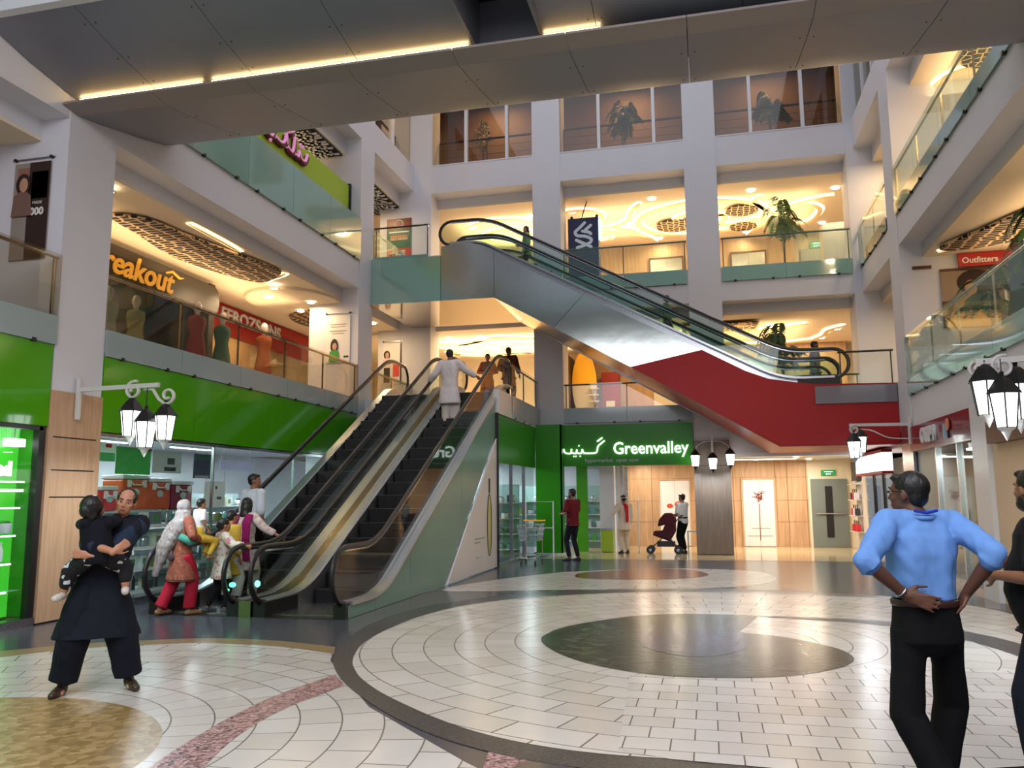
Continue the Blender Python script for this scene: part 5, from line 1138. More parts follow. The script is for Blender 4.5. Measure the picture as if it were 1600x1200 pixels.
cooler('large orange cool box with a white lid behind the left shop glass', 11.18, 11.78, 1.42, 1.98, (206, 96, 44)); cooler('second orange cool box, right beside the large orange one', 11.8, 12.36, 1.42, 1.94, (196, 84, 38))
cooler('small red cool box at the pier end of the left shop window', 10.72, 11.06, 1.41, 1.80, (196, 40, 44)); cooler('maroon boxed appliance to the right of the orange cool boxes', 12.42, 12.98, 1.41, 1.9, (128, 36, 64))
def hung(label, y0, y1, z0, z1, col, parts=()):
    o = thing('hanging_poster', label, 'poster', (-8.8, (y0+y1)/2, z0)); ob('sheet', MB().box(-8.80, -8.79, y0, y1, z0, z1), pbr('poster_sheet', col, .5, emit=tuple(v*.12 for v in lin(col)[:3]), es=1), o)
    for yy in (y0+.04, y1-.04): ob('cord', MB().cyl((-8.795, yy, z1), (-8.795, yy, 2.86), .004, seg=4), M['steel'], o)
    for (a, b, c, d, cc) in parts: ob('print', MB().box(-8.79, -8.785, y0+a*(y1-y0), y0+b*(y1-y0), z0+c*(z1-z0), z0+d*(z1-z0)), pbr('print_ink', cc, .5), o)
hung('white and green poster topmost beside the pier in the left shop', 10.3, 10.72, 2.16, 2.42, (190, 230, 210), [(0, 1, 0, .5, (60, 200, 120)), (.5, .8, .8, 1, (190, 40, 40))])
hung('plain green poster hung in the left shop window', 10.75, 11.55, 1.98, 2.40, (50, 150, 70), [(.9, 1, .9, 1, (170, 40, 40))])
hung('grey poster with a dark stroller picture, right of the green one', 11.6, 12.35, 2.02, 2.38, (150, 166, 166), [(.4, .8, .1, .28, (30, 44, 50)), (.5, .75, .4, .7, (60, 80, 84))])
hung('dark photo poster in the middle of the left shop window', 12.7, 13.2, 1.95, 2.38, (56, 62, 84), [(.1, .9, .0, .12, (170, 176, 190)), (.1, 1, .75, 1, (52, 104, 84))])
hung('white sheet with small dark figures in the left shop window', 13.05, 13.7, 1.44, 1.9, (200, 206, 204), [(.3, .4, .7, .82, (40, 44, 50)), (.5, .6, .7, .82, (40, 44, 50)), (.3, .4, .45, .55, (40, 44, 50)), (.6, .8, .3, .4, (60, 70, 70))])
hung('lilac lit panel high in the left shop window', 13.5, 14.6, 2.12, 2.30, (190, 196, 240))
# shelving gondolas deeper in the shop
protos2 = []
for gi, (x, y0, y1) in enumerate(((-11.2, 12, 18), (-12.8, 12, 19))):
    o = thing('gondola_shelf', ['nearer', 'farther'][gi]+' row of white gondola shelving deep in the left shop', 'shelving', (x, (y0+y1)/2, 0))
    ob('back_board', MB().box(x-.02, x+.02, y0, y1, 0, 1.7), M['deckshelf'], o)
    for z in (.2, .6, 1.0, 1.4): ob('shelf_board', MB().box(x, x+.35, y0, y1, z, z+.02), M['whitegloss'], o)
    for k, z in enumerate((.62, 1.02, 1.42)): row('shelf %s of the %s gondola in the left shop' % (('low', 'middle', 'top')[k], ('nearer', 'farther')[gi]), x+.2, y0+.1, y1-.2, z+.002, .3, 'goods on the %s gondola, %s shelf' % (('nearer', 'farther')[gi], ('low', 'middle', 'top')[k]), 90+gi*5+k, palette=GOODS+cmat)
# ------------------------------------------------------------------ corner shop under the escalator head
gr = thing('shop_fascia', 'dark green fascia on the return beside the right escalator', 'shop fascia', (-4.66, 20, 2.4))
ob('panel', MB().box(-4.70, -4.64, 18.06, 20.2, 2.36, 3.46), M['greendk'], gr); ob('panel', MB().box(-4.70, -4.64, 20.205, 22.2, 2.36, 3.46), M['greendk'], gr)
ob('divider', MB().box(-4.72, -4.62, 18.03, 18.06, 0.02, 3.5), M['dark'], gr)
st('trim_17', MB().box(-4.75, -4.62, 18.06, YB, 3.48, 4.05), M['whitegloss'])
o = st('window_12', MB().box(-4.68, -4.665, 18.1, 22.1, .08, 2.36), M['glassshop'])
ob('window_frame', MB().box(-4.71, -4.63, 19.4, 19.44, .08, 2.36).box(-4.71, -4.63, 20.8, 20.84, .08, 2.36).box(-4.72, -4.62, 18.06, 22.2, 0, .08), M['steel'], o)
gs = thing('shop_sign', 'green shop sign with white Greenvalley lettering over the entrance', 'sign', (-2.5, 22.6, 2.4))
ob('panel', MB().box(-4.63, -3.9, 22.2, 22.24, .05, 3.55), M['greendk'], gs)
ob('panel', MB().box(-3.9, -.36, 22.56, 22.62, 2.40, 3.55), M['greendk'], gs); ob('return_panel', MB().box(-3.94, -3.9, 22.2, 22.62, .05, 3.55), M['greendk'], gs)
text('lettering', 'Greenvalley', .46, (-2.52, 22.53, 2.86), 'y-', M['signwhite'], gs, .02, width=.92, bold=.006)
text('small_lettering', 'hypermarket  open now', .15, (-3.3, 22.53, 2.55), 'y-', pbr('small_sign_letters', (190, 205, 196), .4), gs, .006, bold=.001)
PY = lambda u, v: (-4.25+u*.60+.1, 22.52, 2.76+v*.42)
ur = [[(0, .1), (.1, .35), (.25, .3), (.22, .08), (.05, -.2)], [(.3, .45), (.34, .5)], [(.42, .3), (.5, .05), (.75, 0), (.8, .3)], [(.8, .05), (1.0, 0), (1.05, .25)], [(1.05, .02), (1.25, 0), (1.3, .25), (1.35, .02)], [(1.35, 0), (1.9, 0), (2.0, .2), (2.05, .45), (2.35, .8)], [(2.0, .75), (2.25, 1.0)]]
strokes(gs, 'script', ur, PY, .022, M['signwhite'])
for u, v in ((.9, -.2), (1.0, -.2), (1.2, -.2), (1.15, .5)): ob('script_dot', MB().ell(PY(u, v), .022, .022, .022, 8, 6), M['signwhite'], gs)
# entrance
st('wall_entrance_pillar', MB().box(-3.04, -2.62, 23.5, 23.9, 0, 2.62), M['whitegloss']); o = thing('bin', 'lime green waste bin against the white entrance pillar', 'bin', (-2.83, 23.42, 0)); ob('body', MB().box(-3.0, -2.66, 23.34, 23.48, .02, .62), M['lime'], o); ob('lid', MB().box(-3.01, -2.65, 23.33, 23.49, .62, .66), M['steel'], o)
st('wall_entrance_green', MB().box(-3.72, -3.4, 23.6, 23.66, 0, 2.6), M['green'])
o = st('window_13', MB().box(-3.4, -3.04, 23.62, 23.64, .06, 2.5), M['glassshop'])
o = st('window_14', MB().box(-2.56, -2.54, 23.9, 26.3, .06, 2.5), M['glassshop']); ob('window_frame', MB().box(-2.58, -2.5, 24.9, 24.96, 0, 2.5).box(-2.58, -2.5, 26.25, 26.33, 0, 2.5).box(-2.58, -2.5, 23.9, 26.3, 2.46, 2.52), M['steel'], o)
st('wall_corner_shop_back', MB().box(XL, -2.6, 28.3, 28.4, 0, 2.85), pbr('shop_white2', (214, 216, 220), .5))
for gi, (x0, x1, y) in enumerate(((-6.9, -4.9, 21.0), (-6.9, -2.9, 25.3))):
    o = thing('display_shelf_unit', ['stocked shelf unit right behind the glass beside the escalator', 'stocked shelf unit seen through the shop entrance'][gi], 'shelving', ((x0+x1)/2, y, 0))
    ob('back_board', MB().box(x0, x1, y+.3, y+.33, 0, 1.9), M['deckshelf'], o)
    for z in (.2, .6, 1.0, 1.4): ob('shelf_board', MB().box(x0, x1, y-.05, y+.3, z, z+.02), M['whitegloss'], o)
    for k, z in enumerate((.22, .62, 1.02, 1.42)): row('the %s of the %s' % (('bottom shelf', 'second shelf', 'third shelf', 'top shelf')[k], ('unit behind the glass beside the escalator', 'unit beyond the shop entrance')[gi]), y+.1, x0+.05, x1-.25, z+.002, .3, 'goods in unit %s, %s' % (('beside the escalator', 'beyond the entrance')[gi], ('bottom', 'second', 'third', 'top')[k]), 120+gi*7+k, axis='x', palette=GOODS+cmat)
# shopping trolley by the glass
def trolley(label, x, y, rz=0):
    o = thing('shopping_trolley', label, 'trolley', (x, y, 0)); w = M['chrome']
    def P(a, b, c): return (x+a, y+b, c)
    b = MB(); r_ = .006
    for z, e in ((.55, 0), (.68, .02), (.80, .04), (.92, .06)): b.tube([P(-.2-e, -.35-e, z), P(.2+e, -.35-e, z), P(.22+e, .3, z), P(-.22-e, .3, z)], r_*1.4, 5, closed=True)
    for i in range(9): t = -.2+.4*i/8; b.tube([P(t, -.35, .55), P(t*1.3, -.41, .92)], r_, 4); b.tube([P(t, .3, .55), P(t*1.25, .3, .92)], r_, 4); b.tube([P(t, -.35, .55), P(t, .3, .55)], r_, 4)
    for i in range(8): t = -.35+.65*i/7; b.tube([P(-.21, t, .55), P(-.27, t, .92)], r_, 4); b.tube([P(.21, t, .55), P(.27, t, .92)], r_, 4)
    ob('basket', b, w, o)
    f = MB().tube([P(-.2, .33, .95), P(-.2, .3, .2), P(-.17, -.4, .16), P(.17, -.4, .16), P(.2, .3, .2), P(.2, .33, .95)], .014, 6); ob('frame', f, w, o)
    ob('tray', MB().box(x-.17, x+.17, y-.35, y+.25, .2, .215), w, o)
    ob('handle', MB().cyl(P(-.27, .38, 1.0), P(.27, .38, 1.0), .018, seg=8), M['orange'], o)
    for a, c in ((-.17, -.38), (.17, -.38), (-.2, .28), (.2, .28)): ob('wheel', MB().cyl(P(a-.012, c, .055), P(a+.012, c, .055), .055, seg=12), M['black'], o); 
trolley('wire shopping trolley standing by the shop glass beside the escalator', -4.15, 19.3)
def gate(label, x, y, w, h, z0=0):
    o = thing('gate_frame', label, 'frame', (x, y, 0)); ob('frame', MB().tube([(x-w/2, y, 0.02), (x-w/2, y, h), (x+w/2, y, h), (x+w/2, y, 0.02)], .02, 6), M['whitegloss'], o); ob('cross_bar', MB().cyl((x-w/2, y, h*.55), (x+w/2, y, h*.55), .014, seg=6), M['whitegloss'], o); ob('foot', MB().box(x-w/2-.03, x-w/2+.03, y-.12, y+.12, 0, .02).box(x+w/2-.03, x+w/2+.03, y-.12, y+.12, 0, .02), M['steel'], o)
gate('white security gate frame behind the trolley', -4.15, 20.3, .7, 1.45); gate('white security gate frame behind the figure with the red scarf', -2.15, 23.3, .42, 1.45)
# ------------------------------------------------------------------ lobby at the back
wb = st('wall_lobby_back', MB().box(-2.54, 2.95, 26.42, 26.6, 0, 2.62), M['woodback'])
sm = MB()
for x in (-1.75, -.4, .75, 2.0, 2.35, 2.9): sm.box(x-.006, x+.006, 26.415, 26.42, 0, 2.6)
for z in (.75, 1.4, 2.1): sm.box(-2.5, 2.95, 26.415, 26.42, z, z+.008)
ob('groove', sm, M['brown'], wb)
st('wall_lobby_back_right', MB().box(2.95, 4.25, 26.42, 26.6, 0, 2.62), M['cream']); st('wall_lobby_right', MB().box(4.25, 4.35, 24.9, 26.6, 0, 2.62), M['cream'])
for x, lab in ((-1.5, 'white elevator doors partly hidden by the guard with the stroller'), (1.03, 'white elevator doors with a red tree drawing between the wood clad walls')):
    o = lift_door(lab, x, x+.92, 0, 2.05, 26.41, M['whitegloss'], M['woodback'])
    if x > 0:
        r_ = random.Random(8); br_ = MB()
        br_.tube([(1.49, 26.37, .2), (1.50, 26.37, 1.3)], .012, 5)
        for i in range(26): a = r_.uniform(0, 6.28); q = r_.uniform(.05, .24); q2 = r_.uniform(0, 6.28); br_.tube([(1.5+.1*math.cos(a), 26.372, 1.5+.1*math.sin(a)), (1.5+q*math.cos(q2), 26.37, 1.52+q*math.sin(q2))], .008, 4)
        ob('tree_drawing', br_, pbr('tree_red', (130, 62, 50), .5), o)
        for z, a_, b_ in ((.55, 1.25, 1.8), (.32, 1.12, 1.86)): ob('print_line', MB().box(a_, b_, 26.375, 26.38, z, z+.012), M['brown'], o)
    else:
        ob('flower_print', MB().ell((-.9, 26.375, 1.3), .16, .005, .10).ell((-1.2, 26.375, 1.25), .10, .005, .07), pbr('flower_red', (200, 60, 40), .5), o); ob('print_line', MB().box(-1.35, -1.05, 26.37, 26.38, .92, 1.0), M['dark'], o)
d = st('door_2', MB().box(3.02, 4.06, 26.36, 26.41, .01, 2.04), pbr('grey_green_door', (112, 120, 116), .4))
ob('vision_pane', MB().box(3.42, 3.62, 26.34, 26.36, .3, 1.82), M['dark'], d); ob('push_bar', MB().cyl((3.15, 26.32, 1.0), (3.95, 26.32, 1.0), .02, seg=8), M['steel'], d)
exit_sign('green exit sign above the grey fire door of the lobby', 3.55, 26.4, 2.22, .42, .17)
ll = [( -1.0, 24.6), (1.4, 25.2), (2.9, 25.4), (-2.0, 25.6), (.6, 23.9), (2.4, 23.9)]
for i, (x, y) in enumerate(ll): downlight((x, y, 2.6), 'round white downlight in the low lobby ceiling, %s' % ('above the stroller', 'before the tree elevator', 'before the fire door', 'by the shop entrance wall', 'just behind the back pier', 'under the red escalator foot')[i], .09, 26, 'lobby downlights', (1.0, .86, .66))
o = thing('light_panel', 'long white light panel in the lobby ceiling behind the escalator foot', 'ceiling light', (1.6, 24.5, 2.6)); ob('frame', MB().box(.7, 2.5, 24.35, 24.65, 2.59, 2.62), M['whitegloss'], o); ob('diffuser', MB().box(.75, 2.45, 24.4, 24.6, 2.58, 2.59), M['tubelight'], o); area('panel_lamp', (1.6, 24.5, 2.56), 1.6, 30, (1, .93, .82), parent=o, sizey=.2)
for i, (lab, y, c) in enumerate((('dark screen above the handbag shelves by the fire door', 25.6, None),)):
    o = thing('display_screen', lab, 'screen', (4.2, 25.5, 2.1)); ob('panel', MB().box(4.12, 4.24, 25.0, 25.9, 1.98, 2.5), M['black'], o); ob('bezel', MB().box(4.11, 4.12, 25.0, 25.9, 1.96, 1.98), M['dark'], o)
bagmats = [pbr('bag_red', (190, 26, 34), .35), pbr('bag_black', (34, 30, 34), .35), pbr('bag_white', (214, 208, 210), .35)]
o = thing('shelf_unit', 'lit handbag shelves beside the grey fire door', 'shelving', (4.1, 25.3, 0))
ob('back_board', MB().box(4.22, 4.25, 24.95, 25.9, 0, 1.95), M['ivory'], o)
for z in (.5, .95, 1.4, 1.85): ob('shelf_board', MB().box(3.98, 4.22, 24.95, 25.9, z, z+.02), M['ivory'], o)
for k, (z, ws) in enumerate(((.52, 'lowest'), (.97, 'middle'), (1.42, 'top'))):
    for j in range(3):
        y = 25.1+j*.3; b = thing('handbag', 'handbag on the %s shelf beside the fire door, %s' % (ws, ('nearest the hall', 'middle of the row', 'nearest the door')[j]), 'handbag', (4.1, y, z), 'handbags by the fire door')
        ob('body', MB().prism([(y-.11, z), (y+.11, z), (y+.09, z+.2), (y-.09, z+.2)], 'x', 4.04, 4.16), bagmats[(k+j) % 3] if k != 0 else bagmats[0], b, bev=.01); ob('handle', MB().tube([(4.1, y-.06, z+.2), (4.1, y-.05, z+.3), (4.1, y+.05, z+.3), (4.1, y+.06, z+.2)], .008, 5), M['dark'], b)
# ------------------------------------------------------------------ right hand ground shops
st('wall_right_pilaster', MB().box(4.05, 4.4, 13.45, 14.15, 0, 2.96), M['whitegloss'])
st('wall_right_plain', MB().box(4.12, 4.4, 9.6, 13.45, 0, 2.96), pbr('beige_wall', (226, 196, 164), .7))
st('trim_18', MB().box(3.98, 4.12, 9.6, 13.2, 2.30, 2.75), M['brown'])
sg = thing('shop_sign', 'dark red fascia with white lettering on the right of the hall', 'sign', (4.15, 16.3, 2.45))
ob('board', MB().box(4.12, 4.2, 14.16, 18.45, 2.44, 2.95), pbr('dark_red_fascia', (112, 24, 34), .25, coat=.5), sg)
text('lettering', 'OSIM', .38, (4.10, 17.42, 2.69), 'x-', M['whitegloss'], sg, .03, bold=.02, width=1.15)
ob('emblem', MB().ell((4.09, 15.55, 2.78), .03, .09, .11), pbr('emblem_orange', (210, 120, 90), .4), sg); ob('emblem', MB().box(4.06, 4.10, 15.62, 15.75, 2.55, 2.80), pbr('emblem_teal', (130, 170, 180), .4), sg)
o = st('window_15', MB().box(4.24, 4.26, 14.16, 16.9, .08, 2.44), M['glassshop']); ob('window_frame', MB().box(4.2, 4.3, 15.5, 15.56, .08, 2.44).box(4.2, 4.3, 16.85, 16.92, 0, 2.44).box(4.18, 4.3, 14.16, 18.4, 0, .08), M['steel'], o); ob('door_handle', MB().cyl((4.2, 15.35, .9), (4.2, 15.35, 1.3), .015, seg=6), M['chrome'], o)
st('wall_right_shop_green', MB().box(4.24, 4.3, 16.92, 18.4, 0, 2.44), pbr('grey_green_panel', (92, 106, 98), .35))
st('wall_right_shop_back', MB().box(5.0, 5.1, 13.9, 18.4, 0, 2.9), pbr('shop_backlit', (205, 214, 208), .5)); st('wall_right_shop_side', MB().box(4.4, 5.0, 13.9, 14.0, 0, 2.9), M['cream']); st('ceiling_right_shop', MB().box(4.3, 5.1, 13.9, 18.4, 2.86, 2.94), M['whitegloss'])
o = thing('tube_light', 'bright linear light inside the shop under the dark red fascia', 'ceiling light', (4.8, 15.5, 2.4)); ob('housing', MB().box(4.72, 4.9, 14.2, 16.9, 2.42, 2.47), M['whitegloss'], o); ob('tube', MB().box(4.74, 4.88, 14.2, 16.9, 2.38, 2.42), M['tubelight'], o); area('tube_lamp', (4.81, 15.5, 2.34), .15, 40, COOL, parent=o, sizey=2.5)
o = thing('wall_print', 'line drawing print and red round mark on the shop wall behind the blue shirted man', 'picture', (4.98, 15.6, 1.2)); ob('sheet', MB().box(4.98, 4.995, 14.3, 16.6, .6, 2.1), PW, o)
r_ = random.Random(3); m = MB()
for i in range(16): y = r_.uniform(15.6, 16.3); z = r_.uniform(.9, 1.6); m.tube([(4.975, y, z), (4.975, y+r_.uniform(-.15, .15), z+r_.uniform(-.15, .15))], .006, 4)
ob('drawing', m, PG, o); ob('round_mark', MB().tube([(4.975, 14.75+.14*math.cos(a*math.pi/9), 1.6+.14*math.sin(a*math.pi/9)) for a in range(18)], .02, 5, closed=True), pbr('mark_red', (170, 80, 60), .5), o)
# bright red and white shop beyond the steel pier
st('wall_far_right_shop', MB().box(5.4, 5.5, 19.4, 26.6, 0, 2.62), M['cream'])
fr = thing('shop_sign', 'glowing white and red sign beyond the steel clad pier', 'sign', (4.2, 21.5, 2.2))
ob('lightbox', MB().box(3.98, 4.2, 20.6, 24.2, 2.12, 2.55), emis('lightbox_white', (1.0, .93, .9), 2.2), fr); ob('red_edge', MB().box(3.96, 4.2, 20.6, 24.2, 2.06, 2.12).box(3.96, 4.2, 20.6, 24.2, 2.55, 2.62), M['red'], fr)
o = st('window_16', MB().box(4.2, 4.22, 20.6, 24.2, .08, 2.06), M['glassshop']); ob('window_frame', MB().box(4.18, 4.26, 20.6, 20.7, 0, 2.06).box(4.18, 4.26, 21.8, 21.86, 0, 2.06).box(4.18, 4.26, 23.0, 23.05, 0, 2.06), M['dark'], o)
area('shop_lamp', (4.8, 22.3, 2.5), .6, 50, (1, .95, .95), sizey=3)
st('ceiling_right_far_shop', MB().box(4.2, 5.4, 19.4, 26.6, 2.62, 2.7), M['whitegloss'])
o = thing('garment_rail', 'chrome rail holding the garments of the red and white shop', 'clothes rail', (4.75, 22, 1.85)); ob('rail', MB().tube([(4.75, 20.7, 0), (4.75, 20.7, 1.86), (4.75, 23.6, 1.86), (4.75, 23.6, 0)], .012, 6), M['chrome'], o)
for j in range(6):
    y = 20.9+j*.5; b = thing('display_dress', 'bright garment hanging in the red and white shop beyond the steel pier', 'garment', (4.75, y, .8), 'garments in the red and white shop')
    ob('fabric', MB().prism([(y-.16, .7), (y+.16, .7), (y+.13, 1.6), (y, 1.7), (y-.13, 1.6)], 'x', 4.7, 4.8), pbr('dress_fabric', [(220, 60, 80), (230, 230, 235), (200, 40, 50), (90, 100, 160), (235, 200, 210), (190, 30, 40)][j], .6), b); ob('hanger', MB().tube([(4.75, y, 1.7), (4.75, y, 1.82), (4.75, y+.03, 1.85)], .008, 5), M['chrome'], b)
# ------------------------------------------------------------------ people
TO_BAKE = []
def ik(a, b, l1, l2, pole):
    a, b = Vector(a), Vector(b); d = b-a; L = d.length
    if L > (l1+l2)*.985: b = a+d.normalized()*(l1+l2)*.985; d = b-a; L = d.length
    x = (l1*l1-l2*l2+L*L)/(2*L); h = math.sqrt(max(0, l1*l1-x*x)); n = d.normalized(); p = Vector(pole); p = p-n*p.dot(n)
    p = p.normalized() if p.length > 1e-5 else n.orthogonal().normalized()
    return a+n*x+p*h, b
def limb(m, pts, rs, seg=12, sub=3, cap=True):
    P_ = []; R_ = []
    for i in range(len(pts)-1):
        for k in range(sub):
            t = k/sub; P_.append(Vector(pts[i]).lerp(Vector(pts[i+1]), t)); R_.append(rs[i]*(1-t)+rs[i+1]*t)
    P_.append(Vector(pts[-1])); R_.append(rs[-1])
    m.tube(P_, R_, seg)
    for p, r in ((P_[0], R_[0]), (P_[-1], R_[-1])):
        if cap: m.ell(p, r*.99, r*.99, r*.99, 10, 7)
    for i in range(1, len(pts)-1): m.ell(pts[i], rs[i]*1.0, rs[i]*1.0, rs[i]*1.0, 10, 7)
def loft(m, rings, r, f, seg=24, p=2.4):
    # rings: (centre, rx, ry)
    k0 = len(m.v); r, f = Vector(r), Vector(f)
    for c, rx, ry in rings:
        for j in range(seg):
            a = 2*math.pi*j/seg; ca, sa = math.cos(a), math.sin(a)
            m.v.append(Vector(c)+r*(rx*math.copysign(abs(ca)**(2/p), ca))+f*(ry*math.copysign(abs(sa)**(2/p), sa)))
    n = len(rings)
    for i in range(n-1):
        for j in range(seg): m.f.append((k0+i*seg+j, k0+i*seg+(j+1) % seg, k0+(i+1)*seg+(j+1) % seg, k0+(i+1)*seg+j)); m.m.append(0)
    m.f.append(tuple(k0+j for j in range(seg))[::-1]); m.m.append(0); m.f.append(tuple(k0+(n-1)*seg+j for j in range(seg))); m.m.append(0)
def hand(m, wrist, d, n, s=1.0, curl=.5, left=False, spread=.12):
    # palm, four fingers and a thumb; d = direction of the fingers, n = palm normal (curls towards it)
    d = Vector(d).normalized(); n = Vector(n); n = (n-d*n.dot(d)).normalized(); w = d.cross(n)*(1 if left else -1)   # w points to the thumb side
    R = Matrix((w, n, d)).transposed()
    m.ell(wrist+d*.045*s, .040*s, .016*s, .054*s, 12, 9, rot=R)
    limb(m, [wrist-d*.015*s, wrist+d*.03*s], [.026*s, .024*s], 10, 2)
    for i, (o, l) in enumerate(((.030, .074), (.010, .083), (-.010, .077), (-.029, .060))):
        b = wrist+d*.088*s+w*o*s; dd = (d+w*(o/.03)*spread).normalized(); pts_ = [b-dd*.02*s, b]; a = 0
        for k in range(3): a += curl*(.55, .75, .55)[k]; b = b+(dd*math.cos(a)+n*math.sin(a))*l*s*(.42, .32, .26)[k]; pts_.append(b)
        limb(m, pts_, [.0092*s, .0092*s, .0086*s, .0078*s, .0066*s], 8, 2)
    b = wrist+d*.022*s+w*.030*s; t1 = (w*.75+d*.65+n*.25).normalized(); t2 = (w*.3+d*.95+n*.35).normalized()
    limb(m, [b-t1*.01*s, b+t1*.034*s, b+t1*.034*s+t2*.030*s, b+t1*.034*s+t2*.052*s], [.0125*s, .0108*s, .0095*s, .0072*s], 8, 2)
def blobobj(name, m, mat, parent, voxel, fold=0, fscale=9, smooth_it=3):
    o = ob(name, m, mat, parent, recalc=False)
    r = o.modifiers.new('r', 'REMESH'); r.mode = 'VOXEL'; r.voxel_size = voxel; r.use_smooth_shade = True
    s = o.modifiers.new('s', 'SMOOTH'); s.factor = .5; s.iterations = smooth_it
    TO_BAKE.append((o, fold, fscale)); return o
def skinmat(c, n='skin'): return pbr(n, c, .55, bump=.05, bscale=120, var=.06, vscale=10)
def cloth(n, c, bump=.35, bscale=7, var=.08, stretch=(1, 1, .45), rough=.85): return pbr(n, c, rough, bump=bump, bscale=bscale, var=var, stretch=stretch, vscale=5, spec=.25)
def printed(n, base, c2, c3, scale=16):
    m, nt, p, N, L = nodes(n); p.inputs['Roughness'].default_value = .85
    tc = N.new('ShaderNodeTexCoord'); vo = N.new('ShaderNodeTexVoronoi'); vo.inputs['Scale'].default_value = scale; L.new(tc.outputs['Object'], vo.inputs[0])
    sp = N.new('ShaderNodeSeparateColor'); L.new(vo.outputs['Color'], sp.inputs[0]); cr = N.new('ShaderNodeValToRGB'); cr.color_ramp.interpolation = 'CONSTANT'
    e = cr.color_ramp.elements; e[0].color = lin(base); e[1].position = .72; e[1].color = lin(c2); e2 = cr.color_ramp.elements.new(.88); e2.color = lin(c3)
    L.new(sp.outputs[0], cr.inputs[0]); L.new(cr.outputs[0], p.inputs['Base Color']); return m
HAIR = pbr('black_hair', (16, 13, 12), .42, bump=.4, bscale=60, stretch=(1, 1, .3)); EYEW = pbr('eye_white', (160, 150, 144), .4); EYED = pbr('eye_dark', (24, 16, 12), .2); LIP = pbr('lips', (120, 66, 58), .5); BROW = pbr('brow_hair', (26, 18, 16), .7)
SK1 = skinmat((176, 122, 92)); SK2 = skinmat((142, 94, 68)); SK3 = skinmat((96, 60, 44)); SHOE = pbr('dark_shoe', (26, 20, 18), .35); SANDAL = pbr('tan_sandal', (150, 110, 76), .5)
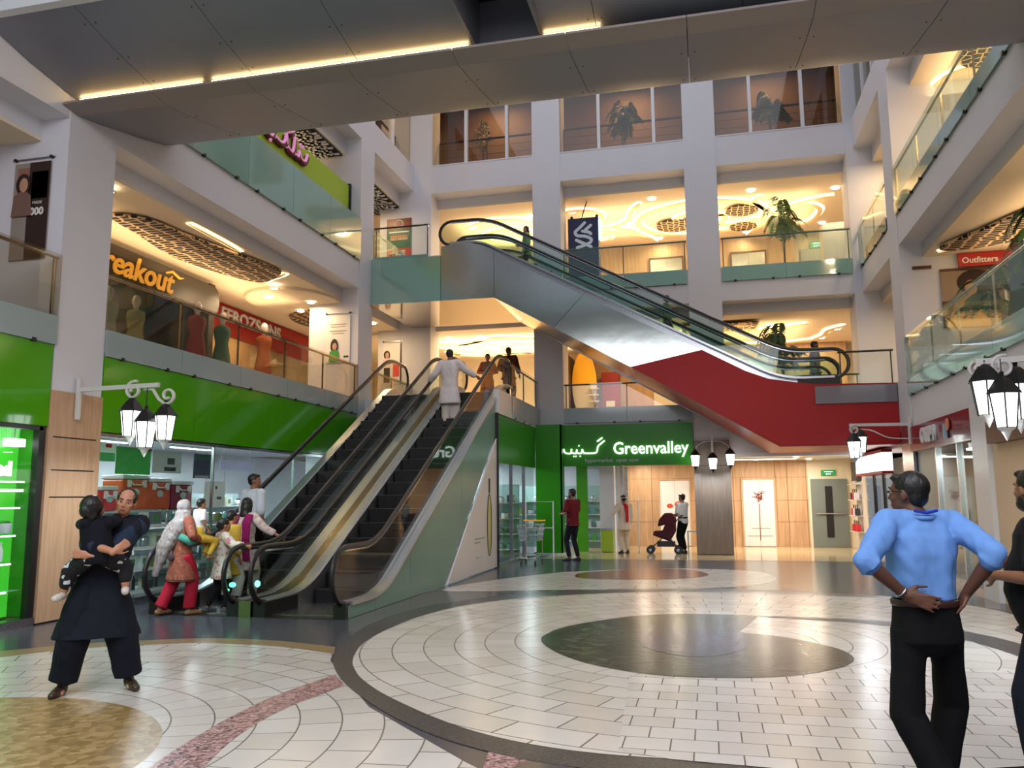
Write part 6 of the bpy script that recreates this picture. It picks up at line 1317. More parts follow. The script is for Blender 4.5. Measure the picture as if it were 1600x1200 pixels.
def person(label, pos, face, H=1.72, z0=0, skin=SK2, top=None, bottom=None, hair='short', arms=None, feet=None, lean=(0, 0), headturn=0, headtilt=(0, 0), female=False, voxel=.012, shoes=SHOE, belly=0, name='person', hipz=None, faceparts=True, handcurl=(.5, .5), group=None, handdir=(None, None), palm=(None, None), bag=None, beard=False, build=1.0, headoff=(0, 0), hz2=.932, shz2=.815, hsc=1.0, thigh=1.0, kneeout=0):
    """face: direction in degrees the person faces, 0 = +x, 90 = +y. arms/feet: left then right, in the person's own frame (right, forward, up)"""
    k = H/1.72; a = math.radians(face); f = Vector((math.cos(a), math.sin(a), 0)); r = Vector((f.y, -f.x, 0)); up = Vector((0, 0, 1))
    O = Vector((pos[0], pos[1], z0)); P = lambda x, y, z: O+r*x+f*y+up*z
    o = thing(name, label, 'person', O, group)
    sw = (.185 if not female else .158)*k*build; lx, ly = lean
    hz = hipz or .525*H
    def sp(z): t = max(0, min(1, (z-hz)/(.82*H-hz))); return lx*t, ly*t
    S = {}; shz = shz2*H; sx, sy = sp(shz)
    sh = [P(-sw+sx, sy, shz), P(sw+sx, sy, shz)]
    feet = feet or [(-.10*k, 0, 0), (.10*k, 0.02, 0)]; arms = arms or [((-sw-.05, .03, .50*H), (-.3, -1, 0)), ((sw+.05, .03, .50*H), (.3, -1, 0))]
    body = MB(); neckc = P(sx+headoff[0]*.3, sy+.0*k, .86*H); hx, hy = sx+headtilt[0]+headoff[0], sy+headtilt[1]+headoff[1]+.01
    hc = P(hx, hy+.01, hz2*H); ht = math.radians(headturn); hf = (f*math.cos(ht)-r*math.sin(ht)).normalized(); hr_ = Vector((hf.y, -hf.x, 0))
    tiltv = (hc-neckc).normalized(); hu = (up*.6+tiltv*.4).normalized() if abs(headtilt[0]) > .02 else up; hr_ = (hr_-hu*hr_.dot(hu)).normalized(); hf = hu.cross(hr_)
    RH = Matrix((hr_, hf, hu)).transposed(); hs = k*hsc if H > 1.4 else k*1.18
    Hd = lambda x, y, z: hc+hr_*x*hs+hf*y*hs+hu*z*hs
    body.ell(Hd(0, -.012, .022), .076*hs, .094*hs, .090*hs, 18, 12, rot=RH); body.ell(Hd(0, .028, -.045), .056*hs, .062*hs, .072*hs, 16, 10, rot=RH)
    body.ell(Hd(0, .045, -.085), .030*hs, .034*hs, .026*hs, 12, 8, rot=RH)
    body.ell(Hd(0, .094, -.022), .012*hs, .020*hs, .014*hs, 10, 7, rot=RH); limb(body, [Hd(0, .080, .020), Hd(0, .097, -.018)], [.008*hs, .011*hs], 8, 2)
    body.ell(Hd(-.014, .084, -.028), .010*hs, .012*hs, .009*hs, 8, 6, rot=RH); body.ell(Hd(.014, .084, -.028), .010*hs, .012*hs, .009*hs, 8, 6, rot=RH)
    for s_ in (-1, 1):
        body.ell(Hd(s_*.077, -.012, -.008), .010*hs, .020*hs, .032*hs, 10, 8, rot=RH); body.ell(Hd(s_*.042, .050, -.020), .024*hs, .026*hs, .022*hs, 10, 8, rot=RH); body.ell(Hd(s_*.030, .074, .030), .022*hs, .012*hs, .008*hs, 8, 6, rot=RH)
    limb(body, [P(sx, sy-.01, .83*H), Hd(0, -.015, -.075)], [.058*k*(.85 if female else 1), .052*k*(.85 if female else 1)], 12, 3)
    def tr(inf, z1=.50*H, zt=.835*H):
        rows = [(.50, .155, .108), (.56, .150+belly*.3, .105+belly*.5), (.61, .143+belly*.5, .100+belly), (.68, .155+belly*.2, .108+belly*.5), (.74, .170, .115), (.79, .165, .105), (.82, .140, .088), (.843, .085, .066)]
        if female: rows = [(.50, .165, .112), (.56, .145, .10), (.61, .125, .092), (.68, .138, .105), (.74, .145, .112), (.79, .14, .095), (.82, .12, .08), (.843, .07, .058)]
        out = []
        for (zf, rx, ry) in rows:
            z = zf*H; ox, oy = sp(z); out.append((P(ox, oy+(belly*.5 if .55 < zf < .7 else 0), z), rx*k*build+inf, ry*k*build+inf))
        return out
    loft(body, tr(-.026), r, f)
    els, wrs = [], []
    for i in (0, 1):
        tgt, pole = arms[i]; s = sh[i]; el, wr = ik(s, P(*tgt), .285*k, .25*k, r*pole[0]+f*pole[1]+up*(pole[2])); els.append(el); wrs.append(wr)
        limb(body, [s, s.lerp(el, .5), el, el.lerp(wr, .4), wr], [.044*k, .040*k, .036*k, .037*k, .026*k], 12, 2)
        hd = Vector(handdir[i][0]*r+handdir[i][1]*f+handdir[i][2]*up) if handdir[i] else (wr-el).normalized()
        pn = Vector(palm[i][0]*r+palm[i][1]*f+palm[i][2]*up) if palm[i] else (r*(1 if i == 0 else -1)+f*.15)
        hand(body, wr, hd, pn, k*(1 if H > 1.4 else 1.0), handcurl[i], left=(i == 0))
    kn, an = [], []
    hip = [P(-.088*k, 0, hz), P(.088*k, 0, hz)]
    for i in (0, 1):
        ft = P(feet[i][0], feet[i][1], feet[i][2]+.085*k); kk, aa = ik(hip[i], ft, .245*H, .245*H, f*1.0+r*(.12 if i else -.12)); kk = kk+r*(kneeout if i else -kneeout); kn.append(kk); an.append(aa)
        limb(body, [hip[i], hip[i].lerp(kk, .5), kk, kk.lerp(aa, .35), aa], [.070*k, .058*k, .046*k, .048*k, .034*k], 12, 2)
        body.ell(aa-up*.03*k, .030*k, .030*k, .03*k, 10, 7); limb(body, [aa-up*.045*k-f*.01, aa-up*.06*k+f*.08*k], [.026*k, .020*k], 10, 2)
    blobobj('body', body, skin, o, voxel)
    # shoes
    for i in (0, 1):
        yaw = feet[i][3] if len(feet[i]) > 3 else (.15 if i else -.15); ff = (f*math.cos(yaw)+r*math.sin(yaw)); m = MB()
        heel = an[i]-up*.05*k-f*.035*k; toe = an[i]-up*.062*k+ff*.165*k
        m2 = MB(); limb(m2, [heel, heel.lerp(toe, .5)+up*.01*k, toe], [.040*k, .042*k, .032*k], 12, 3); m2.ell(an[i]-up*.02*k, .043*k, .047*k, .045*k)
        zmin = feet[i][2]+z0+.004
        for v in m2.v: v.z = max(v.z, zmin)
        ob('shoe', m2, shoes, o, smooth='all')
    # top
    if top:
        m = MB(); inf = top.get('fit', .012)
        rows = tr(inf); hem = top.get('hem', .50)
        if hem < .50:
            w0 = .165*k*build+inf; w1 = w0+top.get('flare', .06); n = 6; low = []
            for j in range(n, 0, -1):
                t = j/n; z = .50*H-(.50-hem)*H*t; low.append((P(0, top.get('swing', 0)*t, z), w0+(w1-w0)*t, .118*k+inf+(w1-w0)*.7*t))
            rows = low+rows
        else: rows = [q for q in rows if (q[0]-O).z >= hem*H-.001]
        loft(m, rows[:-1]+[(rows[-1][0], rows[-1][1]*.9, rows[-1][2]*.95)], r, f)
        sl = top.get('sleeve', 1.0)
        for i in (0, 1):
            s = sh[i]; pts_ = [s, s.lerp(els[i], .5), els[i]]; bs = min(1, build); rr = [(.060*k+inf)*bs, (.052*k+inf)*bs, (.046*k+inf)*bs]
            if sl > .55: t = (sl-.5)*2; pts_ += [els[i].lerp(wrs[i], .45*t), els[i].lerp(wrs[i], .93*t)]; rr += [.044*k+inf, (.036+top.get('cuff', 0))*k+inf]
            elif sl < .5: e = s.lerp(els[i], max(.2, sl*2)); pts_ = [s, s.lerp(e, .5), e]; rr = [.062*k+inf, .056*k+inf, .054*k+inf]
            limb(m, pts_, rr, 14, 3, cap=False); m.ell(s, rr[0]*1.02, rr[0]*1.0, rr[0]*.98)
        limb(m, [sh[0].lerp(sh[1], .15), sh[0].lerp(sh[1], .85)], [.055*k+inf, .055*k+inf], 12, 4)
        blobobj(top.get('name', 'shirt'), m, top['mat'], o, voxel*1.1, top.get('fold', .006), top.get('fscale', 9))
        if top.get('collar'):
            c_ = P(sx, sy-.005, .858*H); ob('collar', MB().tube([c_+r*.062*k*math.cos(t)+f*.062*k*math.sin(t)+up*(.012*math.sin(t)-.008) for t in [j*math.pi/8 for j in range(16)]], .014*k, 8, closed=True, sy=1.5), top.get('collarmat', top['mat']), o, smooth='all')
    if bottom:
        m = MB(); inf = bottom.get('fit', .012); wide = bottom.get('wide', 0); cuff = bottom.get('cuff', .055)
        lt = 0 if (top and top.get('hem', .5) < .47) else 1; wh = wide*lt
        loft(m, [(P(0, 0, hz-.06*k), .12*k, .09*k), (P(0, 0, .53*H), .11*k, .08*k)] if not lt else [(P(0, 0, hz-.13*k), .10*k, .075*k), (P(0, 0, hz-.06*k), (.150*k+inf+wh)*(.9+.1*lt), .10*k+inf+wh), (P(0, 0, .54*H), (.160*k*build+inf+wh*.6)*(.88+.12*lt), .105*k+inf+belly*.5), (P(0, belly*.4, .60*H), .148*k*build+inf+belly*.4, .106*k+inf+belly*.8)], r, f)
        for i in (0, 1):
            e = kn[i].lerp(an[i], bottom.get('len', .96))
            limb(m, [hip[i]-up*.01, hip[i].lerp(kn[i], .5), kn[i], kn[i].lerp(e, .5), e], [(.098*k+inf)*thigh+wh, (.080*k+inf)*thigh+wide*.9, .062*k+inf+wide*1.1, .056*k+inf+wide, cuff*k+inf*.6], 14, 3, cap=False)
        blobobj(bottom.get('name', 'trousers'), m, bottom['mat'], o, voxel*1.1, bottom.get('fold', .006), 8)
        if bottom.get('belt'):
            ob('belt', MB().tube([P(sp(.60*H)[0]*.5, belly*.4, .600*H)+r*(.152*k*build+inf+belly*.4+.004)*math.cos(t)+f*(.112*k+inf+belly*.8+.003)*math.sin(t) for t in [j*math.pi/16 for j in range(32)]], .018, 8, closed=True, sy=.3, up=(0, 0, 1)), bottom['belt'], o, smooth='all')
    # hair
    m = MB(); hm = HAIR
    if hair == 'short':
        m.ell(Hd(0, -.026, .036), .083*hs, .096*hs, .091*hs, 18, 12, rot=RH); m.ell(Hd(0, -.055, -.01), .070*hs, .055*hs, .065*hs, 14, 9, rot=RH); m.ell(Hd(0, .040, .088), .060*hs, .045*hs, .026*hs, 12, 8, rot=RH)
    elif hair == 'balding':
        m.ell(Hd(0, -.026, .020), .0815*hs, .092*hs, .080*hs, 18, 12, rot=RH); m.ell(Hd(0, -.055, -.015), .070*hs, .052*hs, .062*hs, 14, 9, rot=RH)
        m.ell(Hd(0, -.030, .050), .078*hs, .078*hs, .068*hs, 16, 10, rot=RH)
        for s_ in (-1, 1): m.ell(Hd(s_*.064, .020, .035), .018*hs, .030*hs, .040*hs, 10, 7, rot=RH)
    elif hair == 'long':
        m.ell(Hd(0, -.022, .034), .088*hs, .100*hs, .094*hs, 18, 12, rot=RH); m.ell(Hd(0, -.070, -.06), .085*hs, .055*hs, .12*hs, 14, 9, rot=RH); m.ell(Hd(0, -.085, -.17), .095*hs, .045*hs, .11*hs, 14, 9, rot=RH)
        for s_ in (-1, 1): m.ell(Hd(s_*.075, -.02, -.05), .024*hs, .045*hs, .11*hs, 10, 8, rot=RH)
    elif hair == 'tied':
        m.ell(Hd(0, -.022, .034), .084*hs, .098*hs, .092*hs, 18, 12, rot=RH); m.ell(Hd(0, -.10, .0), .04*hs, .035*hs, .045*hs, 12, 8, rot=RH); m.ell(Hd(0, -.055, -.01), .072*hs, .055*hs, .065*hs, 14, 9, rot=RH)
    if hair: blobobj('hair', m, hm, o, max(.007, voxel*.8), .002, 40, 2)
    if beard:
        m = MB(); m.ell(Hd(0, .035, -.078), .060*hs, .060*hs, .050*hs, 14, 9, rot=RH); m.ell(Hd(0, .082, -.052), .034*hs, .020*hs, .010*hs, 10, 7, rot=RH); m.ell(Hd(0, .03, -.05), .063*hs, .045*hs, .045*hs, 12, 8, rot=RH)
        blobobj('beard', m, hm, o, max(.007, voxel*.7), 0, 40, 2)
    if faceparts:
        for s_ in (-1, 1):
            ob('eye', MB().ell(Hd(s_*.031, .073, .008), .0115*hs, .009*hs, .0052*hs, 10, 7, rot=RH), EYEW, o, smooth='all'); ob('iris', MB().ell(Hd(s_*.031, .082, .008), .0055*hs, .003*hs, .0060*hs, 8, 6, rot=RH), EYED, o)
            ob('eyebrow', MB().tube([Hd(s_*.014, .086, .030), Hd(s_*.032, .084, .036), Hd(s_*.050, .072, .028)], [.003*hs, .004*hs, .002*hs], 6), BROW, o)
        ob('mouth', MB().ell(Hd(0, .083, -.062), .022*hs, .010*hs, .0065*hs, 10, 7, rot=RH), LIP, o, smooth='all')
    return dict(o=o, P=P, r=r, f=f, up=up, sh=sh, el=els, wr=wrs, hip=hip, kn=kn, an=an, Hd=Hd, RH=RH, k=k, H=H, hs=hs, hc=hc)
# -- man in blue shirt, seen from behind, hands on hips
BLUE = cloth('blue_cotton', (106, 148, 210), .6, 5, .05); BLACKC = cloth('black_trouser_cloth', (10, 9, 11), .2, 5)
q = person('man in a light blue shirt and black trousers, hands on hips, back to the viewer', (1.06, 4.68), 105, 1.74, skin=SK3, hair='short', voxel=.0075, build=.90, belly=.01, headturn=38, lean=(-.0, .0), headoff=(-.035, .01), hz2=.917, shz2=.828, hsc=.95, thigh=.74, kneeout=.085,
           arms=[((-.165, -.115, 1.10), (-1, -.40, .0)), ((.165, -.10, 1.10), (.38, -1, .05))], handdir=((.75, -.35, -.30), (-.2, .5, -.75)), palm=((.1, .95, .1), (-.9, .3, .0)), handcurl=(.12, .2),
           feet=[(.02, -.12, 0, -.1), (.075, .14, 0, .2)], top=dict(mat=BLUE, sleeve=.58, fit=.017, hem=.58, collar=True, fold=.016, fscale=10, cuff=.015), bottom=dict(mat=BLACKC, fit=.014, wide=.010, cuff=.07, belt=pbr('brown_belt', (60, 32, 26), .4), fold=.007))
Hd, o = q['Hd'], q['o']
ob('lanyard', MB().tube([q['P'](-.06, -.075, 1.51), q['P'](0, -.085, 1.497), q['P'](.06, -.075, 1.51)], .008, 6), pbr('lanyard_blue', (30, 50, 170), .5), o)
ob('glasses', MB().tube([Hd(-.082, -.01, .012), Hd(-.076, .075, .014), Hd(-.05, .098, .008), Hd(-.012, .103, .008), Hd(.012, .103, .008), Hd(.05, .098, .008), Hd(.076, .075, .014), Hd(.082, -.01, .012)], .0028, 6), M['dark'], o)
wl = q['wr'][0]; dd = (q['wr'][0]-q['el'][0]).normalized(); s1 = dd.orthogonal().normalized(); s2 = dd.cross(s1)
ob('wrist_watch', MB().tube([wl-dd*.02+s1*.031*math.cos(t)+s2*.031*math.sin(t) for t in [j*math.pi/8 for j in range(16)]], .006, 6, closed=True), M['steel'], o, smooth='all')
# -- bearded man in a black printed t-shirt at the right edge
q = person('bearded man in a black printed t-shirt at the right edge of the view', (1.80, 5.15), 155, 1.73, skin=SK2, hair='short', voxel=.009, build=1.15, belly=.045, beard=True, headturn=-42, headoff=(-.0, 0.02),
           arms=[((-.20, .22, 1.15), (-.6, -1, 0)), ((.16, .2, 1.2), (.6, -1, 0))], feet=[(-.12, .1, 0), (.12, -.05, 0)], top=dict(mat=cloth('black_jersey', (20, 20, 24), .2), sleeve=.42, fit=.026, hem=.49, fold=.007), bottom=dict(mat=cloth('dark_jeans', (28, 32, 44), .2), fit=.014))
r_ = random.Random(2)
for c, n_ in (((190, 190, 90), 5), ((200, 170, 160), 6)):
    m = MB()
    for i in range(n_): t = q['sh'][0].lerp(q['el'][0], r_.uniform(.05, .75)); d_ = (-q['r']*.6-q['f']*.5).normalized(); p = t+d_*.082+q['f']*r_.uniform(-.05, .05)+q['up']*r_.uniform(-.02, .02); m.ell(p, .012, .012, .016, 8, 6)
    ob('sleeve_print', m, pbr('shirt_print', c, .7), q['o'])
# -- man in dark kurta carrying a child
NAVY = cloth('midnight_kurta_cloth', (20, 24, 36), .35, 4); SLV = cloth('navy_sleeve', (34, 46, 66), .4, 5)
mf = math.degrees(math.atan2(-.78, .62))
q = person('man in a dark navy kurta and loose trousers hugging a small child, facing the viewer', (-5.08, 6.10), mf, 1.69, skin=skinmat((184, 128, 98)), hair='balding', voxel=.0085, build=1.06, lean=(-.10, 0), headoff=(-.04, .02), headtilt=(-.035, .02), headturn=-12,
           arms=[((.13, .36, 1.09), (-1, .1, -.35)), ((-.10, .39, 1.17), (1, .1, -.35))], handdir=((.95, -.05, .15), (-.8, .0, .6)), palm=((.1, -1, .1), (0, -1, .1)), handcurl=(.25, .8),
           feet=[(-.27, .02, 0, -.35), (.23, 0, 0, .4)], top=dict(name='kurta', mat=NAVY, sleeve=.64, fit=.028, hem=.27, flare=.14, fold=.018, fscale=6), bottom=dict(name='shalwar', mat=cloth('navy_shalwar', (16, 20, 32), .4, 4), wide=.045, fit=.02, cuff=.10, len=.93, fold=.014), shoes=pbr('brown_sandal', (58, 38, 30), .4))
for i in (0, 1):
    ss = MB(); s = q['sh'][i]; e = q['el'][i]; w = e.lerp(q['wr'][i], .30)
    limb(ss, [s.lerp(e, .05), s.lerp(e, .5), e, w], [.088, .084, .082, .068], 14, 3, cap=False); blobobj('sleeve', ss, SLV, q['o'], .011, .010, 9)
# child held against his chest: back to the viewer, legs round his waist
P = q['P']; ch = thing('person', 'small child in black clothes and white sandals, carried against the navy kurta man', 'person', P(.05, .3, .85)); kb = MB()
hx, hy, hz_ = .09, .20, 1.53
kr, kf, ku = q['r'], q['f'], q['up']; RK = Matrix((kr, kf, ku)).transposed()
kb.ell(P(hx, hy, hz_), .080, .092, .090, 16, 11, rot=RK); kb.ell(P(hx-.06, hy-.05, hz_-.03), .04, .045, .045, 12, 8, rot=RK); limb(kb, [P(hx, hy+.02, 1.46), P(hx, hy, 1.5)], [.042, .042])
loft(kb, [(P(.02, .22, 1.10), .11, .08), (P(.03, .22, 1.25), .10, .075), (P(.05, .21, 1.38), .10, .07), (P(.08, .20, 1.44), .06, .05)], kr, kf)
kl = [[P(-.06, .22, 1.12), P(-.19, .17, 1.03), P(-.20, .20, .88)], [P(.10, .22, 1.12), P(.22, .15, 1.0), P(.26, .13, .85)]]
for l in kl: limb(kb, l, [.065, .052, .034])
for a_ in ([P(.13, .25, 1.39), P(.16, .12, 1.38), P(.08, .02, 1.42)], [P(-.06, .25, 1.39), P(-.11, .13, 1.4), P(-.1, .02, 1.44)]): limb(kb, a_, [.036, .032, .024])
hand(kb, P(.08, .02, 1.42), -kf, -ku, .6, .4); hand(kb, P(-.1, .02, 1.44), -kf, -ku, .6, .4, left=True)
blobobj('body', kb, SK1, ch, .009)
m = MB(); loft(m, [(P(.02, .225, 1.07), .125, .09), (P(.03, .23, 1.22), .128, .095), (P(.05, .215, 1.36), .120, .085), (P(.07, .205, 1.43), .085, .065), (P(.08, .20, 1.46), .055, .05)], kr, kf)
for a_ in ([P(.12, .25, 1.40), P(.16, .12, 1.39), P(.10, .04, 1.41)], [P(-.05, .25, 1.40), P(-.11, .13, 1.41), P(-.1, .05, 1.44)]): limb(m, a_, [.055, .048, .042])
blobobj('top', m, cloth('child_black_top', (12, 14, 24), .3), ch, .010, .006)
m = MB()
for l in kl: limb(m, [l[0], l[1], l[1].lerp(l[2], .62)], [.085, .072, .055], 12, 3)
blobobj('leggings', m, printed('child_spotted_leggings', (14, 14, 22), (14, 14, 22), (200, 205, 215), 30), ch, .010, .003)
m = MB(); m.ell(P(hx, hy+.016, hz_+.012), .090, .094, .094, 16, 11, rot=RK); m.ell(P(hx+.03, hy+.07, hz_-.03), .06, .04, .06, 12, 8, rot=RK); m.ell(P(hx, hy+.05, hz_-.07), .055, .04, .05)
blobobj('hair', m, HAIR, ch, .008, .003, 40, 2)
ob('hair_clip', MB().ell(P(hx-.02, hy+.05, hz_+.098), .02, .012, .006), M['whitegloss'], ch)
for l in kl:
    e = l[2]; toe = e+kf*.11-ku*.02 if l is kl[0] else e+kr*.05+kf*.09-ku*.03
    m = MB(); limb(m, [e-ku*.035, toe-ku*.02], [.034, .030], 10, 3); ob('sandal', m, pbr('white_sandal', (206, 196, 188), .5), ch, smooth='all')
    ob('sandal_strap', MB().tube([e.lerp(toe, .6)+kr*.033-ku*.03, e.lerp(toe, .6)+ku*.012-ku*.01, e.lerp(toe, .6)-kr*.033-ku*.03], .007, 6), M['dark'], ch)
# -- family at the foot of the escalators, seen from behind
CRIM = cloth('crimson_trouser_cloth', (168, 30, 52), .3)
q = person('woman in a pale patterned shawl and crimson trousers carrying a child towards the escalators', (-7.20, 10.22), 62, 1.58, skin=SK1, female=True, hair=None, voxel=.013, arms=[((-.10, .16, 1.02), (-.6, -1, -.2)), ((.22, .18, 1.0), (.8, -.8, -.2))], feet=[(-.13, -.22, .0), (.09, .1, 0)], headturn=-15,
           top=dict(name='tunic', mat=printed('rust_embroidered_tunic', (140, 76, 56), (126, 60, 48), (154, 96, 70), 34), sleeve=.9, fit=.02, hem=.30, flare=.07, fold=.008), bottom=dict(mat=CRIM, wide=.02, fit=.016, cuff=.085, fold=.01), shoes=SANDAL)
P = q['P']; r0, f0, u0 = q['r'], q['f'], q['up']
SHW = printed('pale_striped_shawl', (150, 142, 140), (134, 112, 108), (172, 166, 166), 30)
m = MB(); Hd = q['Hd']; hs = q['hs']
m.ell(Hd(0, -.022, .024), .096*hs, .106*hs, .106*hs, 18, 12, rot=q['RH']); loft(m, [(P(-.30, -.22, .52), .06, .03), (P(-.25, -.20, .72), .13, .05), (P(-.17, -.15, .95), .19, .09), (P(-.08, -.06, 1.15), .21, .13), (P(-.02, -.02, 1.28), .185, .125), (P(0, -.01, 1.35), .12, .10), (P(0, -.01, 1.42), .085, .10)], r0, f0)
blobobj('shawl', m, SHW, q['o'], .012, .012, 10)
ob('tunic_border', MB().tube([P(.20*math.cos(t), .16*math.sin(t), .475) for t in [j*math.pi/10 for j in range(20)]], .012, 6, closed=True), pbr('border_pink', (190, 140, 120), .7), q['o'], smooth='all')
ob('tunic_motif', MB().ell(P(.02, -.165, .80), .05, .02, .06, 10, 7), pbr('motif_dark', (70, 50, 56), .7), q['o'])
ob('shawl_fold', MB().tube([P(.12, -.10, 1.08), P(.22, .0, 1.0), P(.27, .12, 1.04)], [.05, .06, .05], 8, sy=.8), pbr('teal_fold', (62, 138, 120), .8), q['o'], smooth='all')
# carried child
bp = P(.20, .14, 0); ck = person('toddler in a white shirt and yellow trousers on the arm of the shawled woman', (bp.x, bp.y), 62, .92, z0=.66, skin=SK1, hair='short', voxel=.011, hipz=.40, arms=[((-.13, .12, .55), (-.5, -1, 0)), ((.15, .05, .50), (.5, -1, 0))], feet=[(-.05, .12, .12), (.10, .10, .10)],
            top=dict(mat=cloth('toddler_white_shirt', (212, 208, 204), .3), sleeve=.45, fit=.014, hem=.50), bottom=dict(mat=cloth('toddler_yellow_trousers', (204, 166, 60), .3), fit=.012), shoes=SANDAL)
q = person('woman in a yellow tunic and white skirt beyond the shawled woman, mostly hidden', (-6.90, 10.95), 70, 1.42, skin=SK1, female=True, hair='tied', voxel=.014, top=dict(name='tunic', mat=cloth('yellow_tunic_cloth', (206, 168, 66), .3), sleeve=.9, fit=.015, hem=.34, flare=.05), bottom=dict(name='skirt', mat=cloth('white_skirt_cloth', (206, 204, 204), .3), wide=.03, cuff=.09, len=.7), shoes=SHOE)
q = person('girl in a floral white top and black leggings reaching for the escalator handrail', (-6.78, 10.55), 50, 1.30, skin=SK1, female=True, hair='tied', voxel=.013, arms=[((-.16, .05, .66), (-.4, -1, 0)), ((.40, .22, .93), (.3, -.5, -.6))], handcurl=(.5, .3),
           feet=[(-.08, -.16, 0), (.08, .04, 0)], top=dict(mat=printed('floral_white_top', (204, 198, 186), (176, 160, 120), (196, 120, 130), 26), sleeve=.92, fit=.025, hem=.36, flare=.03, fold=.007), bottom=dict(name='leggings', mat=cloth('black_leggings', (18, 18, 22), .1), fit=.008, cuff=.04), shoes=pbr('sport_shoe', (70, 68, 74), .5))
q = person('woman with a magenta stole over a cream tunic stepping onto the left escalator', (-7.02, 11.55), 78, 1.58, z0=.02, skin=SK1, female=True, hair='long', voxel=.013, arms=[((-.18, .05, .80), (-.4, -1, 0)), ((.50, .16, 1.0), (.4, -.4, -.7))], feet=[(-.08, -.1, 0), (.08, .08, 0)],
           top=dict(name='tunic', mat=printed('cream_print_tunic', (206, 190, 182), (190, 160, 150), (220, 210, 200), 24), sleeve=.9, fit=.02, hem=.30, flare=.07), bottom=dict(mat=cloth('cream_trousers', (196, 186, 178), .2), wide=.02, cuff=.07), shoes=SHOE)
MAG = cloth('magenta_stole', (142, 26, 92), .4, 6); P = q['P']
for xs in (-.13, .13):
    m = MB(); loft(m, [(P(xs*1.2, -.14, .62), .075, .02), (P(xs*1.1, -.155, .95), .08, .025), (P(xs, -.14, 1.2), .08, .03), (P(xs*.9, -.04, 1.335), .075, .06), (P(xs*.8, .08, 1.28), .06, .03)], q['r'], q['f']); blobobj('stole', m, MAG, q['o'], .012, .008)
q = person('man in a white shirt riding up at the foot of the left escalator', (-7.30, 12.2), 70, 1.72, z0=.27, skin=SK2, hair='short', voxel=.014, headturn=-50, top=dict(mat=cloth('white_shirt_cloth', (206, 212, 222), .3), sleeve=.6, fit=.022, hem=.5, collar=True), bottom=dict(mat=BLACKC))
q = person('man in a long white kurta standing on the right escalator, arms out to both handrails', (-5.46, 17.0), 90, 1.72, z0=3.11, skin=SK2, hair='short', voxel=.016, arms=[((-.50, .10, 1.04), (-.3, -.5, -.8)), ((.58, .35, 1.10), (.4, -.3, -.8))],
           top=dict(name='kurta', mat=cloth('white_kurta_cloth', (216, 206, 206), .4, 5), sleeve=.95, fit=.035, hem=.29, flare=.05, fold=.012, fscale=7, collar=True), bottom=dict(name='shalwar', mat=cloth('white_shalwar_cloth', (206, 196, 190), .3), wide=.03, cuff=.07), feet=[(-.08, -.05, 0), (.08, .08, 0)])
GBK = cloth('brown_jacket_cloth', (84, 42, 30), .3)
q = person('person in a brown jacket standing at the head of the right escalator', (-5.38, 22.2), 80, 1.74, z0=4.05, skin=SK2, hair='short', voxel=.02, arms=[((-.2, .2, 1.1), (-.5, -1, 0)), ((.38, -.1, .88), (.5, -1, 0))], top=dict(name='jacket', mat=GBK, sleeve=.98, fit=.03, hem=.47, collar=True), bottom=dict(mat=BLACKC))
q = person('woman in an orange tunic and grey vest facing the escalators on the first floor landing', (-6.05, 22.4), -85, 1.62, z0=4.05, skin=SK1, female=True, hair='tied', voxel=.02, arms=[((-.1, .2, 1.05), (-.6, -.6, 0)), ((.1, .2, 1.05), (.6, -.6, 0))], top=dict(name='tunic', mat=cloth('orange_tunic_cloth', (190, 104, 66), .3), sleeve=.9, fit=.02, hem=.3, flare=.05), bottom=dict(mat=cloth('rust_trousers', (150, 84, 60), .2), wide=.02))
m = MB(); loft(m, [(q['P'](0, 0, .98), .165, .125), (q['P'](0, 0, 1.15), .165, .13), (q['P'](0, 0, 1.30), .15, .11), (q['P'](0, 0, 1.36), .09, .08)], q['r'], q['f']); blobobj('vest', m, cloth('grey_vest', (132, 122, 116), .2), q['o'], .018)
z_on = lambda x: lineB(-x)
q = person('woman in a pale green top near the upper end of the crossing escalator', (-4.75, 21.85), 200, 1.60, z0=7.60, skin=SK1, female=True, hair='long', voxel=.02, arms=[((-.22, .1, .85), (-.3, -1, 0)), ((.12, .2, 1.05), (.5, -1, 0))], top=dict(mat=cloth('pale_green_top', (120, 160, 110), .3), sleeve=.6, fit=.02, hem=.44, flare=.02), bottom=dict(mat=BLACKC), headturn=40)
q = person('woman in green patterned clothes halfway down the crossing escalator', (-.90, 21.85), -10, 1.50, z0=5.43, skin=SK2, female=True, hair='tied', voxel=.02, top=dict(name='tunic', mat=printed('green_print_tunic', (96, 122, 86), (130, 120, 90), (60, 80, 60), 20), sleeve=.9, fit=.02, hem=.3, flare=.05), bottom=dict(mat=cloth('brown_trousers', (90, 70, 56), .2), wide=.02))
q = person('bearded man in a pale shirt walking on the first floor behind the lower escalator end', (3.0, 23.6), 0, 1.74, z0=4.05, skin=SK3, hair='short', beard=True, voxel=.02, top=dict(mat=cloth('lilac_shirt_cloth', (150, 142, 156), .2), sleeve=.45, fit=.03, hem=.48), bottom=dict(mat=cloth('grey_trousers', (60, 60, 66), .2)), feet=[(-.08, .18, 0), (.08, -.12, 0)])
q = person('man with black hair leaning behind the right first floor balustrade beside the palm', (5.15, 14.7), 190, 1.74, z0=4.05, skin=SK2, hair='short', voxel=.018, top=dict(mat=cloth('slate_shirt_cloth', (96, 104, 118), .2), sleeve=.95, fit=.025, hem=.48), bottom=dict(mat=BLACKC))
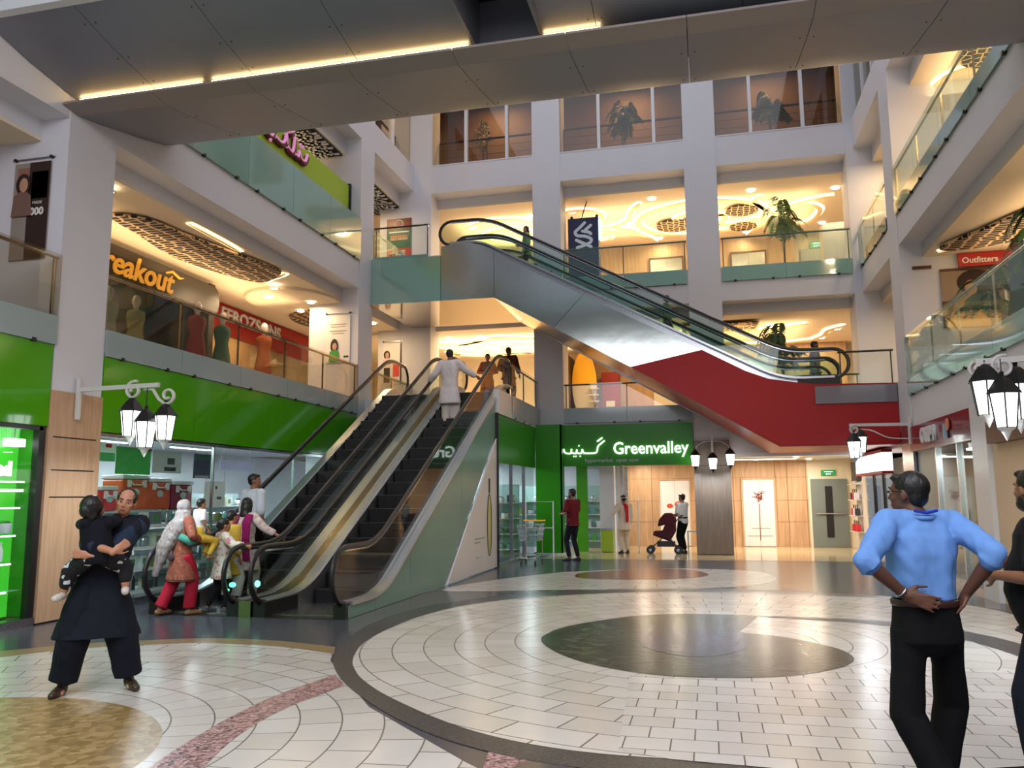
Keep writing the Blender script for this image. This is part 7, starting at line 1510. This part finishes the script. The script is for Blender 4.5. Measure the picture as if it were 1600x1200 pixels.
q = person('man in a maroon t-shirt and dark jeans standing before the green shop sign', (-3.30, 20.25), 150, 1.76, skin=SK2, hair='short', beard=True, voxel=.016, arms=[((-.16, .24, 1.14), (-.5, -1, 0)), ((.12, .26, 1.18), (.5, -1, 0))], headturn=10, feet=[(-.10, .05, 0), (.12, -.06, 0)],
           top=dict(mat=cloth('maroon_tshirt', (104, 24, 30), .2), sleeve=.42, fit=.02, hem=.49), bottom=dict(mat=cloth('dark_jeans2', (26, 26, 36), .2), fit=.006, cuff=.05))
q = person('figure in cream clothes with a red scarf and dark cap by the shop entrance', (-2.30, 22.95), 120, 1.60, z0=.0, skin=SK2, hair='short', voxel=.018, arms=[((-.3, .2, 1.1), (-.4, -.8, -.3)), ((.2, .05, .8), (.5, -1, 0))], top=dict(name='tunic', mat=cloth('cream_uniform', (206, 186, 166), .2), sleeve=.9, fit=.025, hem=.40, flare=.03), bottom=dict(mat=cloth('cream_uniform_trousers', (198, 178, 156), .2), wide=.01))
m = MB(); loft(m, [(q['P'](.02, -.15, .85), .05, .015), (q['P'](.02, -.16, 1.1), .05, .02), (q['P'](.01, -.12, 1.3), .07, .03), (q['P'](0, 0, 1.37), .09, .08)], q['r'], q['f']); blobobj('scarf', m, cloth('red_scarf_cloth', (190, 30, 40), .2), q['o'], .016)
ob('cap', MB().ell(q['Hd'](0, -.01, .06), .088, .10, .05).ell(q['Hd'](0, .09, .045), .06, .05, .012), M['black'], q['o'], smooth='all'); ob('cap_band', MB().tube([q['Hd'](.092*math.cos(t), -.01+.104*math.sin(t), .035) for t in [j*math.pi/8 for j in range(16)]], .010, 6, closed=True), M['whitegloss'], q['o'])
q = person('guard in a white shirt and black beret holding the handle of the maroon stroller', (-.72, 23.3), 150, 1.62, skin=SK2, hair='short', voxel=.018, arms=[((-.10, .30, 1.0), (-.4, -1, -.3)), ((.10, .30, 1.0), (.4, -1, -.3))], top=dict(mat=cloth('guard_white_shirt', (214, 208, 202), .2), sleeve=.45, fit=.02, hem=.50), bottom=dict(mat=BLACKC, belt=M['dark']))
ob('beret', MB().ell(q['Hd'](0, -.01, .075), .095, .11, .038), M['black'], q['o'], smooth='all'); ob('shoulder_badge', MB().ell(q['sh'][0]+q['up']*.02, .06, .06, .05).ell(q['sh'][1]+q['up']*.02, .06, .06, .05), pbr('badge_red', (190, 60, 36), .6), q['o'], smooth='all')
# stroller
px_, py_ = -1.22, 23.05; o = thing('stroller', 'maroon baby stroller with a dark frame in front of the guard', 'stroller', (px_, py_, 0))
sv = lambda a, b, c: (px_+a, py_+b, c); mar = cloth('maroon_stroller_cloth', (70, 20, 28), .2)
m = MB(); m.prism([(px_-.28, .62), (px_-.30, .50), (px_+.15, .34), (px_+.32, .62), (px_+.30, .95), (px_+.12, 1.0), (px_-.05, .62)], 'y', py_-.2, py_+.2); ob('seat', m, mar, o, bev=.03)
hood = [(px_+.30, .70), (px_+.33, .95), (px_+.22, 1.10), (px_+.02, 1.10), (px_-.13, .93), (px_-.17, .74), (px_+.1, .80)]; ob('hood', MB().prism(hood, 'y', py_-.21, py_+.21), mar, o, bev=.03)
for s_ in (-.2, .2):
    ob('frame', MB().tube([sv(-.36, s_, .16), sv(-.1, s_, .38), sv(.22, s_, .75), sv(.45, s_, 1.02)], .013, 6), M['dark'], o); ob('frame', MB().tube([sv(.36, s_, .14), sv(.1, s_, .45), sv(-.25, s_, .52)], .013, 6), M['dark'], o)
ob('handle', MB().tube([sv(.45, -.2, 1.02), sv(.5, -.1, 1.04), sv(.5, .1, 1.04), sv(.45, .2, 1.02)], .018, 8), M['black'], o)
ob('basket', MB().box(px_-.2, px_+.28, py_-.17, py_+.17, .2, .34), M['black'], o)
for a_, b_ in ((-.38, -.2), (-.38, .2), (.36, -.22), (.36, .22)):
    w = ob('wheel', MB().cyl(sv(a_, b_-.022, .115), sv(a_, b_+.022, .115), .11, seg=16), M['black'], o); ob('hub_cap', MB().cyl(sv(a_, b_-.026, .115), sv(a_, b_+.026, .115), .04, seg=10), M['steel'], w)
# low wire stand beside the stroller
o = thing('plant_stand', 'low grey wire stand with a small green plant beside the back pier', 'stand', (-.42, 23.35, 0)); ob('top', MB().box(-.62, -.25, 23.2, 23.5, .58, .61), M['steel'], o)
for a_, b_ in ((-.6, 23.22), (-.27, 23.22), (-.6, 23.48), (-.27, 23.48)): ob('leg', MB().cyl((a_, b_, .0), (a_, b_, .58), .014, seg=6), M['steel'], o)
# ---- bake the remeshed bodies and give cloth its folds
from mathutils import noise as _n
dg = bpy.context.evaluated_depsgraph_get(); dg.update()
baked = [(o, f_, fs, bpy.data.meshes.new_from_object(o.evaluated_get(dg))) for o, f_, fs in TO_BAKE]
for o, f_, fs, me in baked:
    old = o.data; mat = old.materials[0]; o.modifiers.clear(); me.name = o.name; o.data = me; bpy.data.meshes.remove(old)
    if not me.materials: me.materials.append(mat)
    bmx = bmesh.new(); bmx.from_mesh(me); seen = set(); small = []
    for v0 in bmx.verts:
        if v0 in seen: continue
        isl = [v0]; seen.add(v0); k_ = 0
        while k_ < len(isl):
            for e_ in isl[k_].link_edges:
                w_ = e_.other_vert(isl[k_])
                if w_ not in seen: seen.add(w_); isl.append(w_)
            k_ += 1
        if len(isl) < 120: small += isl
    if small and len(small) < len(bmx.verts)*.3: bmesh.ops.delete(bmx, geom=small, context='VERTS'); bmx.to_mesh(me)
    bmx.free()
    if f_:
        off = Vector(worldloc(o)); nrm = [v.normal.copy() for v in me.vertices]
        for v, nn in zip(me.vertices, nrm):
            c = v.co+off; d = _n.noise(Vector((c.x*fs, c.y*fs, c.z*fs*.45)))+.5*_n.noise(Vector((c.x*fs*2.3, c.y*fs*2.3, (c.z+c.x*.6)*fs*1.3)))
            v.co += nn*(d*f_)
    me.polygons.foreach_set('use_smooth', [True]*len(me.polygons)); me.update()
